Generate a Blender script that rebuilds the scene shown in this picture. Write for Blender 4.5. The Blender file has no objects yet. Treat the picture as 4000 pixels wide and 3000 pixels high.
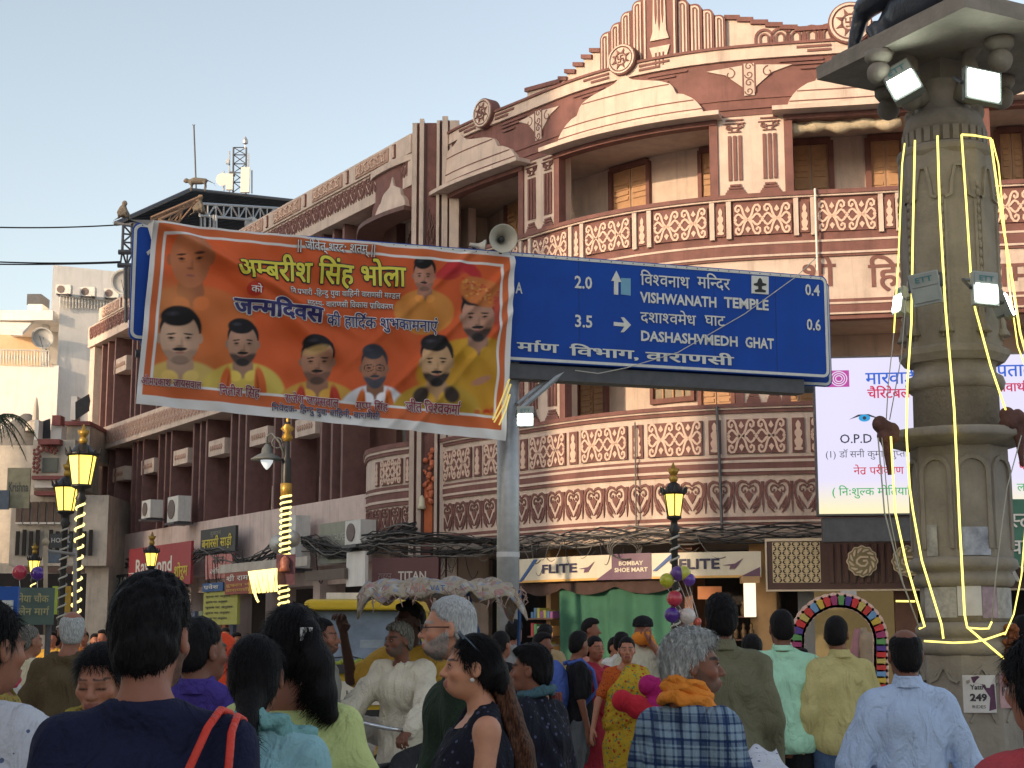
import bpy, bmesh, math, random
import numpy as np
from mathutils import Vector, Matrix, geometry
random.seed(7)
R = math.radians
PI = math.pi
scene = bpy.context.scene
COL = scene.collection
# ---------------------------------------------------------------- camera, sky, sun, exposure
CAMZ = 1.6
FPX = 6200.0
PITCH = R(9.07)
cam_d = bpy.data.cameras.new('camera')
cam_d.sensor_width = 36.0
cam_d.lens = 36.0 * FPX / 4000.0
cam_d.clip_end = 5000
cam = bpy.data.objects.new('camera', cam_d)
COL.objects.link(cam)
cam.location = (0, 0, CAMZ)
cam.rotation_euler = (R(90) + PITCH, 0, 0)
scene.camera = cam
world = bpy.data.worlds.new('World')
scene.world = world
world.use_nodes = True
wn = world.node_tree
SUN_EL = 14.0
SUNV = Vector((-.77, -.64, 0)).normalized() * math.cos(R(SUN_EL)) + Vector((0, 0, math.sin(R(SUN_EL))))
sky = wn.nodes.new('ShaderNodeTexSky')
sky.sky_type = 'NISHITA'
sky.sun_disc = False
sky.sun_elevation = R(SUN_EL)
sky.sun_rotation = math.atan2(SUNV.x, SUNV.y)
sky.air_density = 1.0
sky.dust_density = 1.6
sky.ozone_density = 1.0
bg = wn.nodes['Background']
hsv = wn.nodes.new('ShaderNodeHueSaturation'); hsv.inputs['Saturation'].default_value = .68; hsv.inputs['Value'].default_value = .84
wb = wn.nodes.new('ShaderNodeVectorMath'); wb.operation = 'MULTIPLY'; wb.inputs[1].default_value = (1.05, 1.0, .93)   # camera white balance, whole sky alike
wn.links.new(sky.outputs[0], hsv.inputs['Color']); wn.links.new(hsv.outputs[0], wb.inputs[0]); wn.links.new(wb.outputs[0], bg.inputs[0])
bg.inputs[1].default_value = 0.15
sun_d = bpy.data.lights.new('sun', 'SUN')
sun_d.energy = 1.6
sun_d.angle = R(0.9)
sun_d.color = (1.0, 0.74, 0.48)
sun = bpy.data.objects.new('sun', sun_d)
COL.objects.link(sun)
sun.rotation_euler = SUNV.to_track_quat('Z', 'Y').to_euler()
scene.view_settings.view_transform = 'Standard'
scene.view_settings.look = 'None'
scene.view_settings.exposure = 1.25
scene.view_settings.gamma = 1
scene.view_settings.use_curve_mapping = False
scene.cycles.use_denoising = True
scene.cycles.max_bounces = 5
scene.cycles.sample_clamp_indirect = 6
# ---------------------------------------------------------------- pixel (4000 x 3000) to place
SP, CP = math.sin(PITCH), math.cos(PITCH)
def ray(px, py):
 u = (px - 2000) / FPX; v = (1500 - py) / FPX
 dy = CP - v * SP; dz = SP + v * CP
 return u / dy, dz / dy
def P(px, py, D):
 a, b = ray(px, py)
 return Vector((a * D, D, CAMZ + b * D))
def Zat(py, D):
 return CAMZ + ray(2000, py)[1] * D
def Xat(px, py, D):
 return ray(px, py)[0] * D
# ---------------------------------------------------------------- materials
MATS = {}
def nodes_of(m):
 m.use_nodes = True
 nt = m.node_tree
 return nt, nt.nodes['Principled BSDF']
def mat(name, col, rough=.75, var=.12, scale=6.0, bump=.0, bscale=40., metal=0., emit=None, es=0., streak=0., attr=False, trans=0., spec=.4, sub=0., grime=0., coords='Object', weave=False, alpha=1.):
 if name in MATS: return MATS[name]
 m = bpy.data.materials.new(name); MATS[name] = m
 nt, b = nodes_of(m); N = nt.nodes; L = nt.links
 b.inputs['Roughness'].default_value = rough
 b.inputs['Metallic'].default_value = metal
 b.inputs['Specular IOR Level'].default_value = spec
 tc = N.new('ShaderNodeTexCoord')
 if attr:
  a = N.new('ShaderNodeAttribute'); a.attribute_name = 'Col'; cs = a.outputs['Color']
 else:
  a = N.new('ShaderNodeRGB'); a.outputs[0].default_value = (*col, 1); cs = a.outputs[0]
 if var > 0:
  n = N.new('ShaderNodeTexNoise'); n.inputs['Scale'].default_value = scale; n.inputs['Detail'].default_value = 5; n.inputs['Roughness'].default_value = .6
  L.new(tc.outputs[coords], n.inputs['Vector'])
  mr = N.new('ShaderNodeMapRange'); mr.inputs[1].default_value = .3; mr.inputs[2].default_value = .7
  mr.inputs[3].default_value = 1 - var; mr.inputs[4].default_value = 1 + var * .6
  L.new(n.outputs['Fac'], mr.inputs[0])
  mx = N.new('ShaderNodeVectorMath'); mx.operation = 'SCALE'
  L.new(cs, mx.inputs[0]); L.new(mr.outputs[0], mx.inputs['Scale']); cs = mx.outputs[0]
 if streak > 0:
  mp = N.new('ShaderNodeMapping'); mp.inputs['Scale'].default_value = (3.2, 3.2, .28)
  L.new(tc.outputs['Object'], mp.inputs[0])
  n = N.new('ShaderNodeTexNoise'); n.inputs['Scale'].default_value = 1.6; n.inputs['Detail'].default_value = 6; n.inputs['Roughness'].default_value = .7
  L.new(mp.outputs[0], n.inputs['Vector'])
  mr = N.new('ShaderNodeMapRange'); mr.inputs[1].default_value = .5; mr.inputs[2].default_value = .78
  mr.inputs[3].default_value = 1; mr.inputs[4].default_value = 1 - streak
  L.new(n.outputs['Fac'], mr.inputs[0])
  mx = N.new('ShaderNodeVectorMath'); mx.operation = 'SCALE'
  L.new(cs, mx.inputs[0]); L.new(mr.outputs[0], mx.inputs['Scale']); cs = mx.outputs[0]
 L.new(cs, b.inputs['Base Color'])
 if bump > 0:
  n = N.new('ShaderNodeTexNoise'); n.inputs['Scale'].default_value = bscale; n.inputs['Detail'].default_value = 4
  L.new(tc.outputs[coords], n.inputs['Vector'])
  bp = N.new('ShaderNodeBump'); bp.inputs['Strength'].default_value = bump; bp.inputs['Distance'].default_value = .02
  L.new(n.outputs['Fac'], bp.inputs['Height']); L.new(bp.outputs[0], b.inputs['Normal'])
 if emit is not None:
  b.inputs['Emission Color'].default_value = (*emit, 1); b.inputs['Emission Strength'].default_value = es
 if trans > 0: b.inputs['Transmission Weight'].default_value = trans
 if sub > 0:
  b.inputs['Subsurface Weight'].default_value = sub; b.inputs['Subsurface Radius'].default_value = (.02, .008, .004); b.inputs['Subsurface Scale'].default_value = .5
 if alpha < 1: b.inputs['Alpha'].default_value = alpha
 return m
# ---------------------------------------------------------------- objects
def wloc(o):
 v = Vector((0, 0, 0))
 while o is not None:
  v = v + o.location; o = o.parent
 return v
def tag(o, label=None, cat=None, group=None, kind=None):
 if label: o['label'] = label
 if cat: o['category'] = cat
 if group: o['group'] = group
 if kind: o['kind'] = kind
 return o
def thing(name, label, cat, loc=(0, 0, 0), group=None):
 o = bpy.data.objects.new(name, None); COL.objects.link(o)
 o.empty_display_size = .2
 o.location = loc
 return tag(o, label, cat, group)
class MB:
 def __init__(s): s.v = []; s.f = []
 def add(s, V, F):
  n = len(s.v); s.v.extend(tuple(p) for p in V); s.f.extend(tuple(i + n for i in q) for q in F)
 def box(s, x0, x1, y0, y1, z0, z1):
  s.add([(x0,y0,z0),(x1,y0,z0),(x1,y1,z0),(x0,y1,z0),(x0,y0,z1),(x1,y0,z1),(x1,y1,z1),(x0,y1,z1)],
              [(0,3,2,1),(4,5,6,7),(0,1,5,4),(1,2,6,5),(2,3,7,6),(3,0,4,7)])
 def obox(s, c, sx, sy, sz, M=None):
  M = M or Matrix.Identity(3); c = Vector(c)
  V = [c + M @ Vector((x*sx/2, y*sy/2, z*sz/2)) for z in (-1,1) for x, y in ((-1,-1),(1,-1),(1,1),(-1,1))]
  s.add(V, [(0,3,2,1),(4,5,6,7),(0,1,5,4),(1,2,6,5),(2,3,7,6),(3,0,4,7)])
 def hexa(s, V8):
  s.add(V8, [(0,3,2,1),(4,5,6,7),(0,1,5,4),(1,2,6,5),(2,3,7,6),(3,0,4,7)])
 def tube(s, pts, r, n=8, cap=True):
  pts = [Vector(p) for p in pts]
  rs = r if isinstance(r, (list, tuple)) else [r] * len(pts)
  V = []; up = Vector((0, 0, 1)); prev = None
  for i, p in enumerate(pts):
   t = (pts[min(i+1, len(pts)-1)] - pts[max(i-1, 0)])
   t = t.normalized() if t.length > 1e-9 else Vector((0,0,1))
   if prev is None: a = t.cross(up if abs(t.z) < .9 else Vector((1,0,0))).normalized()
   else:
    a = prev - t * prev.dot(t)
    a = a.normalized() if a.length > 1e-6 else t.orthogonal().normalized()
   prev = a; b = t.cross(a)
   for k in range(n):
    w = 2 * PI * k / n
    V.append(p + (a * math.cos(w) + b * math.sin(w)) * rs[i])
  F = [(i*n+k, i*n+(k+1) % n, (i+1)*n+(k+1) % n, (i+1)*n+k) for i in range(len(pts)-1) for k in range(n)]
  if cap: F += [tuple(range(n))[::-1], tuple((len(pts)-1)*n+k for k in range(n))]
  s.add(V, F)
 def lathe(s, c, prof, n=24, rot=0., ax=None):
  c = Vector(c); V = []
  for r_, z in prof:
   for k in range(n):
    w = 2*PI*k/n + rot; q = Vector((r_*math.cos(w), r_*math.sin(w), z))
    V.append(c + (ax @ q if ax else q))
  m = len(prof)
  F = [(i*n+k, i*n+(k+1) % n, (i+1)*n+(k+1) % n, (i+1)*n+k) for i in range(m-1) for k in range(n)]
  F += [tuple(range(n))[::-1], tuple((m-1)*n+k for k in range(n))]
  s.add(V, F)
 def ball(s, c, r, n=16, m=10, sc=(1,1,1)):
  prof = [(max(1e-4, math.sin(PI*i/m)), -math.cos(PI*i/m)) for i in range(m+1)]
  V = []; c = Vector(c)
  for a, z in prof:
   for k in range(n):
    w = 2*PI*k/n
    V.append(c + Vector((a*math.cos(w)*r*sc[0], a*math.sin(w)*r*sc[1], z*r*sc[2])))
  s.add(V, [(i*n+k, i*n+(k+1) % n, (i+1)*n+(k+1) % n, (i+1)*n+k) for i in range(m) for k in range(n)])
 def prism(s, poly, fn, o0, o1):
  """closed 2D outline extruded between offsets o0 (back) and o1 (front); fn(x,y,o) gives the point"""
  n = len(poly)
  V = [fn(x, y, o0) for x, y in poly] + [fn(x, y, o1) for x, y in poly]
  tris = geometry.tessellate_polygon([[Vector((x, y, 0)) for x, y in poly]])
  F = [tuple(i + n for i in t) for t in tris] + [tuple(t[::-1]) for t in tris]
  F += [(i, (i+1) % n, (i+1) % n + n, i + n) for i in range(n)]
  s.add(V, F)
 def stroke(s, pts, w, fn, o0, o1, closed=False):
  """flat ribbon of width w along a 2D polyline, raised from o0 to o1"""
  n = len(pts); ws = w if isinstance(w, (list, tuple)) else [w]*n
  A = []; B = []
  for i in range(n):
   p = pts[i]; q0 = pts[(i-1) % n] if (closed or i > 0) else p; q1 = pts[(i+1) % n] if (closed or i < n-1) else p
   dx, dy = q1[0]-q0[0], q1[1]-q0[1]; l = math.hypot(dx, dy) or 1
   nx, ny = -dy/l*ws[i]/2, dx/l*ws[i]/2
   A.append((p[0]+nx, p[1]+ny)); B.append((p[0]-nx, p[1]-ny))
  V = [fn(x, y, o1) for x, y in A] + [fn(x, y, o1) for x, y in B] + [fn(x, y, o0) for x, y in A] + [fn(x, y, o0) for x, y in B]
  F = []
  for i in range(n if closed else n-1):
   j = (i+1) % n
   F += [(i, j, n+j, n+i)[::-1], (i, j, 2*n+j, 2*n+i), (n+j, n+i, 3*n+i, 3*n+j)]
  s.add(V, F)
 def build(s, name, m, parent=None, smooth=False, label=None, kind=None):
  me = bpy.data.meshes.new(name)
  off = wloc(parent) if parent is not None else Vector((0,0,0))
  V = np.array(s.v, dtype=float).reshape(-1, 3) - np.array(off)
  me.from_pydata(V.tolist(), [], s.f)
  if isinstance(m, (list, tuple)):
   for q in m: me.materials.append(q)
  elif m: me.materials.append(m)
  if smooth: me.shade_smooth()
  o = bpy.data.objects.new(name, me); COL.objects.link(o)
  if parent is not None: o.parent = parent
  if label: o['label'] = label
  if kind: o['kind'] = kind
  return o
def one(name, m, parent, f, *a, smooth=False, label=None, kind=None, **k):
 b = MB(); getattr(b, f)(*a, **k); return b.build(name, m, parent, smooth, label, kind)
def clone(o, name=None, parent=None, loc=None, rz=0.):
 c = o.copy(); COL.objects.link(c)
 if parent is not None: c.parent = parent
 if loc is not None: c.location = loc
 c.rotation_euler = (0, 0, rz)
 for ch in list(o.children):
  d = ch.copy(); COL.objects.link(d); d.parent = c
 return c
# ---------------------------------------------------------------- text (Latin and Devanagari, shaped here)
_G = {}
def _raw(s, bold):
 k = (s, bold)
 if k in _G: return _G[k]
 c = bpy.data.curves.new('t', 'FONT'); c.body = s; c.resolution_u = 2; c.offset = bold; c.fill_mode = 'FRONT'
 o = bpy.data.objects.new('t', c); me = o.to_mesh()
 V = [(v.co.x, v.co.y) for v in me.vertices]; F = [tuple(p.vertices) for p in me.polygons]
 o.to_mesh_clear(); bpy.data.objects.remove(o); bpy.data.curves.remove(c)
 _G[k] = (V, F); return _G[k]
def _adv(s):
 a = _raw(s + '|', 0)[0]; return max(p[0] for p in a) - .168
def _clip(V, F, x):
 bm = bmesh.new(); vs = [bm.verts.new((a, b, 0)) for a, b in V]
 for f in F:
  try: bm.faces.new([vs[i] for i in f])
  except ValueError: pass
 bmesh.ops.bisect_plane(bm, geom=bm.verts[:]+bm.edges[:]+bm.faces[:], plane_co=(x,0,0), plane_no=(1,0,0), clear_outer=True)
 bm.verts.index_update()
 out = ([(v.co.x, v.co.y) for v in bm.verts], [tuple(v.index for v in f.verts) for f in bm.faces]); bm.free(); return out
_H = {}
def _half(c, bold):
 if (c, bold) not in _H:
  a = _adv(c); cut = a * .66 if c in 'कफ' else a - .175
  _H[(c, bold)] = (_clip(*_raw(c, bold), cut), cut - .01)
 return _H[(c, bold)]
def text2d(s, bold=.0):
 """2D glyph mesh; Devanagari is thickened by stacking shifted copies, third value = layer"""
 if all(ord(c) < 0x900 for c in s):
  V, F = _raw(s, bold)
  return [(a, b, 0) for a, b in V], list(F), (max(p[0] for p in V) if V else 0)
 V, F, w = _deva(s)
 V1 = [(a, b, 0) for a, b in V]; F1 = list(F); n = len(V)
 if bold > 0:
  k = 0
  for dx, dy in ((1, .6), (-1, .6), (1, -.6), (-1, -.6)) + (((0, 1), (1.2, 0), (0, -1), (-1.2, 0)) if bold > .04 else ()):
   k += 1; V1 += [(a+dx*bold*.62, b+dy*bold*.62, k) for a, b in V]; F1 += [tuple(i+n*k for i in f) for f in F]
 return V1, F1, w
def _deva(s):
 bold = 0.
 V = []; F = []; x = 0.
 def put(g, dx, dy=0.):
  n = len(V); V.extend((a+dx, b+dy) for a, b in g[0]); F.extend(tuple(i+n for i in f) for f in g[1])
 isC = lambda c: 0x915 <= ord(c) <= 0x939
 i = 0
 while i < len(s):
  c = s[i]
  if c == ' ': x += .3; i += 1; continue
  if not (isC(c) or 0x905 <= ord(c) <= 0x914):
   put(_raw(c, bold), x); x += _adv(c); i += 1; continue
  cl = [c]; i += 1
  while i + 1 < len(s) and s[i] == '\u094d' and isC(s[i+1]): cl.append(s[i+1]); i += 2
  hal = i < len(s) and s[i] == '\u094d'
  if hal: i += 1
  marks = []
  while i < len(s) and (0x93e <= ord(s[i]) <= 0x94c or s[i] in '\u0902\u0901\u0903\u0943'): marks.append(s[i]); i += 1
  reph = len(cl) > 1 and cl[0] == 'र'
  if reph: cl = cl[1:]
  rak = len(cl) > 1 and cl[-1] == 'र'
  if rak: cl = cl[:-1]
  if 'ि' in marks:
   put(_raw('ि', bold), x); x += .262
  for h in cl[:-1]:
   g, w = _half(h, bold); put(g, x); x += w
  put(_raw(cl[-1], bold), x); x0 = x; x += _adv(cl[-1])
  if hal: put(_raw('्', bold), x)
  if rak:
   b = MB(); b.stroke([(x-.12, .17), (x-.3, -.02)], .07, lambda a, c_, o: (a, c_, 0), 0, 0); n = len(V); V.extend((p[0], p[1]) for p in b.v[:4]); F.append((n, n+1, n+3, n+2))
  for mk in marks:
   if mk == 'ि': continue
   put(_raw(mk, bold), x)
   if mk in 'ाीोौः': x += _adv(mk)
  if reph:
   b = MB(); b.stroke([(x-.05, .64), (x-.12, .74), (x-.06, .83), (x+.03, .82)], .06, lambda a, c_, o: (a, c_, 0), 0, 0)
   n = len(V); V.extend((p[0], p[1]) for p in b.v[:8]); F.extend((n+k, n+k+1, n+4+k+1, n+4+k) for k in range(3))
 return V, F, x
def put_text(mb, s, fn, x, y, h, w=None, bold=0., align='L', slope=0.):
 """capital height h; if w given the text is squeezed to that width"""
 V, F, wd = text2d(s, bold)
 if not V: return
 k = h / .66; kx = k if w is None else w / wd
 x0 = x if align == 'L' else (x - wd*kx/2 if align == 'C' else x - wd*kx)
 p0 = fn(x0, y); nn = (fn(x0+.01, y)-p0).cross(fn(x0, y+.01)-p0).normalized()*.0011
 mb.add([fn(x0 + a*kx, y + b*k + slope*a*kx) + nn*l for a, b, l in V], F)
# ================================================================ big structure
CREAM = mat('cream_paint', (.60, .475, .40), .8, .16, 2.2, bump=.25, bscale=25, streak=.34)
BROWN = mat('red_brown_paint', (.192, .085, .073), .75, .24, 3, bump=.2, bscale=25, streak=.3)
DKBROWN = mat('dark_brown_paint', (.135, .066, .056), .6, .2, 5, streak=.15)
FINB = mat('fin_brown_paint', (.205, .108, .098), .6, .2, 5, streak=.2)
PINKW = mat('pink_plaster', (.66, .52, .47), .85, .12, 2.5, bump=.2, bscale=20, streak=.35)
WHITEW = mat('white_plaster', (.80, .76, .71), .85, .08, 2, bump=.15, bscale=20, streak=.22)
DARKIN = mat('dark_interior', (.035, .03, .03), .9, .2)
WOODSH = mat('shutter_wood', (.46, .27, .15), .7, .15, 8)
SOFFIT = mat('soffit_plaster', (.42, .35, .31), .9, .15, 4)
METDK = mat('dark_steel', (.09, .09, .10), .5, .2, 8, metal=.3)
METGR = mat('galvanised_steel', (.42, .43, .44), .45, .15, 10, metal=.55, streak=.15)
CABLE = mat('black_cable', (.022, .021, .022), .7, 0)
CABLEG = mat('grey_cable', (.14, .13, .12), .7, .1)
ACW = mat('ac_casing', (.66, .64, .60), .55, .08, 8, streak=.3)
ACF = mat('ac_fan_grille', (.16, .12, .11), .6, .1)
ASPH = mat('road_concrete', (.30, .28, .255), .9, .25, 3, bump=.4, bscale=60)
PAVE = mat('pavement_stone', (.34, .31, .28), .85, .2, 3, bump=.3, bscale=30)
class Path:
 def __init__(s, pts, flip=1):
  P0 = [Vector((a, b, 0)) for a, b in pts]; D = []
  if len(P0) == 2: D = [P0[0].lerp(P0[1], t/40) for t in range(41)]
  else:
   E = [P0[0]*2-P0[1]] + P0 + [P0[-1]*2-P0[-2]]
   for i in range(1, len(E)-2):
    for k in range(16):
     t = k/16; a, b, c, d = E[i-1], E[i], E[i+1], E[i+2]
     D.append(.5*((2*b) + (c-a)*t + (2*a-5*b+4*c-d)*t*t + (3*b-a-3*c+d)*t**3))
   D.append(P0[-1])
  s.D = D; s.S = [0.]
  for i in range(1, len(D)): s.S.append(s.S[-1] + (D[i]-D[i-1]).length)
  s.L = s.S[-1]; s.flip = flip
  s.Sa = np.array(s.S); s.X = np.array([d.x for d in D]); s.Y = np.array([d.y for d in D])
  tx = np.gradient(s.X, s.Sa); ty = np.gradient(s.Y, s.Sa); l = np.hypot(tx, ty)
  s.NX = ty/l*flip; s.NY = -tx/l*flip
 def at(s, q, z, o=0.):
  if q < 0: dx = q; q = 0.
  elif q > s.L: dx = q - s.L; q = s.L
  else: dx = 0
  x = np.interp(q, s.Sa, s.X); y = np.interp(q, s.Sa, s.Y); nx = np.interp(q, s.Sa, s.NX); ny = np.interp(q, s.Sa, s.NY)
  l = math.hypot(nx, ny); nx /= l; ny /= l
  tx, ty = -ny*s.flip, nx*s.flip
  return Vector((x + nx*o + tx*dx, y + ny*o + ty*dx, z))
 def px(s, px, py, o=0.):
  a, b = ray(px, py)
  X = s.X + s.NX*o; Y = s.Y + s.NY*o; r = X/Y
  q = float(np.interp(a, r, s.Sa))
  p = s.at(q, 0, o)
  return q, CAMZ + b*p.y
 def ang(s, q):
  nx = np.interp(q, s.Sa, s.NX); ny = np.interp(q, s.Sa, s.NY); return math.atan2(nx, -ny)
FA = Path([(-2.1, 36.4), (-1.25, 34.6), (0.13, 32.8), (1.8, 30.9), (3.83, 29.7), (6.76, 29.05), (9.0, 28.6), (13, 27.9)])
LW = Path([(-15.1, 56.3), (-2.07, 35.3)])
def srange(s0, s1, step=.35):
 n = max(1, int(math.ceil((s1-s0)/step))); return [s0 + (s1-s0)*i/n for i in range(n+1)]
def band(mb, pa, s0, s1, z0, z1, o0, o1, step=.35):
 """a bar of rectangular section following the path; z0 / z1 may be functions of s"""
 Z0 = z0 if callable(z0) else (lambda q: z0); Z1 = z1 if callable(z1) else (lambda q: z1)
 V = []; F = []; S = srange(s0, s1, step)
 for q in S: V += [pa.at(q, Z0(q), o0), pa.at(q, Z0(q), o1), pa.at(q, Z1(q), o1), pa.at(q, Z1(q), o0)]
 for i in range(len(S)-1):
  a = 4*i; b = a+4
  F += [(a, a+1, b+1, b), (a+1, a+2, b+2, b+1), (a+2, a+3, b+3, b+2), (a+3, a, b, b+3)]
 e = 4*(len(S)-1); F += [(0, 3, 2, 1), (e, e+1, e+2, e+3)]
 mb.add(V, F)
def bandobj(name, m, parent, pa, *a, **k):
 b = MB(); band(b, pa, *a); return b.build(name, m, parent, **k)
g = MB(); g.v = [(-300,-120,0),(300,-120,0),(300,420,0),(-300,420,0)]; g.f = [(0,1,2,3)]
tag(g.build('ground', ASPH), kind='structure')
pv = MB()
pts = [FA.at(q, 0, 2.2) for q in srange(0, FA.L, .8)]; pts2 = [FA.at(q, 0, -4) for q in srange(0, FA.L, .8)]
n = len(pts); pv.v = [tuple((p.x, p.y, z)) for z in (0, .13) for p in pts+pts2]
for i in range(n-1):
 pv.f += [(2*n+i, 2*n+i+1, 3*n+i+1, 3*n+i), (i, i+1, 2*n+i+1, 2*n+i)]
tag(pv.build('pavement', PAVE), kind='structure')
# ---------------------------------------------------------------- the corner building
BLD = thing('corner_building', 'curved cream and red-brown hotel building with scalloped arches and patterned balconies', 'building', FA.at(FA.L*.5, 0, 0))
uz = lambda py: FA.px(2920, py)[1]
lz = lambda py: FA.px(2700, py)[1]
S0, S1 = 0.0, FA.L
C_, B_ = CREAM, BROWN
bandobj('parapet_coping', B_, BLD, FA, S0, S1, uz(190), uz(180), -.4, .10)
bandobj('cornice', C_, BLD, FA, S0, S1, uz(235), uz(190), -.4, .06)
bandobj('frieze', B_, BLD, FA, S0, S1, uz(380), uz(235), -.4, .0)
bandobj('frieze_moulding', B_, BLD, FA, S0, S1, uz(390), uz(380), -.4, .045)
bandobj('lintel_band', B_, BLD, FA, S0, S1, uz(420), uz(390), -.4, .02)
bandobj('frieze_moulding', B_, BLD, FA, S0, S1, uz(428), uz(420), -.4, .05)
bandobj('lintel_band', B_, BLD, FA, S0, S1, uz(452), uz(428), -.4, .02)
OPU = [(1785, 2045), (2172, 2800), (3072, 3640), (3845, 4300)]      # pixel limits of the verandah openings
zt, zb = uz(462), uz(767)
ops = [(FA.px(a, 650)[0], FA.px(b, 650)[0]) for a, b in OPU]
ops[0] = (0.35, ops[0][1]); ops[-1] = (ops[-1][0], FA.L-.4)
LP = [(ops[i][1], ops[i+1][0]) for i in range(3)]
for a, b in [(0, ops[0][0])] + LP + [(ops[-1][1], S1)]:
 bandobj('pier', C_, BLD, FA, a, b, zb, uz(452), -.42, 0.0)
for a, b in ops:
 fr = MB(); t = .13
 band(fr, FA, a-.03, b+.03, zt-.10, uz(452), -.15, .075)
 band(fr, FA, a-.03, a+t, zb, zt-.10, -.15, .04); band(fr, FA, b-t, b+.03, zb, zt-.10, -.15, .04)
 fr.build('opening_frame', B_, BLD)
def rails(rows, z):
 for nm, m, a, b, o in rows: bandobj(nm, m, BLD, FA, S0, S1, z(b), z(a), -.12, o)
rails([('handrail', B_, 767, 783, .20), ('rail_stripe', C_, 783, 790, .17), ('balcony_wall', B_, 790, 958, .10),
       ('stripe', C_, 958, 966, .155), ('stripe', B_, 966, 1005, .14), ('stripe', C_, 1005, 1013, .155), ('stripe', B_, 1013, 1022, .13)], uz)
bandobj('name_band', C_, BLD, FA, S0, S1, uz(1187), uz(1022), -.4, .09)
rails([('stripe', B_, 1187, 1200, .13), ('stripe', C_, 1200, 1208, .15), ('stripe', B_, 1208, 1240, .13), ('stripe', C_, 1240, 1247, .15), ('stripe', B_, 1247, 1264, .10)], uz)
LO = [(1785, 2045), (2195, 2900), (3060, 3640), (3845, 4300)]
lops = [(FA.px(a, 1500)[0], FA.px(b, 1500)[0]) for a, b in LO]
lops[0] = (.35, lops[0][1]); lops[-1] = (lops[-1][0], FA.L-.4)
lzt, lzb = uz(1264), lz(1590)
LPL = [(lops[i][1], lops[i+1][0]) for i in range(3)]
for a, b in [(0, lops[0][0])] + LPL + [(lops[-1][1], S1)]:
 bandobj('pier', C_, BLD, FA, a, b, lzb, lzt, -.42, 0.0)
for a, b in lops:
 bandobj('opening_jamb', B_, BLD, FA, a-.03, a+.13, lzb, lzt, -.15, .04); bandobj('opening_jamb', B_, BLD, FA, b-.13, b+.03, lzb, lzt, -.15, .04)
rails([('handrail', B_, 1590, 1605, .20), ('rail_stripe', C_, 1605, 1612, .17), ('stripe', B_, 1612, 1626, .14), ('balcony_wall', C_, 1626, 1797, .10),
       ('stripe', B_, 1797, 1808, .13), ('stripe', C_, 1808, 1818, .15), ('stripe', B_, 1818, 1842, .14), ('stripe', C_, 1842, 1852, .15), ('stripe', B_, 1852, 1865, .13),
       ('heart_band', C_, 1865, 2025, .09), ('stripe', B_, 2025, 2040, .13), ('stripe', C_, 2040, 2048, .15), ('stripe', B_, 2048, 2060, .13), ('soffit_edge', C_, 2060, 2103, .16)], lz)
bw = MB(); band(bw, FA, -.6, S1+.5, lz(1606), uz(455), -1.80, -1.65); bw.build('verandah_wall', C_, BLD)
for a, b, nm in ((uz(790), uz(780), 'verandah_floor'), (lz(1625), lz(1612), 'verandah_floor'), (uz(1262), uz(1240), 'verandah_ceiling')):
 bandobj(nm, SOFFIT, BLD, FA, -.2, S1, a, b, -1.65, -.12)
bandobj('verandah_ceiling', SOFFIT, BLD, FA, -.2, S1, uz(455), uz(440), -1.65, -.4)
bandobj('roof_slab', PINKW, BLD, FA, S0, S1, uz(240), uz(230), -14, -.4)
bandobj('end_wall', C_, BLD, FA, -.1, .02, 0, uz(190), -1.80, -.42)
prof = [(0, 1), (.05, .9), (.12, .83), (.25, .78), (.45, .72), (.58, .65), (.64, .56), (.66, .46), (.75, .43), (.86, .34), (.94, .22), (.985, .1), (1, 0)]
def domeh(t): t = abs(t); return float(np.interp(t, [p[0] for p in prof], [p[1] for p in prof]))
HOODS = [(.15, ops[0][1]-.05, None), (FA.px(2191, 570)[0], FA.px(2761, 460)[0], None), (FA.px(3070, 430)[0], FA.px(3790, 380)[0], None), (FA.px(3925, 370)[0], FA.px(3925, 370)[0]+3.4, None)]
apex = uz(235) + .02
hz0 = uz(452)
for i, (a, b, _) in enumerate(HOODS):
 c = (a+b)/2; h = (b-a)/2; hd = MB(); H = (FA.px(2443, 283)[1] - hz0) if i else (FA.px(1906, 481)[1]-hz0)
 for i2 in range(48):
  t0 = -1+2*i2/48; t1 = -1+2*(i2+1)/48
  q0, q1 = c+h*t0, c+h*t1
  def oo(f): return .08 + .07*(1-f)**1.5
  V = []; nrow = 6
  for q, t in ((q0, t0), (q1, t1)):
   hh = max(.001, domeh(t))
   for k in range(nrow+1):
    f = hh*k/nrow; V.append(FA.at(q, hz0+H*f, oo(f)))
   V.append(FA.at(q, hz0+H*hh, .0))
  m = nrow+2
  hd.add(V, [(k, m+k, m+k+1, k+1) for k in range(m-1)])
 o = hd.build('arch_hood', C_, BLD)
 ln = MB()
 for f in (.14, .30, .62):
  hw = max(t/100 for t in range(101) if domeh(t/100) > f+.02)
  oz = .08 + .07*(1-f)**1.5
  band(ln, FA, c-h*hw, c+h*hw, hz0+H*f, hz0+H*f+.02, oz-.03, oz+.012)
 ln.build('hood_line', BROWN, o)
 ev = MB(); band(ev, FA, a-.25, b+.3, hz0-.05, hz0+.035, -.1, .40); ev.build('eave', C_, o)
def leafy(mb, c, zc, w, h, fn):
 mb.prism([(c-w, zc+h*.52), (c-w*.12, zc+h*.62), (c-w*.12, zc-h*.25), (c-w*.3, zc-h*.02), (c-w*.55, zc+h*.3)], fn, -.01, .03)
 mb.prism([(c+w, zc+h*.52), (c+w*.55, zc+h*.3), (c+w*.3, zc-h*.02), (c+w*.12, zc-h*.25), (c+w*.12, zc+h*.62)], fn, -.01, .03)
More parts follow.
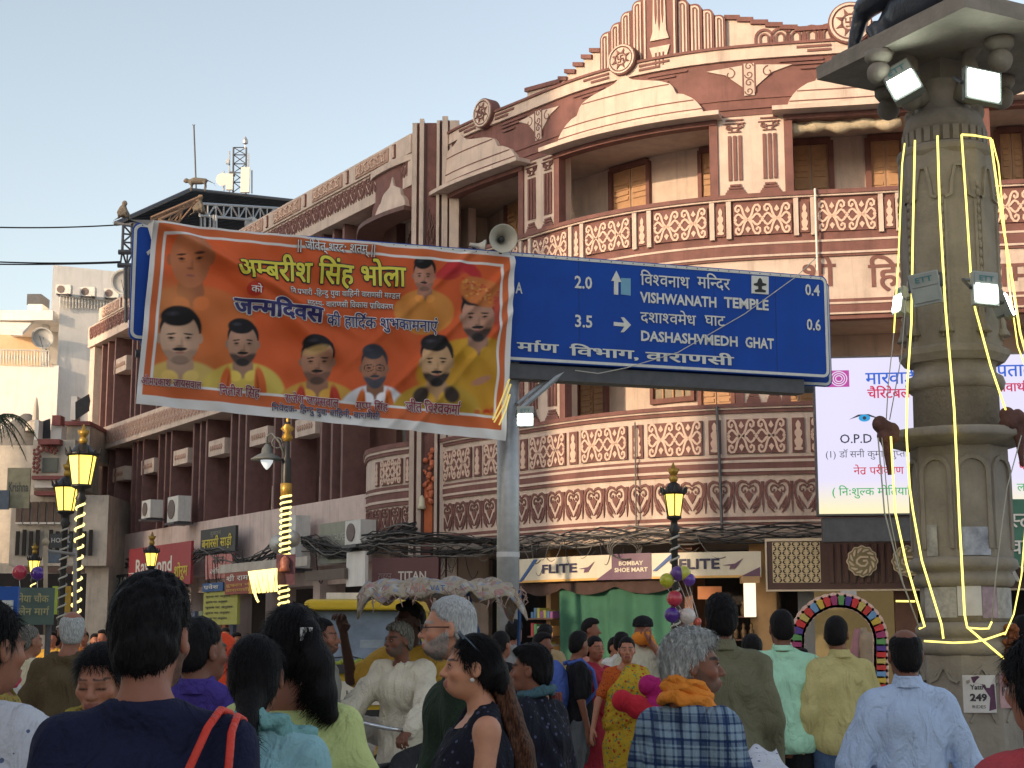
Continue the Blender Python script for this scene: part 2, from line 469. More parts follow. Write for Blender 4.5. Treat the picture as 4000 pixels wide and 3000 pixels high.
def spiral(cx, cz, r0, r1, a0, turns, n=14):
 return [(cx+(r0+(r1-r0)*k/n)*math.cos(a0+2*PI*turns*k/n), cz+(r0+(r1-r0)*k/n)*math.sin(a0+2*PI*turns*k/n)) for k in range(n+1)]
ffn = lambda x, y, o: FA.at(x, y, o)
zf0, zf1 = uz(378), uz(240); hf = zf1-zf0
for a, b in LP:
 c = (a+b)/2; w = min(1.05, (b-a)*.62) if b-a > 1 else .95
 sp = MB(); leafy(sp, c, zf0+hf*.42, w, hf*.75, ffn)
 sp.stroke([(c, zf0+hf*.02), (c, zf1-.05)], .2, ffn, 0, .03); st = sp.build('spandrel', C_, BLD)
 sc = MB()
 for k in range(4):
  zz = zf0 + hf*(.14+.235*k); sc.stroke(spiral(c, zz, .085, .02, 0 if k % 2 else PI, 1.2), .022, ffn, .028, .037)
 for sg in (-1, 1):
  sc.stroke(spiral(c+sg*w*.45, zf0+hf*.66, .12, .03, PI/2, sg*.9), .022, ffn, .028, .037)
  sc.stroke([(c+sg*.115, zf0+.1*hf), (c+sg*.115, zf1-.06)], .03, ffn, .02, .036)
 sc.build('scrollwork', B_, st)
def emblem(q, z, r, ry=None, parent=BLD):
 fn = lambda x, y, o: FA.at(q+x, z+y, o)
 n = 28
 circ = lambda rr: [(rr*math.cos(2*PI*k/n), rr*math.sin(2*PI*k/n)) for k in range(n)]
 e = MB(); e.prism(circ(r), fn, -.1, .16); E = e.build('emblem', B_, parent)
 e = MB(); e.stroke(circ(r*.88), r*.10, fn, .15, .185, True); e.prism(circ(r*.74), fn, .15, .18); e.build('emblem_ring', C_, E)
 e = MB()
 for k in range(8):
  w = 2*PI*k/8+PI/8
  e.prism([(r*.36*math.cos(w-.32), r*.36*math.sin(w-.32)), (r*.70*math.cos(w), r*.70*math.sin(w)), (r*.36*math.cos(w+.32), r*.36*math.sin(w+.32))][::1], fn, .17, .20)
 e.stroke(circ(r*.38), r*.07, fn, .17, .2, True)
 a = r*.20
 e.stroke([(-a, a), (-a, 0), (a, 0), (a, -a)], r*.07, fn, .17, .2); e.stroke([(a, a), (0, a), (0, -a), (-a, -a)], r*.07, fn, .17, .2)
 e.build('emblem_star', B_, E)
for (px, py, rr) in ((1906, 447, .33), (2443, 240, .32), (3320, 100, .42)):
 q, z = FA.px(px, py); emblem(q, z + (.0 if px < 3000 else 0), rr)
for px in (1906, 2443, 3320, 4000):
 q, _ = FA.px(px, 240)
 for sg in (-1, 1):
  for k, (zz, l0, l1) in enumerate(((uz(203), .35, 1.0), (uz(219), .35, .8), (uz(250), .5, 1.35), (uz(264), .5, 1.1), (uz(282), .55, .95))):
   m_ = [(q+sg*l0, zz), (q+sg*l1, zz)]
   fr = MB(); fr.stroke(m_, .045, ffn, .03, .085 if k < 2 else .04); fr.build('fret_line', B_, BLD)
fr = MB()
for q in srange(FA.px(2880, 200)[0], FA.px(3240, 200)[0], .24):
 pass
def poly_at(pxy, o): return [FA.px(a, b, o) for a, b in pxy]
cr = MB()
CRW = [(2300, 330), (2300, 205), (2330, 205), (2330, 150), (2372, 150)]
outl = [(1995, 420), (1995, 405), (2040, 395), (2060, 378), (2100, 362), (2140, 345), (2190, 310), (2190, 300), (2215, 300), (2215, 272), (2248, 272), (2248, 245), (2280, 245), (2280, 215), (2312, 215), (2312, 190), (2345, 190), (2345, 240),
  (2835, 150), (2835, 62), (2885, 62), (2885, 72), (2937, 72), (2937, 82), (2995, 82), (2995, 92), (3052, 92), (3052, 100), (3110, 100), (3110, 112), (3330, 98), (3330, 210), (2700, 260), (2400, 300)]
def columns(mb, pa, steps, zb_, o0, o1):
 for (qa, qb, zt_) in steps: band(mb, pa, qa, qb, zb_, zt_, o0, o1)
tops = [(2060, 2190, 345, 310), (2190, 2215, 300, 300), (2215, 2248, 272, 272), (2248, 2280, 245, 245), (2280, 2312, 215, 215), (2312, 2345, 190, 190), (2345, 2835, 175, 175),
  (2835, 2885, 62, 62), (2885, 2937, 70, 70), (2937, 2995, 80, 80), (2995, 3052, 90, 90), (3052, 3110, 100, 100), (3110, 4300, 108, 108)]
cb, cc = MB(), MB()
for a, b, ya, yb in tops:
 qa, za = FA.px(a, ya, -.3); qb, zb2 = FA.px(b, yb, -.3)
 if a == 3110: zb2 = za; qb = S1
 if a in (2345,): continue
 f = lambda q, qa=qa, qb=qb, za=za, zb2=zb2: za + (zb2-za)*(q-qa)/(qb-qa)
 bandobj('crown_step', C_, BLD, FA, qa, qb, uz(200), lambda q: f(q)-.09, -.6, -.3)
 bandobj('crown_coping', B_, BLD, FA, qa-.03, qb+.03, lambda q: f(q)-.09, f, -.65, -.24)
hm = MB()
fn3 = lambda x, y, o: FA.at(x, y, o-.3)
for k in range(5):
 q, z = FA.px(2985 + 62*k, 150-5*k, -.3)
 arc = [(q+.17*math.cos(w), z+.17*math.sin(w)) for w in [PI*j/8 for j in range(9)]]
 hm.stroke([(q+.17, z-.12)] + arc + [(q-.17, z-.12)], .05, fn3, 0, .03)
 hm.stroke([(q+.08, z-.12)] + [(q+.08*math.cos(w), z+.08*math.sin(w)) for w in [PI*j/6 for j in range(7)]] + [(q-.08, z-.12)], .04, fn3, 0, .03)
hm.build('arch_motif', B_, BLD)
pyl = [(2343, 2385, 133, -.20), (2383, 2425, 96, -.16), (2423, 2467, 52, -.12), (2467, 2512, 8, -.08), (2642, 2690, 2, -.08), (2690, 2740, 18, -.12), (2740, 2787, 38, -.16), (2787, 2832, 60, -.20)]
for a, b, yt, o in pyl:
 qa, zt_ = FA.px(a, yt, o); qb = FA.px(b, yt, o)[0]; w = qb-qa; left = a < 2550
 def outline(inset, qa=qa, qb=qb, zt_=zt_, left=left):
  r = (qb-qa)*.55; A = qa+inset; B = qb-inset*(0 if False else 1); T = zt_-inset
  r = max(.05, r-inset)
  if left: return [(B, uz(240)), (B, T)] + [(A+r-r*math.sin(w), T-r+r*math.cos(w)) for w in [PI/2*j/5 for j in range(6)]] + [(A, uz(240))]
  return [(A, uz(240)), (A, T)] + [(B-r+r*math.sin(w), T-r+r*math.cos(w)) for w in [PI/2*j/5 for j in range(6)]] + [(B, uz(240))]
 e = MB(); e.prism(outline(0), lambda x, y, d, o=o: FA.at(x, y, d+o), -.6, 0); pl = e.build('pylon', B_, BLD)
 e = MB(); e.prism(outline(w*.17), lambda x, y, d, o=o: FA.at(x, y, d+o), -.01, .02); e.build('pylon_panel', C_, pl)
 e = MB(); e.stroke(outline(w*.36), w*.10, lambda x, y, d, o=o: FA.at(x, y, d+o), .015, .035); e.build('pylon_line', B_, pl)
q0, z9 = FA.px(2512, -70, 0); q1 = FA.px(2642, -70, 0)[0]; zc0 = uz(215)
e = MB(); e.prism([(q0, zc0), (q0, z9), ((q0+q1)/2, z9+.25), (q1, z9), (q1, zc0)], ffn, -.6, .02); pl = e.build('pylon', B_, BLD)
e = MB(); w = (q1-q0); cq = (q0+q1)/2
zz1 = FA.px(2577, 105)[1]; zz2 = FA.px(2577, 190)[1]
fnp = lambda x, y, o: FA.at(cq+x, y, o+.02)
for sg in (-1, 1):
 e.stroke([(sg*w*.44, zc0), (sg*w*.44, z9)], w*.05, fnp, 0, .03)
e.prism([(-w*.28, zz1-.28), (-w*.2, zz1-.1), (-w*.17, z9-.2), (w*.17, z9-.2), (w*.2, zz1-.1), (w*.28, zz1-.28)], fnp, 0, .03)
e.prism([(-w*.22, zc0), (-w*.22, zz1-.6), (-w*.3, zz1-.42), (w*.3, zz1-.42), (w*.22, zz1-.6), (w*.22, zc0)], fnp, 0, .03)
e.build('pylon_panel', C_, pl)
e = MB()
for k in (-1, 0, 1):
 e.prism([(k*w*.1-w*.03, zz1+.1+.15*abs(k)), (k*w*.1, zz1-.1+.15*abs(k)), (k*w*.1+w*.03, zz1+.1+.15*abs(k)), (k*w*.1+w*.025, z9-.2), (k*w*.1-w*.025, z9-.2)], fnp, .02, .045)
 e.stroke([(k*w*.11, zc0), (k*w*.11, zz1-.55)], w*.04, fnp, .02, .045)
e.build('pylon_line', B_, pl)
def painted_column(q, z0, z1, w, parent, brownbase=True):
 fn = lambda x, y, o: FA.at(q+x, y, o)
 H = z1-z0; b = MB()
 for k in (-1, 0, 1): b.stroke([(k*w*.24, z0+H*.2), (k*w*.24, z0+H*.78)], w*.15, fn, -.02, .03)
 for k in range(4): b.stroke([(-w*(.46-.07*k), z0+H*(.03+.035*k)), (w*(.46-.07*k), z0+H*(.03+.035*k))], H*.026, fn, -.02, .035)
 b.prism([(-w*.5, z0), (w*.5, z0), (w*.44, z0+H*.05), (-w*.44, z0+H*.05)], fn, -.02, .04)
 for k in range(3): b.stroke([(-w*(.3+.1*k), z0+H*(.83+.055*k)), (w*(.3+.1*k), z0+H*(.83+.055*k))], H*.012, fn, -.02, .03)
 for sg in (-1, 1):
  b.stroke(spiral(sg*w*.26, z0+H*.9, w*.16, w*.04, 0, sg*1.1, 10), w*.06, fn, -.02, .03)
  b.stroke([(sg*w*.1, z0+H*.84), (sg*w*.22, z0+H*.88)], w*.07, fn, -.02, .03)
 b.stroke([(-w*.4, z0+H*.985), (w*.4, z0+H*.985)], H*.02, fn, -.02, .03)
 return b.build('painted_column', BROWN, parent)
for (a, b) in LP:
 for f in (.27, .77):
  painted_column(a+(b-a)*f, zb+.02, uz(462), min(.42, (b-a)*.36), BLD)
for (a, b) in LPL:
 for f in (.27, .77):
  painted_column(a+(b-a)*f, lzb+.02, lzt-.05, min(.42, (b-a)*.36), BLD)
def scroll_unit(cx, cz, w, h):
 """one X shaped double motif as 2D strokes"""
 out = []
 for sx in (-1, 1):
  for sz in (-1, 1):
   pts = [(0.02, .0), (.10, .14), (.16, .34), (.20, .58), (.27, .74), (.37, .76), (.44, .64), (.43, .48), (.36, .42), (.31, .50), (.33, .58)]
   out.append([(cx+sx*x*w, cz+sz*y*h*.62) for x, y in pts])
   pts = [(.06, .0), (.18, .10), (.26, .24), (.33, .30), (.42, .22), (.47, .08)]
   out.append([(cx+sx*x*w, cz+sz*y*h*.62) for x, y in pts])
 return out
def make_panel(wd, h, name='balcony_panel'):
 fnl = lambda x, y, o: Vector((x, -o, y))
 b = MB(); b.box(-wd/2, wd/2, -.035, 0, 0, h)
 base = b.build(name, BROWN)
 o = MB()
 for cx in (-wd*.25, wd*.25):
  for st in scroll_unit(cx, h/2, wd*.48, h): o.stroke(st, .042, fnl, .03, .05)
  for sz in (-1, 1): o.prism([(cx-.05, h/2+sz*h*.30), (cx, h/2+sz*h*.44), (cx+.05, h/2+sz*h*.30), (cx, h/2+sz*h*.22)][::sz], fnl, .03, .05)
 for cx in (0, -wd*.5+.04, wd*.5-.04): o.prism([(cx-.035, h/2), (cx, h/2+.06), (cx+.035, h/2), (cx, h/2-.06)][::-1], fnl, .03, .05)
 orn = o.build('scrollwork', mat('cream_relief_paint', (.66, .47, .37), .8, .1, 4), base)
 return base
def make_narrow(wd, h):
 fnl = lambda x, y, o: Vector((x, -o, y))
 b = MB(); b.box(-wd/2, wd/2, -.035, 0, 0, h); base = b.build('narrow_panel', BROWN)
 o = MB(); m = h
 pr = [(.0, .0), (.32, .02), (.34, .08), (.18, .12), (.30, .22), (.34, .32), (.16, .42), (.30, .52), (.30, .62), (.12, .70), (.2, .78), (.2, .86), (.1, .93), (0, .98)]
 o.prism([(x*wd, .05*h+y*m*.9) for x, y in pr] + [(-x*wd, .05*h+y*m*.9) for x, y in pr[::-1][1:-1]], fnl, .03, .05)
 orn = o.build('vase_ornament', MATS['cream_relief_paint'], base)
 o = MB(); o.prism([(-.1*wd, .2*h), (0, .3*h), (.1*wd, .2*h), (0, .12*h)][::-1], fnl, .045, .058); o.prism([(-.1*wd, .52*h), (0, .6*h), (.1*wd, .52*h), (0, .45*h)][::-1], fnl, .045, .058)
 return base
def place_copy(proto, used, pa, q, z, o, parent):
 p = pa.at(q, z, o) - wloc(parent)
 if not used: proto.parent = parent; c = proto; used.append(1)
 else: c = clone(proto, parent=parent)
 c.location = p; c.rotation_euler = (0, 0, pa.ang(q)); return c
# upper row: measured panels (left, right) in pixels
UP = [(2088, 2232), (2290, 2478), (2560, 2775), (2862, 3100), (3195, 3440), (3590, 3850)]
q_w = [(FA.px(a, 880)[0], FA.px(b, 880)[0]) for a, b in UP]
pw = 1.12; gap = None
zc, zd = uz(925), uz(806)
posts = MB()
Q = []
q0 = (q_w[2][0]+q_w[2][1])/2; step = ((q_w[3][0]+q_w[3][1])/2 - q0)
k0 = -int((q0-.6)//step)
pnl = make_panel(step*.70, zd-zc); nar = make_narrow(step*.115, zd-zc); u1, u2 = [], []
UPQ = []
for k in range(k0, 12):
 q = q0 + step*k
 if q > S1-.5: break
 UPQ.append(q)
 if q > .5: place_copy(pnl, u1, FA, q, zc, .10, BLD)
 if q+step/2 > .4: place_copy(nar, u2, FA, q+step*.5, zc, .10, BLD)
 for f in (.40, .60): bandobj('rail_post', C_, BLD, FA, q+step*f-.045, q+step*f+.045, uz(937), uz(792), .0, .165)
LR = [(2660, 2755), ]
ql0 = sum(FA.px(x, 1710)[0] for x in (2541, 2755))/2; stepL = sum(FA.px(x, 1700)[0] for x in (2840, 3075))/2 - ql0
zc2, zd2 = lz(1782), lz(1650)
pnl2 = make_panel(stepL*.72, zd2-zc2); nar2 = make_narrow(stepL*.15, zd2-zc2); u3, u4 = [], []
k = -int((ql0-.3)//stepL)
while ql0+stepL*k < S1-.5:
 q = ql0+stepL*k
 if q > .5: place_copy(pnl2, u3, FA, q, zc2, .10, BLD)
 if q+stepL*.5 > .2: place_copy(nar2, u4, FA, q+stepL*.5, zc2, .10, BLD)
 k += 1
def make_heart(w, h):
 fnl = lambda x, y, o: Vector((x, -o, y)); b = MB()
 for s in (-1, 1):
  out = [(0, .88), (.10, .97), (.24, 1.0), (.36, .94), (.43, .80), (.43, .62), (.38, .44), (.28, .26), (.15, .12)]
  b.stroke([(s*x*w, y*h) for x, y in out], [w*.05, w*.09, w*.1, w*.1, w*.1, w*.1, w*.1, w*.09, w*.05], fnl, 0, .025)
  inn = [(0, .76), (.07, .84), (.16, .86), (.24, .80), (.25, .70), (.20, .64), (.13, .66), (.13, .73)]
  b.stroke([(s*x*w, y*h) for x, y in inn], w*.055, fnl, 0, .025)
  b.stroke([(s*x*w, y*h) for x, y in ((.30, .52), (.24, .38), (.12, .22), (.03, .10))], [w*.02, w*.07, w*.07, w*.02], fnl, 0, .025)
  b.stroke([(s*x*w, y*h) for x, y in ((.40, .34), (.32, .18), (.2, .06), (.12, .0))], [w*.02, w*.07, w*.07, w*.02], fnl, 0, .025)
 b.prism([(0, .32*h), (.13*w, .52*h), (.16*w, .60*h), (.08*w, .62*h), (0, .72*h), (-.08*w, .62*h), (-.16*w, .60*h), (-.13*w, .52*h)], fnl, 0, .025)
 b.prism([(w*.5, .0), (w*.54, .3*h), (w*.52, .6*h), (w*.56, .98*h), (w*.44, .98*h), (w*.48, .6*h), (w*.46, .3*h)], fnl, 0, .025)
 return b.build('heart_motif', BROWN)
hq0 = FA.px(2440, 1960)[0]; hstep = (FA.px(2828, 1960)[0]-hq0)/4.0
hq0 = FA.px(2710, 1960)[0]; hstep = (FA.px(3040, 1950)[0]-hq0)/3.0
hz = lz(2010); hh = lz(1888)-hz
hrt = make_heart(hstep*.98, hh); u5 = []
k = -int((hq0-.3)//hstep)
while hq0+hstep*k < S1-.3:
 q = hq0+hstep*k
 if q > .2: place_copy(hrt, u5, FA, q, hz, .088, BLD)
 k += 1
for s_, px in (('हिन्द', 3395), ('धर्मशाला', 3850), ('श्री', 3130)):
 q, z = FA.px(px, 1125)
 fn = lambda x, y: FA.at(x, y, .10)
 nm = MB(); put_text(nm, s_, fn, q, z, .44, bold=.03); nm.build('painted_lettering', B_, BLD)
def shutter_door(pa, q, z0, w, h, o, hood=True):
 fn = lambda x, y, d: pa.at(q+x, z0+y, o+d)
 fr = MB()
 for x in (-w/2, w/2): fr.stroke([(x, 0), (x, h)], .11, fn, -.02, .10)
 fr.stroke([(-w/2, h), (w/2, h)], .12, fn, -.02, .11)
 D = fr.build('shuttered_door', BROWN, BLD)
 for sg in (-1, 1):
  lf = MB(); a, b = (sg*w*.02, sg*(w/2-.05)); a, b = min(a, b), max(a, b)
  lf.stroke([((a+b)/2, 0.02), ((a+b)/2, h-.06)], b-a, fn, -.02, .03)
  L_ = int((h-.3)/.12)
  for k in range(L_):
   if abs(k-L_//2) < 1: continue
   zz = .15+k*.12; lf.prism([(a+.05, zz), (b-.05, zz), (b-.05, zz+.07), (a+.05, zz+.07)], fn, .02, .055)
  lf.build('shutter', WOODSH, D)
 if hood:
  hd = MB(); hd.prism([(-w*.62, h+.1), (w*.62, h+.1), (w*.62, h+.24), (-w*.62, h+.24)], fn, 0, .38); hd.prism([(-w*.5, h+.28), (w*.5, h+.28), (0, h+.75)], fn, 0, .34)
  hd.build('door_hood', DKBROWN, D)
for px0, px1, yb, yt in ((2395, 2540, 815, 650), (2740, 2885, 770, 600), (3095, 3250, 760, 560), (3395, 3530, 740, 560), (1985, 2075, 930, 690), (3900, 4010, 700, 520), (2150, 2212, 860, 665)):
 qa, z0 = FA.px(px0, yb, -1.65); qb = FA.px(px1, yb, -1.65)[0]; z1 = FA.px((px0+px1)/2, yt, -1.65)[1]
 shutter_door(FA, (qa+qb)/2, uz(785), qb-qa, max(1.6, z1-uz(785)), -1.65)
for px0, px1, yt, yb in ((2555, 2708, 1400, 1572),):
 qa, z0 = FA.px(px0, yb, -1.65); qb, z1 = FA.px(px1, yt-60, -1.65); w = qb-qa; c = (qa+qb)/2; h = z1-z0
 fn = lambda x, y, d: FA.at(c+x, z0+y, -1.65+d)
 e = MB(); e.stroke([(-w/2, 0), (w/2, 0), (w/2, h), (-w/2, h)], .14, fn, -.02, .1, True); W_ = e.build('window_frame', BROWN, BLD)
 e = MB(); e.prism([(-w/2, 0), (w/2, 0), (w/2, h), (-w/2, h)], fn, -.01, .02); e.build('pane', mat('brown_frosted_glass', (.22, .17, .11), .3, .2, 6), W_)
 e = MB()
 for k in range(1, 4): e.stroke([(-w/2+w*k/4, 0), (-w/2+w*k/4, h)], .04, fn, .01, .05)
 for k in range(1, 4): e.stroke([(-w/2, h*k/4), (w/2, h*k/4)], .04, fn, .01, .05)
 e.build('glazing_bar', WOODSH, W_)
for px in (2320, 2800, 3120):
 qa, z0 = FA.px(px, 1500, -1.65); shutter_door(FA, qa, lz(1606), .9, 2.3, -1.65)
q0, z0 = FA.px(3075, 480, -.12); q1 = FA.px(3520, 470, -.12)[0]
b = MB(); pts = []; rs = []
for i, q in enumerate(srange(q0, q1, .12)):
 pts.append(FA.at(q, uz(452)-.24 - .03*math.sin(i*.9), -.22)); rs.append(.11+.03*math.sin(i*1.7)+.015*random.random())
b.tube(pts, rs, 10)
tag(b.build('canvas_blind', mat('canvas', (.55, .46, .33), .9, .2, 12, bump=.4), smooth=True), 'cream canvas blind rolled up under the lintel of the upper right verandah', 'blind')
# ---------------------------------------------------------------- corner pilaster with carved strip
q_, _ = 0, 0
PIL = [(1603, 1622, CREAM, .0), (1622, 1632, BROWN, -.1), (1632, 1650, CREAM, .05), (1650, 1658, DKBROWN, 0), (1658, 1700, BROWN, -.05), (1700, 1712, CREAM, .12), (1712, 1722, DKBROWN, .0), (1722, 1745, CREAM, .1), (1745, 1752, BROWN, .0), (1752, 1790, CREAM, .1)]
PZ1 = lambda D: Zat(490, D)
pl_root = thing('corner_pilaster', 'tall ribbed cream pilaster with a dark carved wooden strip where the two wings meet', 'pilaster', (-1.9, 35.0, 0))
CZ = (CREAM, BROWN, DKBROWN)
for i, (a, b, m, o) in enumerate(PIL):
 D = 34.9 - o
 xa, xb = Xat(a, 1300, D), Xat(b, 1300, D)
 ztop = Zat(480 if i < 5 else 470, D) + (.1 if i in (2, 7) else 0)
 k = MB(); k.box(xa, xb-.004, D, D+1.2, 0, ztop); k.build('rib', m, pl_root)
 if i == 4:
  for j in range(70):
   x = random.uniform(xa+.02, xb-.02); z = random.uniform(6.0, 10.6); k2 = None
   pts = [(x + .035*math.sin(t*2.2+j), D-.02, z+t*.14) for t in range(6)]
   if j == 0: cv = MB()
   cv.tube(pts, [.004, .018, .022, .02, .014, .003], 5)
  cv.build('carved_strand', DKBROWN, pl_root, True)
  xo = (xa+xb)/2
  cz0, cz1 = Zat(2090, D), Zat(1880, D)
  k = MB(); k.box(xa+.03, xb-.03, D-.03, D+.02, cz0, cz1); k.build('orange_backing', mat('orange_paint', (.55, .14, .05), .7, .15), pl_root)
  k = MB()
  for j in range(26):
   zz = Zat(1760+j*8, D); k.ball((xo+random.uniform(-.08, .09)+.03*math.sin(j), D-.07, zz), random.uniform(.03, .07), 8, 6)
  tag(k.build('garland_relief', mat('orange_garland', (.55, .16, .08), .7, .3, 20), smooth=True), 'orange garland draped on the carved strip above the shop wires', 'garland')
  k = MB(); k.lathe((xa-.02, D-.12, Zat(1990, D)), [(.02, .30), (.06, .24), (.075, .08), (.10, 0)], 12); tag(k.build('hanging_bell', mat('pale_brass', (.6, .55, .4), .4, .1), smooth=True), 'pale bell hanging beside the orange garland', 'bell')
# ---------------------------------------------------------------- left wing along the side street
WNG = thing('side_wing', 'long side wing of the hotel with dark brown vertical fins and cream patterned bands', 'building', LW.at(LW.L*.5, 0, 0))
def WZ(px, py): return LW.px(px, py)[1]
def wq(px, py=1500, o=0.): return LW.px(px, py, o)[0]
WE = LW.L - .1
wz = dict(top=WZ(1400, 662), pan0=WZ(1400, 730), h1=WZ(1400, 735), h0=WZ(1400, 825), bot=WZ(1400, 845), mid1=WZ(660, 1590), mid0=WZ(660, 1684), low=4.95)
bw = lambda nm, m, a, b, z0, z1, o0, o1: bandobj(nm, m, WNG, LW, a, b, z0, z1, o0, o1, 3.)
pq = wq(415, 1205)
bw('parapet_band', CREAM, pq, WE, wz['pan0'], wz['top'], -.3, .25)
bw('hearts_band', CREAM, 0, WE, wz['bot'], wz['pan0'], -.3, .20)
bw('bay_wall', PINKW, .0, WE, wz['mid1'], wz['bot'], -1.5, -1.3)
bw('floor_band', CREAM, 0, WE, wz['mid0'], wz['mid1'], -1.3, .22)
bw('bay_wall', PINKW, 0, WE, wz['low'], wz['mid0'], -1.5, -1.3)
bw('fascia', PINKW, 0, WE-1.2, 3.35, wz['low'], -1.3, .05)
bw('shop_lintel', PINKW, 0, WE-1.2, 2.9, 3.35, -1.3, -.3)
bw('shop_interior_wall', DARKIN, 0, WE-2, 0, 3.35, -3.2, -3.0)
bw('roof_slab', PINKW, 0, WE, wz['pan0']-.3, wz['pan0']-.15, -12, -.3)
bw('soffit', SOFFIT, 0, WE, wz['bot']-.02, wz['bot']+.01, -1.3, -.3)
e = MB(); band(e, LW, -.02, .0, 0, wz['pan0'], -12, -.0); e.build('end_wall', CREAM, WNG)
e = MB(); band(e, LW, 0, .55, wz['mid1'], wz['bot'], -1.3, .1); band(e, LW, 0, .55, 3.35, wz['mid0'], -1.3, .1); e.build('end_pier', CREAM, WNG)
pm = make_narrow(.12, wz['top']-wz['pan0']-.12); pmu = []
PANEL = mat('dusty_rose_panel', (.44, .28, .22), .85, .15, 8, streak=.2)
k = 0; q = pq + .35
ph = wz['top']-wz['pan0']
def wpanel(w, h):
 fnl = lambda x, y, o: Vector((x, -o, y)); b = MB(); b.box(-w/2, w/2, -.03, 0, 0, h); base = b.build('parapet_panel', PANEL)
 o = MB()
 for j in range(int(w/.32)):
  cx = -w/2+.2+.32*j
  o.stroke(spiral(cx, h*.5, .11, .02, j, 1.3, 10), .03, fnl, .02, .05)
  o.stroke([(cx-.14, h*.15), (cx, h*.3), (cx+.14, h*.15)], .03, fnl, .02, .05); o.stroke([(cx-.14, h*.85), (cx, h*.7), (cx+.14, h*.85)], .03, fnl, .02, .05)
 o.build('scrollwork', MATS['cream_relief_paint'], base); return base
wp = wpanel(1.75, ph*.72); wpu = []
while q < WE - 1:
 place_copy(wp, wpu, LW, q+.95, wz['pan0']+ph*.13, .25, WNG); place_copy(pm, pmu, LW, q+2.12, wz['pan0']+ph*.13, .25, WNG); q += 2.5
sh = make_heart(.42, wz['h1']-wz['h0']-.15); shu = []
q = .4
while q < WE-.3: place_copy(sh, shu, LW, q, wz['h0']+.12, .198, WNG); q += .44
e = MB(); fl = lambda x, y, o: LW.at(x, y, o)
zb_, zt_ = wz['mid0'], wz['mid1']; H = zt_-zb_; q = .3
while q < LW.L:
 for rr in (.34, .68):
  e.prism([(q, zb_+H*rr-.09), (q+.10, zb_+H*rr), (q, zb_+H*rr+.09), (q-.10, zb_+H*rr)], fl, .2, .235)
  e.stroke([(q+.05, zb_+H*rr-.12), (q+.15, zb_+H*rr-.02), (q+.25, zb_+H*rr-.12)], .03, fl, .2, .235)
  e.stroke([(q+.05, zb_+H*rr+.12), (q+.15, zb_+H*rr+.02), (q+.25, zb_+H*rr+.12)], .03, fl, .2, .235)
 e.prism([(q+.02, zb_+H*.49), (q+.14, zb_+H*.49), (q+.14, zb_+H*.54), (q+.02, zb_+H*.54)], fl, .2, .235)
 q += .3
e.build('painted_frieze', PANEL, WNG, kind='stuff')
fin_px = [(395, 418, 445), (512, 530, 553), (614, 640, 662), (748, 775, 798), (895, 925, 953), (1065, 1098, 1128), (1248, 1290, 1330)]
finm = [None, None]
for gi, gpx in enumerate(fin_px):
 for px in gpx:
  for lvl, (z0, z1, py) in enumerate(((wz['low'], wz['mid0'], 1900), (wz['mid1'], wz['bot'], 1450))):
   q = wq(px, py)
   b = MB(); band(b, LW, q-.055, q+.055, z0, z1, -.75, -.02, 3); b.build('fin', FINB, WNG)
 for lvl, (z0, z1, py) in enumerate(((wz['low'], wz['mid0'], 1900), (wz['mid1'], wz['bot'], 1450))):
  qa = wq(gpx[0], py); qb = wq(gpx[2], py)
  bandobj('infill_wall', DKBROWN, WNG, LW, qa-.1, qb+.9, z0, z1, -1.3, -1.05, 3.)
  nxt = wq(fin_px[gi+1][0], py) if gi < 6 else qb+3.4
  w0, w1 = qb+.9, nxt-.1
  if w1 - w0 > .3 and lvl == 0:
   e = MB(); band(e, LW, w0, w1, z0+.9, z1-.3, -1.29, -1.22, 3.); e.build('window', mat('dusty_glass', (.16, .17, .15), .25, .25, 3), WNG)
   e = MB(); band(e, LW, w0, w1, z0, z0+.75, -1.2, -.45, 3.); e.build('window_sill_box', PINKW, WNG)
pl_px = [(470, 1852), (583, 1822), (712, 1785), (853, 1748), (1018, 1705), (1200, 1668)]
for px, py in pl_px:
 q, z = LW.px(px, py, -.1)
 k = MB(); band(k, LW, q-.62, q+.62, z-.23, z+.23, -.5, -.04, 3); pb = k.build('ledge_box', CREAM, WNG)
 k = MB()
 for j in range(7): k.prism([(q-.44+.14*j, z-.08), (q-.37+.14*j, z), (q-.44+.14*j, z+.08), (q-.51+.14*j, z)], fl, -.05, -.02)
 k.build('ledge_pattern', PANEL, pb)
for px, py in ((478, 1425),):
 q, z = LW.px(px, py, -.1)
 k = MB(); band(k, LW, q-.75, q+.6, z-.25, z+.25, -.5, -.04, 3); pb = k.build('ledge_box', CREAM, WNG)
 k = MB()
 for j in range(7): k.prism([(q-.44+.14*j, z-.08), (q-.37+.14*j, z), (q-.44+.14*j, z+.08), (q-.51+.14*j, z)], fl, -.05, -.02)
 k.build('ledge_pattern', PANEL, pb)
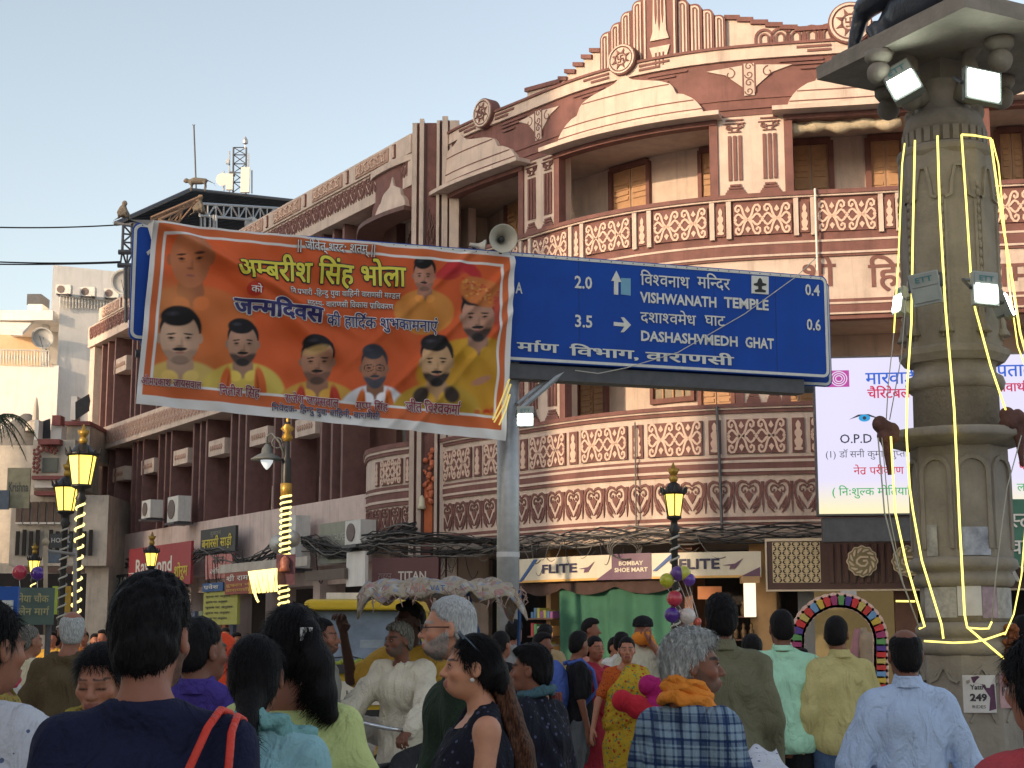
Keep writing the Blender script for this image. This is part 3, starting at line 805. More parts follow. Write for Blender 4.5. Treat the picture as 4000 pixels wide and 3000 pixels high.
# ---------------------------------------------------------------- curved bay between wing and pilaster
BY = Path([(-3.5, 38.2), (-3.32, 37.0), (-2.98, 36.3), (-2.6, 35.75), (-2.2, 35.3)])
BAY = thing('balcony_bay', 'narrow rounded balcony bay with a pointed cream arch beside the corner pilaster', 'balcony', (-3.2, 36.2, 0))
def bz(py): return BY.px(1540, py)[1]
bb = lambda nm, m, z0, z1, o0, o1: bandobj(nm, m, BAY, BY, 0, BY.L, z0, z1, o0, o1, .25)
bb('upper_wall', BROWN, bz(845), bz(655), -.3, 0); bb('coping', CREAM, bz(655), bz(630), -.3, .08)
a, b_ = BY.px(1486, 800)[0], BY.px(1603, 780)[0]
hd = MB(); c = (a+b_)/2; h = (b_-a)/2
zA = bz(840); HH = bz(692)-zA
for i2 in range(30):
 t0 = -1+2*i2/30; t1 = t0+2/30
 V = []
 for t in (t0, t1):
  hh = max(.002, domeh(t)*.9 + max(0, .1*(1-abs(t)*8)))
  for k in range(6): V.append(BY.at(c+h*t, zA+HH*hh*k/5, .05+.12*(1-hh*k/5)**1.5))
  V.append(BY.at(c+h*t, zA+HH*hh, 0))
 hd.add(V, [(k, 7+k, 8+k, k+1) for k in range(6)])
hd.build('arch_hood', CREAM, BAY)
e = MB(); band(e, BY, 0, BY.L, zA-.10, zA, -.3, .35, .2); e.build('eave', DKBROWN, BAY)
e = MB(); band(e, BY, 0.5, BY.L, 0, bz(660), -1.2, -1.0, .4); e.build('rear_wall', PINKW, BAY)
for nm, m, p0, p1, o in (('handrail', BROWN, 1735, 1755, .1), ('rail_stripe', CREAM, 1755, 1765, .08), ('stripe', BROWN, 1765, 1778, .06), ('balcony_wall', CREAM, 1778, 1900, .02), ('stripe', BROWN, 1900, 1914, .05), ('stripe', CREAM, 1914, 1924, .07),
                         ('stripe', BROWN, 1924, 1952, .05), ('stripe', CREAM, 1952, 1962, .07), ('stripe', BROWN, 1962, 1978, .05), ('heart_band', CREAM, 1978, 2090, .02), ('stripe', BROWN, 2090, 2112, .05), ('soffit_edge', CREAM, 2112, 2135, .06)):
 bb(nm, m, bz(p1), bz(p0), -.12, o)
qa = BY.px(1497, 1840)[0]; qb = BY.px(1578, 1840)[0]
bp = make_panel(qb-qa, bz(1795)-bz(1892)); place_copy(bp, [], BY, (qa+qb)/2, bz(1892), .02, BAY)
bn = make_narrow(.16, bz(1795)-bz(1892)); place_copy(bn, [], BY, qa-.22, bz(1892), .02, BAY); c2 = clone(bn, parent=BAY); c2.location = BY.at(qb+.2, bz(1892), .02)-wloc(BAY); c2.rotation_euler = (0, 0, BY.ang(qb+.2))
bh = make_heart(.4, bz(1985)-bz(2080)); bu = []
for k in range(7): place_copy(bh, bu, BY, .5+.43*k, bz(2080), .02, BAY)
e = MB()
for k in range(8):
 q = .3+.4*k; e2 = MB(); band(e2, BY, q, q+.08, bz(1735), bz(845), -1.2, -.9); e2.build('fin', FINB, BAY)
# ---------------------------------------------------------------- unseen blocks behind the camera, sized and placed to cast the evening shade
OCC = mat('pale_bounce_plaster', (.76, .70, .60), .85, .1, 2)  # wall colour lifted so the unseen blocks bounce more light
def street_block(name, label, foot, dirv, length, depth, h, storeys):
 d = Vector((*dirv, 0)).normalized(); nrm = Vector((-d.y, d.x, 0))
 if nrm.dot(-Vector(foot).to_3d()) > 0: nrm = -nrm
 f0 = Vector((*foot, 0)); t = thing(name, label, 'building', f0)
 b = MB(); P4 = [f0, f0+d*length, f0+d*length+nrm*depth, f0+nrm*depth]
 b.add([tuple(p) for p in P4]+[tuple(p+Vector((0, 0, h))) for p in P4], [(0,1,5,4),(1,2,6,5),(2,3,7,6),(3,0,4,7),(4,5,6,7),(0,3,2,1)]); b.build('wall', OCC, t)
 n = int(length/3)
 for s_ in range(storeys):
  for k in range(n):
   c = f0 + d*(1.5+3*k) - nrm*.02 + Vector((0, 0, 1.6+s_*(h-.8)/storeys+.6))
   w = MB(); M = Matrix((d, nrm, (0, 0, 1))).transposed(); w.obox(c, 1.2, .12, 1.5, M); w.build('window', DKBROWN, t)
 return t
nd = (-.64, .77)
def foot(w, L, base):  # point at lateral coordinate w, L metres sunward of the facade point base
 return None
p0 = Vector((1.0, 31.6)) - Vector((.77, .64))*30
street_block('tall_shade_block', 'tall pale block across the side street, unseen, placed to shade the facade', (p0.x-nd[0]*-.6, p0.y-nd[1]*.0), nd, 27, 10, 21.5, 6)
p1 = Vector((3.6, 29.8)) - Vector((.77, .64))*35
street_block('low_shade_block', 'lower pale block behind the crowd, unseen, placed to shade the square', (p1.x, p1.y), (.64, -.77), 29, 9, 15.1, 4)
# ---------------------------------------------------------------- white building far left
D0 = 60.
WB = thing('white_building', 'tall white plastered building with a railed terrace and balcony, left of the hotel', 'building', P(200, 2490, D0))
def bx(nm, m, px0, px1, py0, py1, D, dep, parent, skew=0., o=None):
 """a wall block whose front face spans the pixel box at depth D; skew = extra depth at its right edge"""
 b = MB(); x0, x1 = Xat(px0, (py0+py1)/2, D), Xat(px1, (py0+py1)/2, D+skew); z0, z1 = Zat(py1, D), Zat(py0, D)
 if py1 > 2470: z0 = 0
 V = [(x0, D, z0), (x1, D+skew, z0), (x1, D+skew+dep, z0), (x0, D+dep, z0)]
 b.add(V + [(x, y, z1) for x, y, _ in V], [(0,3,2,1),(4,5,6,7),(0,1,5,4),(1,2,6,5),(2,3,7,6),(3,0,4,7)])
 return b.build(nm, m, parent)
bx('upper_storey', WHITEW, 199, 620, 1035, 1420, 62, 8, WB, 2)
bx('main_wall', WHITEW, 205, 640, 1145, 2490, D0, 1.6, WB, 2)
bx('slab_edge', WHITEW, -60, 206, 1212, 1250, D0-.3, 5, WB)
bx('low_parapet', WHITEW, 108, 165, 1188, 1214, D0+2.5, 1, WB)
bx('balcony_back_wall', mat('peach_plaster', (.62, .42, .26), .85, .1), -60, 206, 1250, 1430, D0+3.2, .3, WB)
bx('balcony_parapet', WHITEW, -60, 205, 1428, 2490, D0-.2, 4, WB)
bx('balcony_pier', WHITEW, 160, 182, 1255, 1430, D0+.6, .4, WB)
bx('roof_cabin', METDK, 105, 160, 1148, 1190, D0+3, 1.2, WB)
b = MB(); p = [P(-60, 1240, D0+.2), P(133, 1250, D0+.2), P(88, 1298, D0-1.2), P(-60, 1292, D0-1.2)]; V = p+[q-Vector((0, 0, .12)) for q in p]
b.hexa([V[i] for i in (4, 5, 6, 7, 0, 1, 2, 3)]); b.build('awning', WHITEW, WB)
RAILW = mat('white_rail', (.6, .57, .52), .6, .1)
def railing(parent, px0, px1, pyt, pyb, D, n, m, D1=None, name='baluster'):
 D1 = D1 or D
 a, b2 = P(px0, pyt[0], D), P(px1, pyt[1], D1); c, d = P(px0, pyb[0], D), P(px1, pyb[1], D1)
 one('top_rail', m, parent, 'tube', [a, b2], .035, 6)
 r = .02
 for k in range(n+1):
  t = k/n; u = a.lerp(b2, t); v = c.lerp(d, t)
  if name == 'baluster' and k % 1 == 0:
   mid = (u+v)/2; e = MB(); e.tube([u, u.lerp(v, .3), mid, u.lerp(v, .7), v], [.02, .03, .045, .03, .02], 6); e.build(name, m, parent)
  else: one(name, m, parent, 'tube', [u, v], r, 5)
railing(WB, 236, 500, (1155, 1180), (1202, 1212), D0-.1, 22, RAILW, D0+1.2)
bx('terrace_back', DARKIN, 240, 500, 1160, 1200, D0+1.0, .2, WB, 1)
railing(WB, 5, 192, (1366, 1370), (1424, 1430), D0-.3, 17, RAILW)
def ac_unit(px, py, w, h, D, label, group=None, rz=0.):
 c = P(px, py, D); t = thing('air_conditioner', label, 'air conditioner', c, group)
 M = Matrix.Rotation(rz, 3, 'Z')
 b = MB(); b.obox(c, w, .32, h, M); cs = b.build('casing', ACW, t)
 b = MB(); b.lathe(c + M @ Vector((-w*.16, -.162, 0)), [(h*.40, 0), (h*.40, .02)], 20, ax=M @ Matrix.Rotation(R(90), 3, 'X')); b.build('fan_grille', ACF, t)
 b = MB()
 for sg in (-1, 1): b.obox(c + M @ Vector((sg*w*.35, 0, -h*.5-.03)), .05, .5, .05, M)
 b.build('bracket', METDK, t); return t
for i, (px, py, lb) in enumerate(((251, 1133, 'leftmost of three air conditioners above the white terrace railing'), (345, 1142, 'middle of three air conditioners above the white terrace railing'), (438, 1148, 'air conditioner above the white terrace railing nearest the blue sign'))):
 ac_unit(px, py, .58, .36, D0+.0+i*.4, lb, 'air conditioners on the white building')
def dish(px, py, r, D, label):
 c = P(px, py, D); t = thing('satellite_dish', label, 'satellite dish', c)
 b = MB(); b.lathe(c, [(.01, .0), (r*.5, .04), (r, .14), (r*1.02, .14), (r*.5, .05), (.01, .02)], 20, ax=Matrix.Rotation(R(110), 3, 'X')); b.build('reflector', mat('dish_grey', (.5, .5, .49), .5, .1), t, True)
 b = MB(); b.tube([c, c+Vector((.1, .2, -.6))], .03, 6); b.tube([c+Vector((0, 0, -r)), c+Vector((0, -.5, -.05))], .012, 5); b.build('arm', METDK, t)
dish(170, 1318, .42, D0-.4, 'grey satellite dish on the pier of the white balcony'); dish(487, 1100, .5, D0, 'pale satellite dish beside the shed mast')
RB = thing('painted_house', 'low cream house with red trim and painted flowers below the white building', 'building', P(200, 2490, 52))
OLDW = mat('old_cream_plaster', (.55, .49, .42), .9, .2, 2.5, streak=.45, bump=.2)
REDT = mat('faded_red_trim', (.26, .09, .085), .8, .15, streak=.2)
for nm, m, a, b_, c, d, D, dep in (('upper_wall', OLDW, 240, 350, 1655, 1785, 52, 3), ('cornice', REDT, 238, 352, 1645, 1660, 51.8, 3.4), ('window_wall', OLDW, 126, 290, 1718, 1900, 50, 3), ('cornice', REDT, 148, 232, 1715, 1735, 49.6, 1), ('gable', REDT, 203, 236, 1622, 1660, 51, .5), ('gable_wall', WHITEW, 198, 240, 1655, 1720, 51.2, .6),
                                  ('string_course', REDT, 123, 290, 1858, 1872, 49.7, .6), ('floor_wall', WHITEW, 135, 290, 1872, 1905, 49.9, .5), ('string_course', REDT, 135, 290, 1918, 1934, 49.7, .6), ('lower_wall', OLDW, 40, 420, 1934, 2210, 50.2, 3), ('lower_wall_base', OLDW, -80, 420, 2200, 2490, 50.6, 3),
                                  ('window', mat('dusty_glass', (1, 1, 1)), 165, 225, 1788, 1845, 49.95, .1), ('side_wall', OLDW, -100, 130, 1740, 2210, 52.5, 3), ('pier', WHITEW, 276, 300, 1548, 1640, 52, .5), ('turret', WHITEW, 134, 150, 1640, 1720, 50.5, .5)):
 bx(nm, m, a, b_, c, d, D, dep, RB)
for k in range(12):
 bx('window', DARKIN, 60+k*26, 74+k*26, 2075 - (k % 2)*6, 2170, 50.1, .05, RB) if k != 4 else None
e = MB()
for (px, py) in ((143, 1765), (160, 1752), (178, 1750), (196, 1753), (212, 1760), (143, 1800), (143, 1835), (146, 1782), (141, 1818)):
 c = P(px, py, 49.9)
 for j in range(5): e.ball(c+Vector((.09*math.cos(j*1.26), -.02, .09*math.sin(j*1.26))), .05, 6, 4)
e.build('painted_flower', REDT, RB, kind='stuff')
e = MB()
for k in range(16):
 a = P(152+2.9*k, 1650-1*k, 51); e.tube([a, P(152+2.9*k, 1712, 51)], .015, 4)
for k in range(18):
 e.tube([P(296+3*k, 1570-1.8*k, 51.5), P(296+3*k, 1640-2.0*k, 51.5)], .018, 4)
 e.tube([P(296+3*k, 1575-1.8*k, 51.5), P(301+3*k, 1600-2.0*k, 51.5), P(296+3*k, 1630-2.0*k, 51.5)], .014, 4)
e.build('lattice_railing', METDK, RB, kind='stuff')
DM = thing('temple_dome', 'weathered grey dome with a spiked finial behind the painted house', 'dome', P(95, 1750, 56))
b = MB(); c = P(95, 1830, 56); r = (150/FPX)*56/1.02
b.lathe(c, [(r, -6), (r, 0), (r*1.03, .1), (r*.98, .45), (r*.86, 1.0), (r*.6, 1.45), (r*.3, 1.75), (.12, 1.95)], 26); b.build('dome_shell', mat('weathered_dome', (.17, .16, .15), .85, .3, 3, bump=.3), DM, True)
b = MB(); b.lathe(P(138, 1652, 55), [(.35, -.3), (.3, 0), (.12, .1), (.1, .5), (.02, .9)], 10); b.build('finial', OLDW, DM)
def pxboard(name, label, px0, px1, py0, py1, D, m, txt=None, tm=None, cat='signboard', hh=.3):
 c = (P(px0, py1, D)+P(px1, py0, D))/2; t = thing(name, label, cat, c); w_ = (px1-px0)/FPX*D; h_ = Zat(py0, D)-Zat(py1, D)
 one('board', m, t, 'obox', c, w_, .08, h_)
 if txt:
  e = MB(); put_text(e, txt, lambda x, y: c+Vector((x, -.055, y)), -w_*.44, -h_*hh*.4, h_*hh, w_*.88, .02); e.build('lettering', tm, t)
 return t
FB = mat('faded_banner', (.36, .33, .22), .7, .25, 4); FI = mat('faded_ink', (.12, .12, .11), .7, 0); GYB = mat('grey_blue_board', (.12, .15, .2), .6, .2); DKB = mat('dark_board', (.06, .065, .07), .6, .2)
pxboard('cloth_banner', 'faded yellow Krishna cloth banner on the old house at far left', 28, 118, 1828, 1985, 48.5, FB, 'Krishna', FI, 'banner', .22)
pxboard('signboard', 'grey blue signboard at the far left edge', -30, 36, 1915, 1990, 48.3, GYB); pxboard('signboard', 'dark signboard behind the black lantern post', 196, 282, 2085, 2140, 48, DKB, 'HOTEL', mat('pale_ink', (.5, .5, .48), .6, 0))
pxboard('signboard', 'lower grey board under the dark signboard', 190, 262, 2150, 2200, 47.8, GYB); pxboard('roof_awning', 'long rusty shop awning at the far left', 60, 330, 2215, 2238, 46.5, mat('rusty_awning', (.16, .10, .08), .8, .3), cat='awning'); pxboard('shop_stall', 'dark open shop stall at the far left', -60, 330, 2240, 2480, 47.5, DARKIN, cat='shop')
for k, (px, nm_, c_) in enumerate(((20, 'marigold', (.5, .3, .05)), (66, 'pink', (.5, .12, .2)), (205, 'lime', (.4, .5, .08)), (232, 'scarlet', (.5, .05, .04)), (255, 'amber', (.5, .3, .05)))):
 pxboard('hanging_cloth', '%s cloth hanging at the shop fronts at far left' % nm_, px, px+22, 2290+8*(k % 2), 2400, 44, mat('cloth_%s' % nm_, c_, .8, .2), cat='cloth')
for k in range(7): bx('shutter', mat('old_shutter', (.16, .11, .09), .8, .2), 62+31*k, 84+31*k, 1960, 2040, 50.12, .08, RB); bx('window_sill', WHITEW, 60+31*k, 86+31*k, 2040, 2047, 50.0, .15, RB)
PALM = thing('palm_tree', 'palm with drooping dark fronds at the left edge', 'tree', P(-60, 2490, 45)*1.0)
b = MB(); top = P(-25, 1640, 45); b.tube([Vector((top.x, 45, 0)), top], [.2, .13], 8); b.build('trunk', mat('palm_bark', (.12, .09, .07), .9, .3, 10, bump=.5), PALM)
b = MB()
for k in range(26):
 an = 2*PI*k/26+random.uniform(-.1, .1); L_ = random.uniform(.9, 1.35); el = random.uniform(-.2, .9)
 pts = [top + Vector((math.cos(an)*L_*t, math.sin(an)*L_*t, L_*(el*t-1.15*t*t))) for t in [j/7 for j in range(8)]]
 b.tube(pts, [.016]*7+[.004], 4)
 for j in range(1, 8):
  for sg in (-1, 1):
   for u in (0, .5):
    a = pts[j-1].lerp(pts[j], u); d = (pts[j]-pts[j-1]).normalized(); sd = d.cross(Vector((0, 0, 1))).normalized()*sg
    t2 = a + (d*.35+sd*.5+Vector((0, 0, -.55)))*.30*(1.1-j/11)
    b.add([a, a+d*.035, t2], [(0, 1, 2)])
b.build('crown', mat('palm_leaf', (.045, .06, .03), .6, .3, 5), PALM, kind='stuff')
# ---------------------------------------------------------------- steel shed roof with trusses on the roof behind the wing
SD = 50.
SH = thing('roof_shed', 'dark corrugated steel shed roof on lattice trusses above the side wing', 'shed', P(700, 1000, SD))
CORR = mat('corrugated_sheet', (.085, .09, .10), .55, .2, 3, metal=.3, streak=.3)
def corr(quad, n, m, name='roof_sheet'):
 """corrugated sheet between corner points a,b (one end) and c,d (other end), ridges running a to d"""
 a, b, c, d = [Vector(p) for p in quad]; N = (b-a).cross(d-a).normalized(); V = []; F = []
 for i in range(n*4+1):
  t = i/(n*4); h = .045*math.sin(i*PI/2)
  V += [a.lerp(b, t)+N*h, d.lerp(c, t)+N*h]
 F = [(2*i, 2*i+1, 2*i+3, 2*i+2) for i in range(n*4)]
 mb = MB(); mb.add(V, F); return mb.build(name, m, SH)
e1, e2 = P(452, 870, 46), P(745, 742, 50)
corr([P(452, 870, 47.5), P(745, 742, 52), P(1175, 788, 60), P(1120, 925, 62)], 26, CORR)
e1 = P(452, 872, 47.5); b = MB(); b.tube([e1, P(745, 740, 52)], .07, 6); b.tube([P(745, 740, 52), P(1175, 786, 60)], .06, 6); b.build('verge_beam', METDK, SH)
b = MB(); b.tube([e1, P(520, 880, 47), P(1150, 930, 58)], .09, 6); b.build('eave_beam', METDK, SH)
RUST = mat('rusty_steel', (.28, .17, .11), .7, .25, 10)
def truss(p0, p1, q0, q1, n, m, name='truss'):
 b = MB(); b.tube([p0, p1], .045, 5); b.tube([q0, q1], .045, 5)
 for k in range(n+1):
  t = k/n; u = p0.lerp(p1, t); v = q0.lerp(q1, t); b.tube([u, v], .03, 5)
  if k < n:
   w = q0.lerp(q1, (k+1)/n) if k % 2 == 0 else p0.lerp(p1, (k+1)/n); b.tube([u if k % 2 == 0 else v, w], .03, 5)
 return b.build(name, m, SH)
truss(P(590, 850, 49), P(790, 765, 50), P(590, 862, 49), P(760, 795, 50), 7, RUST)
truss(P(620, 858, 49), P(760, 795, 50), P(640, 866, 49), P(700, 866, 50), 3, RUST)
truss(P(780, 795, 51), P(1120, 815, 58), P(780, 842, 51), P(1120, 870, 58), 12, METGR)
for px in (785, 800, 820, 835, 845): one('post', METGR, SH, 'tube', [P(px, 840, 51.5), P(px, 1000, 51.5)], .04, 5)
for px in (492, 512): one('post', METDK, SH, 'tube', [P(px, 1150, 46.5), P(px, 1260, 46.5)], .05, 6)
truss(P(482, 880, 46), P(478, 980, 46), P(515, 885, 46.6), P(515, 980, 46.6), 3, METDK)
truss(P(478, 980, 46), P(520, 984, 46.6), P(470, 1035, 46), P(520, 1040, 46.6), 2, METDK)
bxm = MB(); bxm.tube([P(463, 985, 46), P(520, 985, 46)], .08, 6); bxm.build('platform', METDK, SH); bxm = MB(); bxm.tube([P(460, 1036, 46), P(520, 1038, 46)], .08, 6); bxm.build('platform', METDK, SH)
for px in (490, 505, 512): one('ladder_post', METDK, SH, 'tube', [P(px, 1038, 46), P(px, 1165, 46)], .06, 6)
c = P(983, 875, 55); fanl = one('shed_fan', METGR, SH, 'lathe', c, [(.24, 0), (.26, .05), (.24, .1)], 16, ax=Matrix.Rotation(R(90), 3, 'X'))
MS = thing('roof_mast', 'thin bent aerial mast rising from the shed ridge', 'mast', P(765, 735, 50))
one('pole', METDK, MS, 'tube', [P(766, 735, 50), P(762, 620, 50), P(757, 490, 50)], .028, 6)
for k in (-1, 1): one('tip_spike', METDK, MS, 'tube', [P(757, 495, 50), P(757+k*4, 486, 50)], .015, 5)
TW = thing('antenna_tower', 'small lattice telecom tower with white panel antennas on the roof', 'tower', P(935, 750, 56))
TD = 56.
def tp(x, y, d=0): return P(x, y, TD+d)
leg = [(912, 0), (962, 0), (912, .6), (962, .6)]
for x, d in leg: one('leg', METDK, TW, 'tube', [tp(x-2, 760, d), tp(x, 576, d)], .035, 5)
b = MB(); ys = [576, 605, 640, 675, 712, 750]
for i in range(5):
 for d in (0, .6):
  b.tube([tp(912, ys[i], d), tp(962, ys[i], d)], .02, 4); b.tube([tp(912, ys[i], d), tp(962, ys[i+1], d)], .016, 4); b.tube([tp(962, ys[i], d), tp(912, ys[i+1], d)], .016, 4)
b.build('lattice', METDK, TW)
for x, y0, y1 in ((896, 590, 750), (970, 600, 755), (984, 665, 755), (874, 668, 745)): one('antenna_pole', METGR, TW, 'tube', [tp(x, y1, -.2), tp(x, y0, -.2)], .03, 5)
PANT = mat('antenna_white', (.7, .67, .6), .5, .05)
for x, y0, y1, w in ((958, 655, 752, .16), (897, 680, 742, .12)):
 b = MB(); c = (tp(x, y0, -.4)+tp(x, y1, -.4))/2; b.obox(c, w*2, .12, (tp(x, y0).z-tp(x, y1).z)); b.build('panel_antenna', PANT, TW)
one('dish_antenna', PANT, TW, 'lathe', tp(870, 702, -.4), [(.01, -.05), (.22, -.04), (.24, .05), (.01, .06)], 16, ax=Matrix.Rotation(R(90), 3, 'X'))
one('top_sensor', METGR, TW, 'lathe', tp(958, 565), [(.02, -.15), (.02, 0), (.1, .05), (.1, .15), (.02, .3)], 8)
one('radio_unit', METGR, TW, 'obox', tp(890, 632, -.3), .12, .12, .16); one('radio_unit', METDK, TW, 'obox', tp(907, 680, -.3), .2, .15, .15)
MONK = mat('monkey_fur', (.17, .14, .11), .95, .3, 30, bump=.4)
def monkey(px, py, D, label, s=1., face=1, sit=True):
 c = P(px, py, D); b = MB()
 if sit:
  body = [(0, 0, .10), (-.02, 0, .22), (0, 0, .36), (.02*face, 0, .44)]; rad = [.15, .17, .12, .07]
  b.tube([c+Vector(p)*s for p in body], [r_*s for r_ in rad], 10); b.ball(c+Vector((.04*face, -.02, .50))*s, .085*s, 10, 8); b.ball(c+Vector((.10*face, -.05, .48))*s, .04*s, 8, 6)
  for sg in (-1, 1):
   b.tube([c+Vector((.05*face, sg*.1, .36))*s, c+Vector((.14*face, sg*.12, .2))*s, c+Vector((.16*face, sg*.1, .03))*s], [.045*s, .035*s, .025*s], 6)
   b.tube([c+Vector((-.02*face, sg*.1, .1))*s, c+Vector((.14*face, sg*.16, .2))*s, c+Vector((.12*face, sg*.15, .02))*s], [.07*s, .05*s, .03*s], 6)
  b.tube([c+Vector((-.1*face, 0, .06))*s, c+Vector((-.25*face, 0, .0))*s, c+Vector((-.34*face, 0, -.2))*s], [.03*s, .022*s, .012*s], 6)
 else:
  b.tube([c+Vector((x, 0, z))*s for x, z in ((-.32, .27), (-.15, .33), (.1, .32), (.26, .34))], [.09*s, .12*s, .11*s, .07*s], 10); b.ball(c+Vector((-.40*1, -.02, .33))*s, .085*s, 10, 8); b.ball(c+Vector((-.47, -.04, .31))*s, .04*s, 8, 6)
  for x in (-.25, .2):
   for sg in (-1, 1): b.tube([c+Vector((x, sg*.07, .28))*s, c+Vector((x+.03, sg*.08, .14))*s, c+Vector((x-.01, sg*.08, 0))*s], [.05*s, .032*s, .022*s], 6)
  b.tube([c+Vector((.3, 0, .34))*s, c+Vector((.5, 0, .25))*s, c+Vector((.62, 0, .05))*s], [.028*s, .022*s, .012*s], 6)
 o = b.build('macaque_monkey', MONK, None, True)
 md = o.modifiers.new('r', 'REMESH'); md.mode = 'VOXEL'; md.voxel_size = .03*s; md.use_smooth_shade = True
 tag(o, label, 'monkey', 'monkeys on the steel shed')
monkey(480, 858, 46, 'grey monkey sitting at the left tip of the shed roof', 1., 1)
monkey(775, 745, 50, 'monkey walking along the shed ridge beside the mast', 1., 1, False)
monkey(775, 838, 50.5, 'pale brown monkey crouched inside the shed truss', 1.15, 1)
# ================================================================ ground floor shops of the corner building
ZS = FA.px(2700, 2103)[1]           # underside of the balcony
sb = lambda nm, m, pa, a, b, z0, z1, o0, o1, par=None, **k: bandobj(nm, m, par or BLD, pa, a, b, z0, z1, o0, o1, **k)
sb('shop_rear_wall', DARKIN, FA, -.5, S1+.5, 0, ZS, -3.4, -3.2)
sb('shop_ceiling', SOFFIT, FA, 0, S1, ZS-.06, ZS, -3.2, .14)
sb('shop_floor', PAVE, FA, 0, S1, .13, .17, -3.2, .3)
SHOPW = mat('shop_wood', (.16, .075, .05), .6, .25, 6)
ORW = mat('ochre_shop_wall', (.50, .30, .14), .75, .15, 4)
for px, w, m in ((1795, .5, CREAM), (2165, .14, ORW), (2690, .3, SHOPW), (2985, .5, ORW), (3150, .3, mat('grey_paint', (.2, .2, .2), .7)), (3540, .4, SHOPW)):
 q = FA.px(px, 2400, -.4)[0]; sb('shop_pier', m, FA, q-w/2, q+w/2, .13, ZS, -1.0, -.25)
def signband(px0, px1, pyt0, pyt1, o):
 """coordinates of a sign hung at offset o between two pixel columns: function (u in m from left, v in m from bottom)"""
 q0, z0 = FA.px(px0, pyt1, o); q1, _ = FA.px(px1, pyt1, o); z1 = FA.px(px0, pyt0, o)[1]
 return q0, q1, z0, z1
OO = .35
q0, q1, z0, z1 = signband(2025, 2975, 2175, 2285, OO)
z0 = FA.px(2500, 2262, OO)[1]; z1 = FA.px(2500, 2163, OO)[1]; H = z1-z0
SG = thing('shop_signboard', 'long cream and purple shoe shop signboard under the curved balcony', 'signboard', FA.at((q0+q1)/2, z0, OO))
YEL = mat('sign_cream', (.62, .56, .44), .45, .06, 3, streak=.15); PUR = mat('sign_purple', (.13, .065, .11), .45, .1, 4, streak=.1); NAVY = mat('sign_navy', (.035, .03, .07), .5, 0); ORA = mat('sign_orange', (.65, .36, .10), .5, .05); BLU = mat('sign_blue', (.03, .09, .25), .5, 0); RED = mat('sign_red', (.35, .05, .06), .5, .1)
sb('board', YEL, FA, q0, q1, z0, z1, OO-.14, OO, SG)
sb('lower_stripe', ORA, FA, q0+.005, q1-.005, z0, z0+H*.09, OO-.1, OO+.008, SG)
fS = lambda x, y, o: FA.at(x, y, OO+o); fT = lambda x, y: FA.at(x, y, OO+.016)
qa, qb = FA.px(2390, 2200, OO)[0], FA.px(2545, 2200, OO)[0]
sb('purple_panel', PUR, FA, qa, qb, z0, z1+.01, OO-.1, OO+.010, SG)
e = MB(); e.prism([(qa-.35, z0), (qa, z0), (qa, z0+H*.45)], fS, -.01, .012); e.build('purple_corner', PUR, SG); e = MB(); e.prism([(q1-.4, z0+.0), (q1-.02, z0), (q1-.02, z0+H*.4)], fS, -.01, .012); e.build('purple_corner', PUR, SG)
e = MB(); e.prism([(q0+.02, z0+.02), (q0+.12, z0+.02), (q0+.62, z1-.02), (q0+.5, z1-.02)], fS, -.01, .012); e.prism([(qb+.02, z0+H*.3), (qb+.1, z0+H*.3), (qb+.5, z1-.02), (qb+.38, z1-.02)], fS, -.01, .012); e.build('blue_slash', BLU, SG)
e = MB()
qf = FA.px(2117, 2200, OO)[0]; put_text(e, 'FLITE', fT, qf, z0+H*.36, H*.33, FA.px(2255, 2200, OO)[0]-qf, .03)
o = e.build('lettering', NAVY, SG); e = MB()
qf = FA.px(2650, 2200, OO)[0]; put_text(e, 'FLITE', fT, qf, z0+H*.36, H*.36, FA.px(2812, 2200, OO)[0]-qf, .03); e.build('lettering', NAVY, SG)
e = MB(); put_text(e, 'BOMBAY', fT, (qa+qb)/2, z0+H*.56, H*.15, (qb-qa)*.62, .03, 'C'); e.build('lettering', YEL, SG); e = MB(); put_text(e, 'SHOE MART', fT, (qa+qb)/2, z0+H*.30, H*.15, (qb-qa)*.84, .03, 'C'); e.build('lettering', YEL, SG)
for pxl in (2262, 2822):
 e = MB(); q = FA.px(pxl, 2200, OO)[0]; e.prism([(q, z0+H*.48), (q+.22, z0+H*.54), (q+.36, z0+H*.74), (q+.22, z0+H*.34), (q+.12, z0+H*.32), (q+.14, z0+H*.46)], fS, .0, .014); e.build('wing_logo', PUR, SG)
q0, q1, z0, z1 = signband(1450, 1712, 2170, 2270, .3)
c0, c1 = P(1452, 2290, 33.6), P(1712, 2285, 33.2); zt_ = Zat(2178, 33.4); zb_ = Zat(2300, 33.4)
TS = thing('watch_shop_signboard', 'dark maroon signboard with pale capital letters left of the steel pole', 'signboard', c0)
MAR = mat('sign_maroon', (.085, .028, .04), .35, .12, 3)
d = (c1-c0); d.z = 0; L_ = d.length; d.normalize(); nn = Vector((d.y, -d.x, 0))
fW = lambda x, y, o: c0 + d*x + nn*o + Vector((0, 0, y-c0.z))
e = MB(); e.prism([(0, zb_), (L_, zb_), (L_, zt_), (0, zt_)], fW, -.15, 0); e.build('board', MAR, TS)
e = MB(); put_text(e, 'TITAN', lambda x, y: fW(x, y, .012), L_*.40, zb_+(zt_-zb_)*.28, .17, L_*.42, .02); e.build('lettering', mat('sign_pale', (.5, .47, .45), .5, 0), TS)
e = MB(); put_text(e, 'टाइटन', lambda x, y: fW(x, y, .012), L_*.10, zb_+(zt_-zb_)*.28, .15, L_*.2, .02); e.build('lettering', mat('sign_dim', (.22, .15, .15), .5, 0), TS)
q0 = FA.px(2990, 2200, OO)[0]; q1 = S1-.2
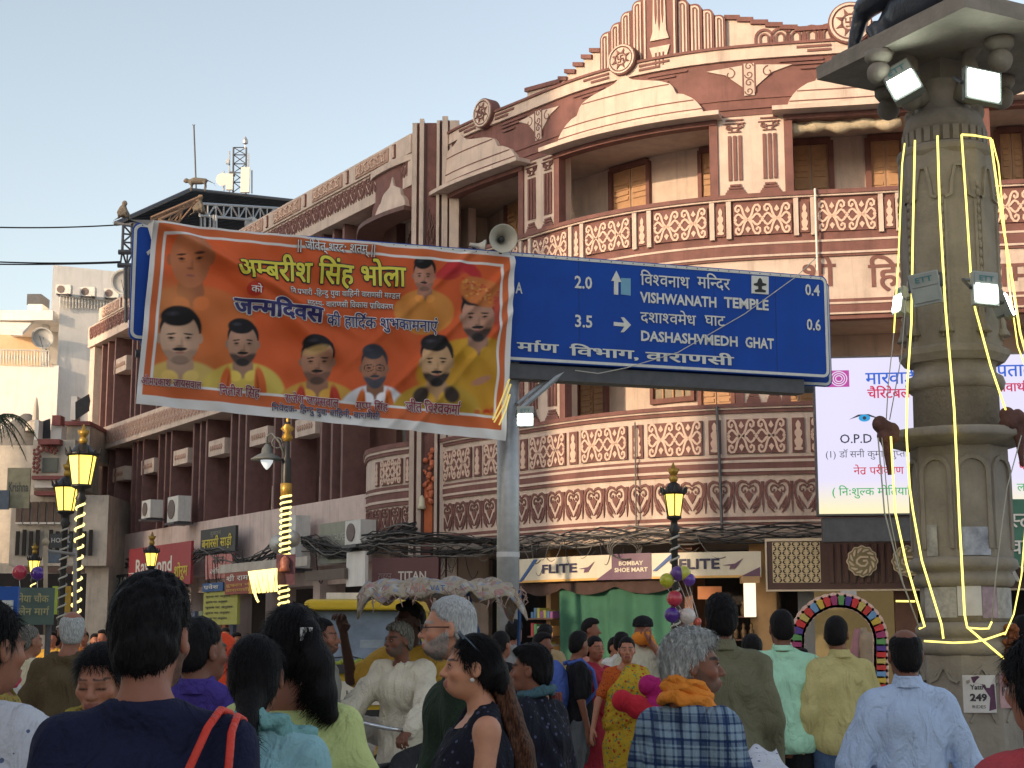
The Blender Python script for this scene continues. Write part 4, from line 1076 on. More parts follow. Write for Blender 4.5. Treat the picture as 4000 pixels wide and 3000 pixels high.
z0 = FA.px(3300, 2302, OO)[1]; z1 = FA.px(3300, 2112, OO)[1]; H = z1-z0
JW = thing('jewellery_signboard', 'dark brown ribbed signboard with a gold lattice panel and round gold badge', 'signboard', FA.at(q0, z0, OO))
JB = mat('sign_dark_brown', (.085, .042, .035), .45, .15, 5); GOLD = mat('champagne_gold', (.58, .46, .28), .35, .1, 8, metal=.25); CRW2 = mat('badge_cream', (.62, .50, .36), .4, .05)
sb('board', JB, FA, q0, q1, z0, z1, OO-.2, OO, JW)
e = MB(); band(e, FA, q0, q1, z0-.03, z0, OO-.2, OO+.03); band(e, FA, q0, q0+.03, z0, z1, OO, OO+.03); band(e, FA, q0, q1, z1, z1+.05, OO-.2, OO+.03); e.build('trim', CRW2, JW)
la, lb = FA.px(3018, 2200, OO)[0], FA.px(3205, 2200, OO)[0]; lz0, lz1 = FA.px(3100, 2276, OO)[1], FA.px(3100, 2118, OO)[1]
sb('lattice_backing', GOLD, FA, la, lb, lz0, lz1, OO, OO+.012, JW)
fJ = lambda x, y, o: FA.at(x, y, OO+o); ncol, nrow = 10, 9; cw, ch = (lb-la)/ncol, (lz1-lz0)/nrow
for r_ in range(nrow):
 for c_ in range(ncol):
  cx, cz = la+cw*(c_+.5), lz0+ch*(r_+.5); fl_ = 1 if (r_+c_) % 2 else -1
  e = MB(); e.stroke([(cx-fl_*cw*.2, cz+ch*.36), (cx+fl_*cw*.22, cz+ch*.30), (cx+fl_*cw*.26, cz+ch*.0), (cx, cz-ch*.3), (cx-fl_*cw*.3, cz-ch*.38)], [cw*.12, cw*.26, cw*.34, cw*.26, cw*.08], fJ, .01, .016)
  e.build('lattice_opening', DARKIN, JW)
ra = FA.px(3240, 2200, OO)[0]
for k in range(int((q1-.3-ra)/.13)):
 e = MB(); band(e, FA, ra+k*.13, ra+k*.13+.07, z0+.12, z1-.06, OO, OO+.035, 1); e.build('rib', JB, JW)
for px in (3368, 3545):
 q, z = FA.px(px, 2193, OO); r_ = .275
 circ = [((r_+.012*math.cos(12*w))*math.cos(w), (r_+.012*math.cos(12*w))*math.sin(w)) for w in [2*PI*j/72 for j in range(72)]]
 fB = lambda x, y, o, q=q, z=z: FA.at(q+x, z+y, OO+o)
 e = MB(); e.prism(circ, fB, .03, .09); bd = e.build('badge', CRW2, JW)
 e = MB(); e.prism([(x*.93, y*.93) for x, y in circ], fB, .085, .10); e.build('badge_face', mat('badge_olive', (.26, .22, .12), .4, .1), bd)
 e = MB()
 for k in range(12):
  w = 2*PI*k/12; e.stroke([(r_*.86*math.cos(w), r_*.86*math.sin(w)), (r_*.72*math.cos(w+.28), r_*.72*math.sin(w+.28)), (r_*.6*math.cos(w+.5), r_*.6*math.sin(w+.5))], [.02, .045, .02], fB, .095, .115)
 a = r_*.36
 e.stroke([(a*1.15, a*.75), (-a*.3, a*.75), (-a, a*.2), (-a, -a*.3), (-a*.3, -a*.85), (a*.5, -a*.85), (a*.95, -a*.3), (a*.8, a*.1), (a*.1, a*.05)], r_*.13, fB, .095, .115)
 e.build('badge_monogram', CRW2, bd)
e = MB(); q = FA.px(3575, 2270, OO)[0]; put_text(e, 'V', fT, q, z0+.12, .22, .2, .03); e.build('lettering', mat('sign_white', (.7, .66, .6), .5, 0), JW); e = MB(); q = FA.px(3925, 2240, OO)[0]; put_text(e, 'AY', lambda x, y: FA.at(x, y, OO+.05), q-.02, FA.px(3950, 2270, OO)[1], .26, .52, .03)
e.build('lettering', mat('sign_white', (.7, .66, .6), .5, 0), JW)
GCL = mat('green_cloth', (.035, .125, .08), .85, .25, 1.2, bump=.2, bscale=8)
e = MB(); qa, qb = FA.px(2195, 2400, .1)[0], FA.px(2620, 2400, .1)[0]; zt_ = FA.px(2400, 2275, .1)[1]; zb_ = .75; nx, nz = 60, 16
for j in range(nz+1):
 for i in range(nx+1):
  t = i/nx; v = j/nz; sag = .10*(1-abs(math.sin(PI*t*2.0)))*0 + .16*math.sin(PI*((t*2) % 1))
  z = zb_ + (zt_ - sag*(v > .5)*0 - .12*math.sin(PI*((t*2.02) % 1)) - zb_)*v
  o = .1 + .05*math.sin(t*23+v*2)+.03*math.sin(t*51+1)*(1-v*.5)
  e.v.append(tuple(FA.at(qa+(qb-qa)*t, z, o)))
for j in range(nz):
 for i in range(nx): a = j*(nx+1)+i; e.f.append((a, a+1, a+nx+2, a+nx+1))
gc = e.build('hanging_cloth', GCL, None, True); tag(gc, 'big green cloth curtain hung across the shoe shop front', 'curtain')
sm = gc.modifiers.new('s', 'SOLIDIFY'); sm.thickness = .01
SHF = thing('goods_rack', 'rack of folded goods and small boxes beside the green cloth', 'rack', FA.at(FA.px(2110, 2400, .1)[0], 0, .1))
q0 = FA.px(2060, 2400, .2)[0]; q1 = FA.px(2160, 2400, .2)[0]
for k in range(4): sb('shelf', SHOPW, FA, q0, q1, .9+k*.35, .93+k*.35, -.3, .2, SHF)
cols = [(.5, .45, .1), (.45, .06, .06), (.1, .2, .35), (.5, .5, .45), (.12, .3, .12), (.5, .25, .08), (.3, .1, .25)]
GM = [mat('goods_%s' % n_, c_, .6, .1) for n_, c_ in zip(('yellow', 'red', 'blue', 'white', 'green', 'orange', 'purple'), cols)]
for k in range(4):
 for j in range(7):
  b = MB(); qq = q0+.05+(q1-q0-.1)*j/7; band(b, FA, qq, qq+.08, .93+k*.35, .93+k*.35+random.uniform(.12, .28), -.1, .15); b.build('goods_box', random.choice(GM), SHF)
SHF2 = thing('idol_shelf', 'shelf of small dark brass figures behind the olive shirted man', 'shelf', FA.at(FA.px(2850, 2450, .1)[0], 0, .1))
q0 = FA.px(2760, 2450, -.1)[0]; q1 = FA.px(2955, 2450, -.1)[0]
for k in range(4):
 sb('shelf', SHOPW, FA, q0, q1, .7+k*.42, .73+k*.42, -.4, .0, SHF2)
 for j in range(6):
  c = FA.at(q0+.1+(q1-q0-.2)*j/5, .73+k*.42, -.15); b = MB(); b.lathe(c, [(.05, 0), (.04, .03), (.055, .1), (.05, .16), (.02, .19), (.035, .23), (.03, .27), (.005, .3)], 10); b.build('brass_figure', mat('dark_brass', (.2, .12, .06), .45, .2, metal=.5), SHF2, True)
sb('hanging_flap', mat('orange_cloth', (.5, .2, .09), .8, .1), FA, FA.px(2720, 2300, 0)[0], FA.px(2815, 2300, 0)[0], FA.px(2760, 2340, 0)[1], FA.px(2760, 2290, 0)[1], -.1, -.08)
e = MB(); q0, q1 = FA.px(2035, 2290, .2)[0], FA.px(2650, 2290, .2)[0]; n_ = 60
for i in range(n_+1):
 t = i/n_; z1 = FA.px(2500, 2264, .3)[1]; z0 = z1-.12-.14*abs(math.sin(PI*t*3)); o = .22+.02*math.sin(t*60)
 e.v += [tuple(FA.at(q0+(q1-q0)*t, z0, o)), tuple(FA.at(q0+(q1-q0)*t, z1, o))]
e.f = [(2*i, 2*i+2, 2*i+3, 2*i+1) for i in range(n_)]
v = e.build('valance', mat('brown_cloth', (.06, .035, .03), .9, .2), None, True); tag(v, 'dark brown scalloped valance under the shoe shop signboard', 'valance')
TUB = mat('tube_light_box', (.7, .6, .45), .5, .05, emit=(1, .85, .6), es=.5)
q, z = FA.px(2928, 2295, .4); t = thing('box_lamp', 'cream vertical box lamp at the right end of the shoe signboard', 'lamp', FA.at(q, z, .4))
one('lamp_box', TUB, t, 'obox', FA.at(q, z-.22, .4), .2, .14, .62); one('mount', ORW, t, 'obox', FA.at(q, z+.14, .35), .32, .3, .12)
# ---------------------------------------------------------------- decorated arch
AR = thing('festival_arch', 'rounded festival arch lined with coloured cloth tabs in front of the jewellery shop', 'arch', P(3275, 2490, 22)*1.0)
AD = 22.
def ap(px, py, o=0): return P(px, py, AD-o)
ac = (3272, 2490)
path = []
for k in range(0, 41):
 w = PI*k/40
 path.append((3276 + 165*math.cos(PI-w)*1.0, 2500 - 150*math.sin(w)**.8 if True else 0))
pathp = [(3127, 2680)] + [(3127, y) for y in (2640, 2600, 2560, 2530)] + [(3276-149*math.cos(w), 2505-145*math.sin(w)) for w in [PI*k/24 for k in range(1, 24)]] + [(3425, y) for y in (2530, 2560, 2600, 2640, 2680, 2720)]
seg = [0]
for i in range(1, len(pathp)): seg.append(seg[-1]+math.hypot(pathp[i][0]-pathp[i-1][0], pathp[i][1]-pathp[i-1][1]))
def pp(s_):
 return np.interp(s_, seg, [p[0] for p in pathp]), np.interp(s_, seg, [p[1] for p in pathp])
TC = [(.62, .04, .04), (.55, .42, .12), (.55, .05, .04), (.16, .3, .5), (.6, .4, .06), (.6, .05, .05), (.35, .05, .15), (.12, .3, .1), (.10, .05, .25)]
TM = [mat('cloth_tab_%s' % n_, c_, .7, .1) for n_, c_ in zip(('scarlet', 'mustard', 'crimson', 'blue', 'yellow', 'vermilion', 'plum', 'green', 'violet'), TC)]
WT = mat('pale_cloth_trim', (.72, .48, .40), .7, .1)
b = MB(); b.tube([ap(*pp(s_)) for s_ in np.linspace(0, seg[-1], 60)], .05, 8); b.build('arch_frame', WT, AR, True)
b = MB(); b.tube([ap(3127, 2600), Vector((Xat(3127, 2600, AD), AD, 0))], .04, 6); b.tube([ap(3425, 2700), Vector((Xat(3425, 2700, AD), AD, 0))], .04, 6); b.build('arch_leg', METDK, AR)
nT = 34
for k in range(nT):
 s_ = seg[-1]*(k+.5)/nT; x, y = pp(s_); x2, y2 = pp(s_+2); x1, y1 = pp(s_-2); dx, dy = x2-x1, y2-y1; l = math.hypot(dx, dy); nx_, ny_ = dy/l, -dx/l
 c = ap(x+nx_*12, y+ny_*12, .06); an = math.atan2(-ny_, nx_)
 ux = Vector((math.cos(an), 0, math.sin(an))); uz_ = Vector((-math.sin(an), 0, math.cos(an)))
 def f2(a, b_, o, c=c, ux=ux, uz_=uz_): return c + ux*a + uz_*b_ + Vector((0, -o, 0))
 e = MB(); e.prism([(-.09, -.085), (.06, -.085), (.11, -.05), (.12, 0), (.11, .05), (.06, .085), (-.09, .085)], f2, -.02, .02); w_ = e.build('tab_border', WT, AR)
 e = MB(); e.prism([(-.05, -.055), (.04, -.055), (.075, -.03), (.08, 0), (.075, .03), (.04, .055), (-.05, .055)], f2, .02, .035); e.build('cloth_tab', TM[k % 9], w_)
for px, w_, h_ in ((3215, .14, .8), (3290, .15, .9), (3365, .17, 1.0)):
 pass
one('calendar_board', mat('calendar_grey', (.5, .47, .45), .6, .1), AR, 'obox', ap(3315, 2330, -.3), .22, .02, .16)
MQ = thing('shop_mannequin', 'headless draped display form standing inside the festival arch', 'mannequin', Vector((Xat(3375, 2500, 25), 25, .13)))
b = MB(); c = Vector((Xat(3375, 2500, 25), 25, .13)); b.lathe(c, [(.16, 0), (.15, .4), (.17, .9), (.13, 1.1), (.19, 1.4), (.16, 1.52), (.06, 1.56), (.05, 1.62)], 16); b.build('torso_form', mat('tan_cloth', (.34, .25, .17), .8, .2, bump=.3), MQ, True)
b = MB(); b.tube([c+Vector((-.35, -.05, .5)), c+Vector((-.2, -.1, 1.1)), c+Vector((-.12, -.1, 1.6))], [.1, .08, .05], 8); b.build('pink_drape', mat('dusty_pink_cloth', (.35, .16, .17), .8, .2), MQ, True)
sb('lit_back_panel', mat('lit_interior', (.15, .12, .06), .7, .3, 3, emit=(1, .7, .3), es=.05), FA, FA.px(3160, 2500, -2)[0], FA.px(3560, 2500, -2)[0], .2, 3.0, -3.19, -3.1)
# ---------------------------------------------------------------- LED screen
LD = 26.3
def lp(px, py, o=0.):
 D = LD + (px-3200)/800*(-.35) - o; return P(px, py, D)
c00 = lp(3200, 2008); c10 = P(4150, 2012, 25.8); z0 = c00.z; z1 = lp(3187, 1402).z
d = (c10-c00); d.z = 0; L_ = d.length; d.normalize(); nn = Vector((d.y, -d.x, 0))
def fL(x, y, o=0): return Vector((c00.x, c00.y, z0)) + d*x + nn*o + Vector((0, 0, y))
HL = z1-z0
SC = thing('led_screen', 'bright outdoor display screen showing an eye camp notice behind the stone pillar', 'screen', c00)
m_, (nt_, bs) = None, (None, None)
def screen_mat():
 m = bpy.data.materials.new('screen_glow'); m.use_nodes = True; nt = m.node_tree; b = nt.nodes['Principled BSDF']; b.inputs['Base Color'].default_value = (.02, .02, .02, 1); b.inputs['Roughness'].default_value = .4
 a = nt.nodes.new('ShaderNodeAttribute'); a.attribute_name = 'Col'
 nt.links.new(a.outputs['Color'], b.inputs['Emission Color']); b.inputs['Emission Strength'].default_value = .42
 return m
def color_grid(name, nx, nz, fn, colors, m, parent, o=0.):
 """flat printed or lit surface: grid of small faces with a colour per vertex"""
 V = [fn(i/nx, j/nz) for j in range(nz+1) for i in range(nx+1)]
 e = MB(); e.v = [tuple(v) for v in V]; e.f = [(j*(nx+1)+i, j*(nx+1)+i+1, (j+1)*(nx+1)+i+1, (j+1)*(nx+1)+i) for j in range(nz) for i in range(nx)]
 ob = e.build(name, m, parent); ca = ob.data.color_attributes.new('Col', 'FLOAT_COLOR', 'POINT')
 ca.data.foreach_set('color', np.concatenate([colors.reshape(-1, 3), np.ones((colors.size//3, 1))], 1).astype(np.float32).ravel()); return ob
nx, nz = 120, 80
cg = np.zeros((nz+1, nx+1, 3)); yy = np.linspace(0, 1, nz+1)[:, None]; xx = np.linspace(0, 1, nx+1)[None, :]
base = np.array([.80, .76, .98]); cg[:] = base
w = np.clip((.22-yy)/.2, 0, 1)[..., None]; cg = cg*(1-w) + np.array([1.0, .90, .55])*w
rr = np.hypot((xx-.43)*1.6, (yy-.6)); cg *= (1-.06*np.clip(1-rr*2, 0, 1))[..., None]
color_grid('display_face', nx, nz, lambda u, v: fL(u*L_, v*HL, 0), cg, screen_mat(), SC)
b = MB(); b.prism([(-.03, -.03), (L_+.03, -.03), (L_+.03, HL+.03), (-.03, HL+.03)], lambda x, y, o: fL(x, y, o), -.3, -.02); b.build('cabinet', METDK, SC)
b = MB(); b.prism([(.06, -.45), (L_, -.45), (L_, -.05), (.06, -.05)], lambda x, y, o: fL(x, y, o), -.5, -.1); b.build('support_frame', METDK, SC)
def em(name, c, s=.42):
 return mat(name, (.01, .01, .01), .5, 0, emit=c, es=s)
def uX(px): return (Xat(px, 1700, LD-.1) - c00.x)
def vZ(py): return (Zat(py, LD-.1) - z0)
tf = lambda x, y: fL(x, y, .012)
rows = [('मारवाड़ी युवा मंच', 3390, 1502, .20, .02, (.02, .12, .62)), ('चैरिटेबल ट्रस्ट', 3395, 1556, .15, .03, (.62, .02, .10)), ('O.P.D', 3282, 1730, .14, .01, (.03, .03, .05)), ('(1) डॉ. सनी कुमार गुप्ता', 3225, 1786, .105, 0, (.08, .08, .1)), ('नेत्र परीक्षण व', 3332, 1853, .12, .015, (.62, .03, .06)), ('( निःशुल्क मोतियाबिन्द', 3245, 1935, .125, .01, (.04, .42, .12)),
  ('पताल', 3890, 1482, .20, .02, (.02, .12, .62)), ('सेवार्थ', 3888, 1540, .14, .03, (.62, .02, .10)), ('राज', 3955, 1770, .11, 0, (.08, .08, .1)), ('फेको', 3955, 1842, .12, .015, (.62, .03, .06)), ('लाभ', 3945, 1925, .125, .01, (.04, .42, .12))]
for k, (s_, px, py, h_, bo, c_) in enumerate(rows):
 e = MB(); put_text(e, s_, tf, uX(px), vZ(py), h_, None, bo); e.build('screen_lettering', em('screen_ink_%s' % ('blue', 'crimson', 'black', 'grey', 'red', 'green', 'blue', 'crimson', 'grey', 'red', 'green')[k], c_), SC)
e = MB(); x, y = uX(3385), vZ(1638)
e.prism([(x-.27, y), (x-.12, y+.08), (x+.05, y+.085), (x+.3, y-.02), (x+.05, y+.05), (x-.1, y+.05)], fL, .008, .014); e.build('eye_outline', em('screen_ink_black', (0, 0, 0)), SC)
e = MB(); e.prism([(x-.02+.095*math.cos(w), y+.02+.06*math.sin(w)) for w in [2*PI*k/16 for k in range(16)]], fL, .008, .016); o_ = e.build('eye_iris', em('screen_iris', (.02, .35, .7)), SC)
e = MB(); e.prism([(x-.02+.03*math.cos(w), y+.02+.03*math.sin(w)) for w in [2*PI*k/12 for k in range(12)]], fL, .014, .02); e.build('eye_pupil', em('screen_ink_black', (0, 0, 0)), o_)
e = MB(); x, y = uX(3240), vZ(1510); e.prism([(x, y), (x+.37, y), (x+.37, y+.28), (x, y+.28)], fL, .004, .01); lg = e.build('round_seal_ground', em('screen_magenta', (.5, .06, .35)), SC)
e = MB()
for r_ in (.12, .085, .05): e.stroke([(x+.2+r_*1.1*math.cos(w), y+.14+r_*math.sin(w)) for w in [2*PI*k/18 for k in range(18)]], .016, fL, .01, .014, True)
e.build('round_seal', em('screen_pale', (.8, .7, .9)), lg)
c = P(3975, 2080, 25.2); GS = thing('green_signboard', 'faded green shop signboard at the right edge under the screen', 'signboard', c)
one('board', mat('sign_green', (.06, .17, .12), .6, .2, 3), GS, 'obox', c+Vector((.35, 0, 0)), 1.1, .1, 1.05)
for s_, y in (('स्टोर', 0), ('वर्मा', -.42)):
 e = MB(); put_text(e, s_, lambda a, b_: c+Vector((a-.15, -.07, b_+.08+y)), 0, 0, .22, None, .02); e.build('lettering', mat('sign_white', (1, 1, 1)), GS)
# ---------------------------------------------------------------- side street shop signs and air conditioners
def wall_board(name, label, px0, px1, py0, py1, o, m, cat='signboard', lines=(), pa=LW, thick=.08, skewpx=0):
 q0, za = pa.px(px0, py1, o); q1, _ = pa.px(px1, py1, o); zb0 = pa.px((px0+px1)/2, py1, o)[1]; zt0 = pa.px((px0+px1)/2, py0, o)[1]
 t = thing(name, label, cat, pa.at(q0, zb0, o)); e = MB(); band(e, pa, q0, q1, zb0, zt0, o-thick, o, 5); e.build('board', m, t)
 for (s_, fx, fy, hh, wf, col, bo) in lines:
  e = MB(); put_text(e, s_, lambda x, y: pa.at(x, y, o+.012), q0+(q1-q0)*fx, zb0+(zt0-zb0)*fy, hh*(zt0-zb0), (q1-q0)*wf, bo); e.build('lettering', col, t)
 return t
SWH = mat('sign_white', (1, 1, 1)); SYE = mat('sign_yellow', (.6, .48, .06), .5, .1); SBK = mat('sign_black', (.04, .04, .045), .5, .15)
GRYG = mat('sign_grey_green', (.30, .30, .24), .7, .15, 3, streak=.3)
wall_board('hanging_sign', 'black sign with yellow lettering above the street poster', 782, 918, 2062, 2160, .5, SBK, lines=(('बनारसी साड़ी', .06, .25, .34, .85, SYE, .03), ('दुकान', .3, .72, .16, .3, GRYG, 0)))
wall_board('hanging_sign', 'red sign with white and yellow lettering left of the black sign', 500, 742, 2130, 2290, .6, RED, lines=(('Raymond', .12, .35, .34, .6, SWH, .02), ('शोरूम', .76, .2, .24, .2, SYE, .03), ('द', .02, .2, .2, .1, SWH, .02)))
wall_board('banner_sign', 'red and white paper banner hung below the black sign', 800, 905, 2165, 2260, .55, mat('poster_red_white', (.55, .22, .2), .7, .4, 14), 'banner', lines=(('सेल', .3, .6, .3, .4, SBK, .02), ('ऑफर', .2, .2, .2, .6, SWH, .02)))
YP = wall_board('yellow_notice', 'tall yellow notice panel with blue heading on the shop corner', 792, 925, 2275, 2440, .9, mat('notice_yellow', (.42, .40, .10), .7, .1), 'notice', lines=tuple(('सूचना पट अनुसार', .08, .78-.13*k, .045, .8-.08*(k % 3), SBK, .02) for k in range(6)))
wall_board('notice_heading', 'blue heading board above the yellow notice', 790, 870, 2277, 2310, .95, BLU, 'notice', lines=(('प्रवेश', .1, .3, .4, .7, SWH, .02),))
wall_board('hanging_sign', 'red sign with orange lines behind the light wrapped frame', 878, 985, 2235, 2320, 1.0, mat('sign_brick_red', (.30, .07, .05), .6, .15), lines=(('श्री राम', .06, .62, .22, .8, SWH, .02), ('दुकान नं', .06, .35, .12, .85, ORA, .03), ('वाराणसी', .06, .12, .12, .85, ORA, .03)))
wall_board('awning_fascia', 'pale sloping awning fascia above the brick red sign', 855, 1200, 2190, 2225, .9, mat('old_cream_plaster', (1, 1, 1)), 'awning')
wall_board('shop_signboard', 'faded grey green vogue style signboard near the corner', 1245, 1372, 2040, 2200, .4, GRYG, lines=(('VOGUE', .12, .55, .16, .7, mat('sign_worn_white', (.45, .45, .40), .6, .1), .0), ('साड़ी', .3, .16, .12, .5, SBK, 0)))
wall_board('shop_signboard', 'long dark signboard with worn white capitals beside the balloons', 300, 495, 2252, 2318, .5, SBK, lines=(('SANSKAR BANARAS', .02, .25, .55, .96, mat('sign_worn_white', (1, 1, 1)), .03),))
wall_board('shutter_box', 'ribbed brown rolled shutter box below the grey green sign', 1190, 1345, 2225, 2265, .7, mat('shutter_brown', (.14, .10, .08), .6, .2), 'shutter')
wall_board('white_meter_board', 'white electric meter cabinet with coiled black cable', 1352, 1425, 2155, 2290, .6, WHITEW, 'cabinet')
for k, (px, py, w_, h_, lb) in enumerate(((595, 1990, .8, .55, 'air conditioner with round fan in the left bay of the side wing'), (700, 1990, .9, .75, 'large air conditioner on its ledge in the third bay of the side wing'), (1150, 2120, 1.0, 1.3, 'tall grey air conditioner behind the light wrapped pole'), (1408, 2080, .8, .55, 'air conditioner mounted beside the rounded bay'))):
 q, z = LW.px(px, py, .5); Pq = LW.at(q, z, .5); t = thing('air_conditioner', lb, 'air conditioner', Pq, 'air conditioners on the side wing'); M = Matrix.Rotation(LW.ang(q), 3, 'Z')
 b = MB(); b.obox(Pq, w_, .4, h_, M); b.build('casing', ACW, t)
 b = MB(); b.lathe(Pq + M @ Vector((-w_*.1, -.205, 0)), [(min(w_, h_)*.38, 0), (min(w_, h_)*.38, .02)], 18, ax=M @ Matrix.Rotation(R(90), 3, 'X')); b.build('fan_grille', ACF, t)
 b = MB(); b.obox(Pq + Vector((0, 0, -h_*.5-.05)), w_*.9, .6, .06, M); b.build('bracket', METDK, t)
for px, py, r_, lb in ((1140, 2105, .2, 'small white round loudspeaker horn behind the lit pole'), (1090, 2125, .22, 'white round horn left of the lit pole')):
 D = 36.; b = MB(); b.lathe(P(px, py, D), [(.04, .3), (.07, .12), (r_, 0), (r_*.9, .0), (.05, .12)], 18, ax=Matrix.Rotation(R(90), 3, 'X')); tag(b.build('loudspeaker_horn', PANT, None, True), lb, 'loudspeaker')
HG = thing('cloth_display', 'row of hanging folded fabrics in the shop beyond the crowd at left', 'display', LW.at(6, 0, .4))
for k in range(20):
 q = wq(330+14*k, 2350, .2) if k < 12 else wq(700+30*(k-12), 2400, .1); b = MB(); band(b, LW, q, q+.28, 1.3, 2.35, .1, .2, 1); b.build('hanging_fabric', mat('fabric_%s' % ('sage', 'rose', 'cream', 'rust', 'slate')[k % 5], ((.25, .3, .18), (.4, .14, .12), (.5, .42, .3), (.35, .12, .06), (.12, .14, .2))[k % 5], .8, .15), HG)
for k in range(8):
 q0 = 1+3*k; sb('shop_pier', PINKW, LW, q0, q0+.4, 0, 3.35, -.8, -.1, WNG)
def cable(name, pts, r, m, label, n=6, kind=None, cat='cable'):
 b = MB(); b.tube(pts, r, n); o = b.build(name, m, None, True); tag(o, label, cat); return o
def sag(a, b_, s_, n=14): return [a.lerp(b_, t/n) - Vector((0, 0, s_*4*(t/n)*(1-t/n))) for t in range(n+1)]
bn = thing('cable_bundle', 'thick tangle of black cables strung under the balcony of the corner building', 'cables', FA.at(5, ZS, .5), None)
for k in range(12):
 e = MB(); pts = []
 for j in range(60):
  q = S1*j/59; w = FA.px(2200+30*j, 2110, .3)
  z = ZS + .10 + .14*math.sin(j*.33+k*.5) + .05*math.sin(j*1.1+k*2.1) + random.uniform(-.02, .02) - .0*k
  pts.append(FA.at(q, z-.05, .28+.03*math.sin(k*1.7+j*.2)))
 e.tube(pts, random.choice([.008, .012, .017]), 5); e.build('cable', CABLE if k % 3 else CABLEG, bn, True)
for k in range(26):
 q = random.uniform(.5, 9.5); L2 = random.uniform(.2, .8); e = MB(); a = FA.at(q, ZS+.05, .33); e.tube(sag(a, FA.at(q+random.uniform(-.5, .9), ZS-random.uniform(0, .5), .36), random.uniform(.1, .45), 10), random.choice([.006, .009]), 4); e.build('loose_cable', CABLE if k % 2 else CABLEG, bn, True)
for q in (FA.px(2440, 2150, .4)[0], 1.2, .2):
 for j in range(4):
  c = FA.at(q, ZS-.22, .4); e = MB(); r_ = .16+.02*j
  e.tube([c+Vector((r_*1.5*math.cos(w), -.01*j, r_*math.sin(w)+.02*j)) for w in [2*PI*t/16 for t in range(17)]], .01, 4); e.build('coiled_cable', CABLEG, bn, True)
bn2 = thing('cable_bundle', 'drooping black cables along the side wing above the shops', 'cables', LW.at(10, 4.2, .4), None)
for k in range(14):
 e = MB(); pts = []
 for j in range(40):
  q = LW.L*(.25+.78*j/39); pts.append(LW.at(q, 3.75+.25*math.sin(j*.5+k*.15)+.08*math.sin(j*1.3+k*2)+random.uniform(-.03, .03), .5+.05*math.sin(k)))
 e.tube(pts, random.choice([.014, .02, .028]), 5); e.build('cable', CABLE if k % 4 else CABLEG, bn2, True)
for k in range(16):
 q = LW.L*random.uniform(.5, 1.02); e = MB(); e.tube(sag(LW.at(q, 3.9, .55), LW.at(q+random.uniform(-.6, .9), 3.4-random.uniform(0, .5), .6), random.uniform(.15, .6), 10), random.choice([.008, .014]), 4); e.build('loose_cable', CABLE, bn2, True)
bn3 = thing('cable_bundle', 'knot of cables around the foot of the corner pilaster above the maroon sign', 'cables', Vector((-1.5, 34.2, 4.2)), None)
for k in range(22):
 e = MB(); a = P(1420+random.uniform(-20, 30), 2120+random.uniform(-25, 25), 34.0); b_ = P(2000+random.uniform(-20, 60), 2150+random.uniform(-40, 15), 33.0); mid = P(1680+random.uniform(-40, 40), 2090+random.uniform(-10, 90), 33.6)
 pts = [(1-t)**2*a+2*t*(1-t)*(mid*2-(a+b_)/2)+t*t*b_ for t in [j/20 for j in range(21)]]; pts = [p+Vector((0, 0, random.uniform(-.03, .03))) for p in pts]
 e.tube(pts, random.choice([.01, .014, .022]), 5); e.build('cable', CABLE if k % 3 else CABLEG, bn3, True)
cable('overhead_wire', sag(P(-80, 886, 44), P(455, 879, 46), .05), .022, CABLE, 'upper overhead wire crossing the sky to the shed'); cable('overhead_wire', sag(P(-80, 1020, 44), P(470, 1022, 46), .05), .022, CABLE, 'middle overhead wire crossing the sky above the white building'); cable('overhead_wire', sag(P(-80, 1031, 44), P(470, 1026, 46), .03), .022, CABLE, 'lowest overhead wire crossing the sky above the white building')
dp = thing('drain_pipe', 'thin dark conduit running down the curved balcony beside the third heart panel', 'pipe', FA.at(FA.px(2810, 1800, .2)[0], 3.5, .2))
one('pipe', METDK, dp, 'tube', [FA.at(FA.px(2805, 1800, .2)[0], lz(1600), .22), FA.at(FA.px(2805, 1800, .2)[0]+.03, lz(1850), .2), FA.at(FA.px(2820, 2000, .2)[0], lz(2100), .22)], .03, 6)
dp = thing('drain_pipe', 'thin pale conduit running down the balcony left of centre', 'pipe', FA.at(FA.px(2480, 1800, .2)[0], 3.5, .2))
one('pipe', CABLEG, dp, 'tube', [FA.at(FA.px(2482, 1800, .2)[0], lz(1640), .2), FA.at(FA.px(2482, 1800, .2)[0], lz(2100), .2)], .016, 6)
dp = thing('drain_pipe', 'white conduit on the upper balcony left of the Hindi lettering', 'pipe', FA.at(FA.px(3190, 900, .2)[0], 9, .2))
one('pipe', PANT, dp, 'tube', [FA.at(FA.px(3188, 900, .2)[0], uz(765), .25), FA.at(FA.px(3188, 900, .2)[0], uz(1080), .22)], .022, 6)
# ================================================================ pole, direction sign, banner
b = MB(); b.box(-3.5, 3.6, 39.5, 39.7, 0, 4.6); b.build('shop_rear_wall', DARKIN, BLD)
G0 = Vector((-4.30, 17.5, 0)); G1 = Vector((4.26, 20.3, 0)); gd = (G1-G0).normalized(); gn = Vector((gd.y, -gd.x, 0)); GL = (G1-G0).length
def gxy(px, py, o=0.):
 a, b_ = ray(px, py); A = G0 + gn*o
 t = (a*A.y - A.x) / (gd.x - a*gd.y); Y = A.y + gd.y*t
 return t, CAMZ + b_*Y
fG = lambda x, y, o=0.: G0 + gd*x + gn*o + Vector((0, 0, y))
SGZ1 = gxy(2010, 985)[1]; SGZ0 = gxy(2010, 1410)[1]
PL = thing('steel_pole', 'grey galvanised steel pole carrying the direction sign and banner', 'pole', Vector((Xat(1985, 2000, 19.15), 19.15, 0)))
pc = PL.location
b = MB(); b.tube([pc, pc+Vector((0, 0, 6.2))], .135, 24); b.build('shaft', METGR, PL, True)
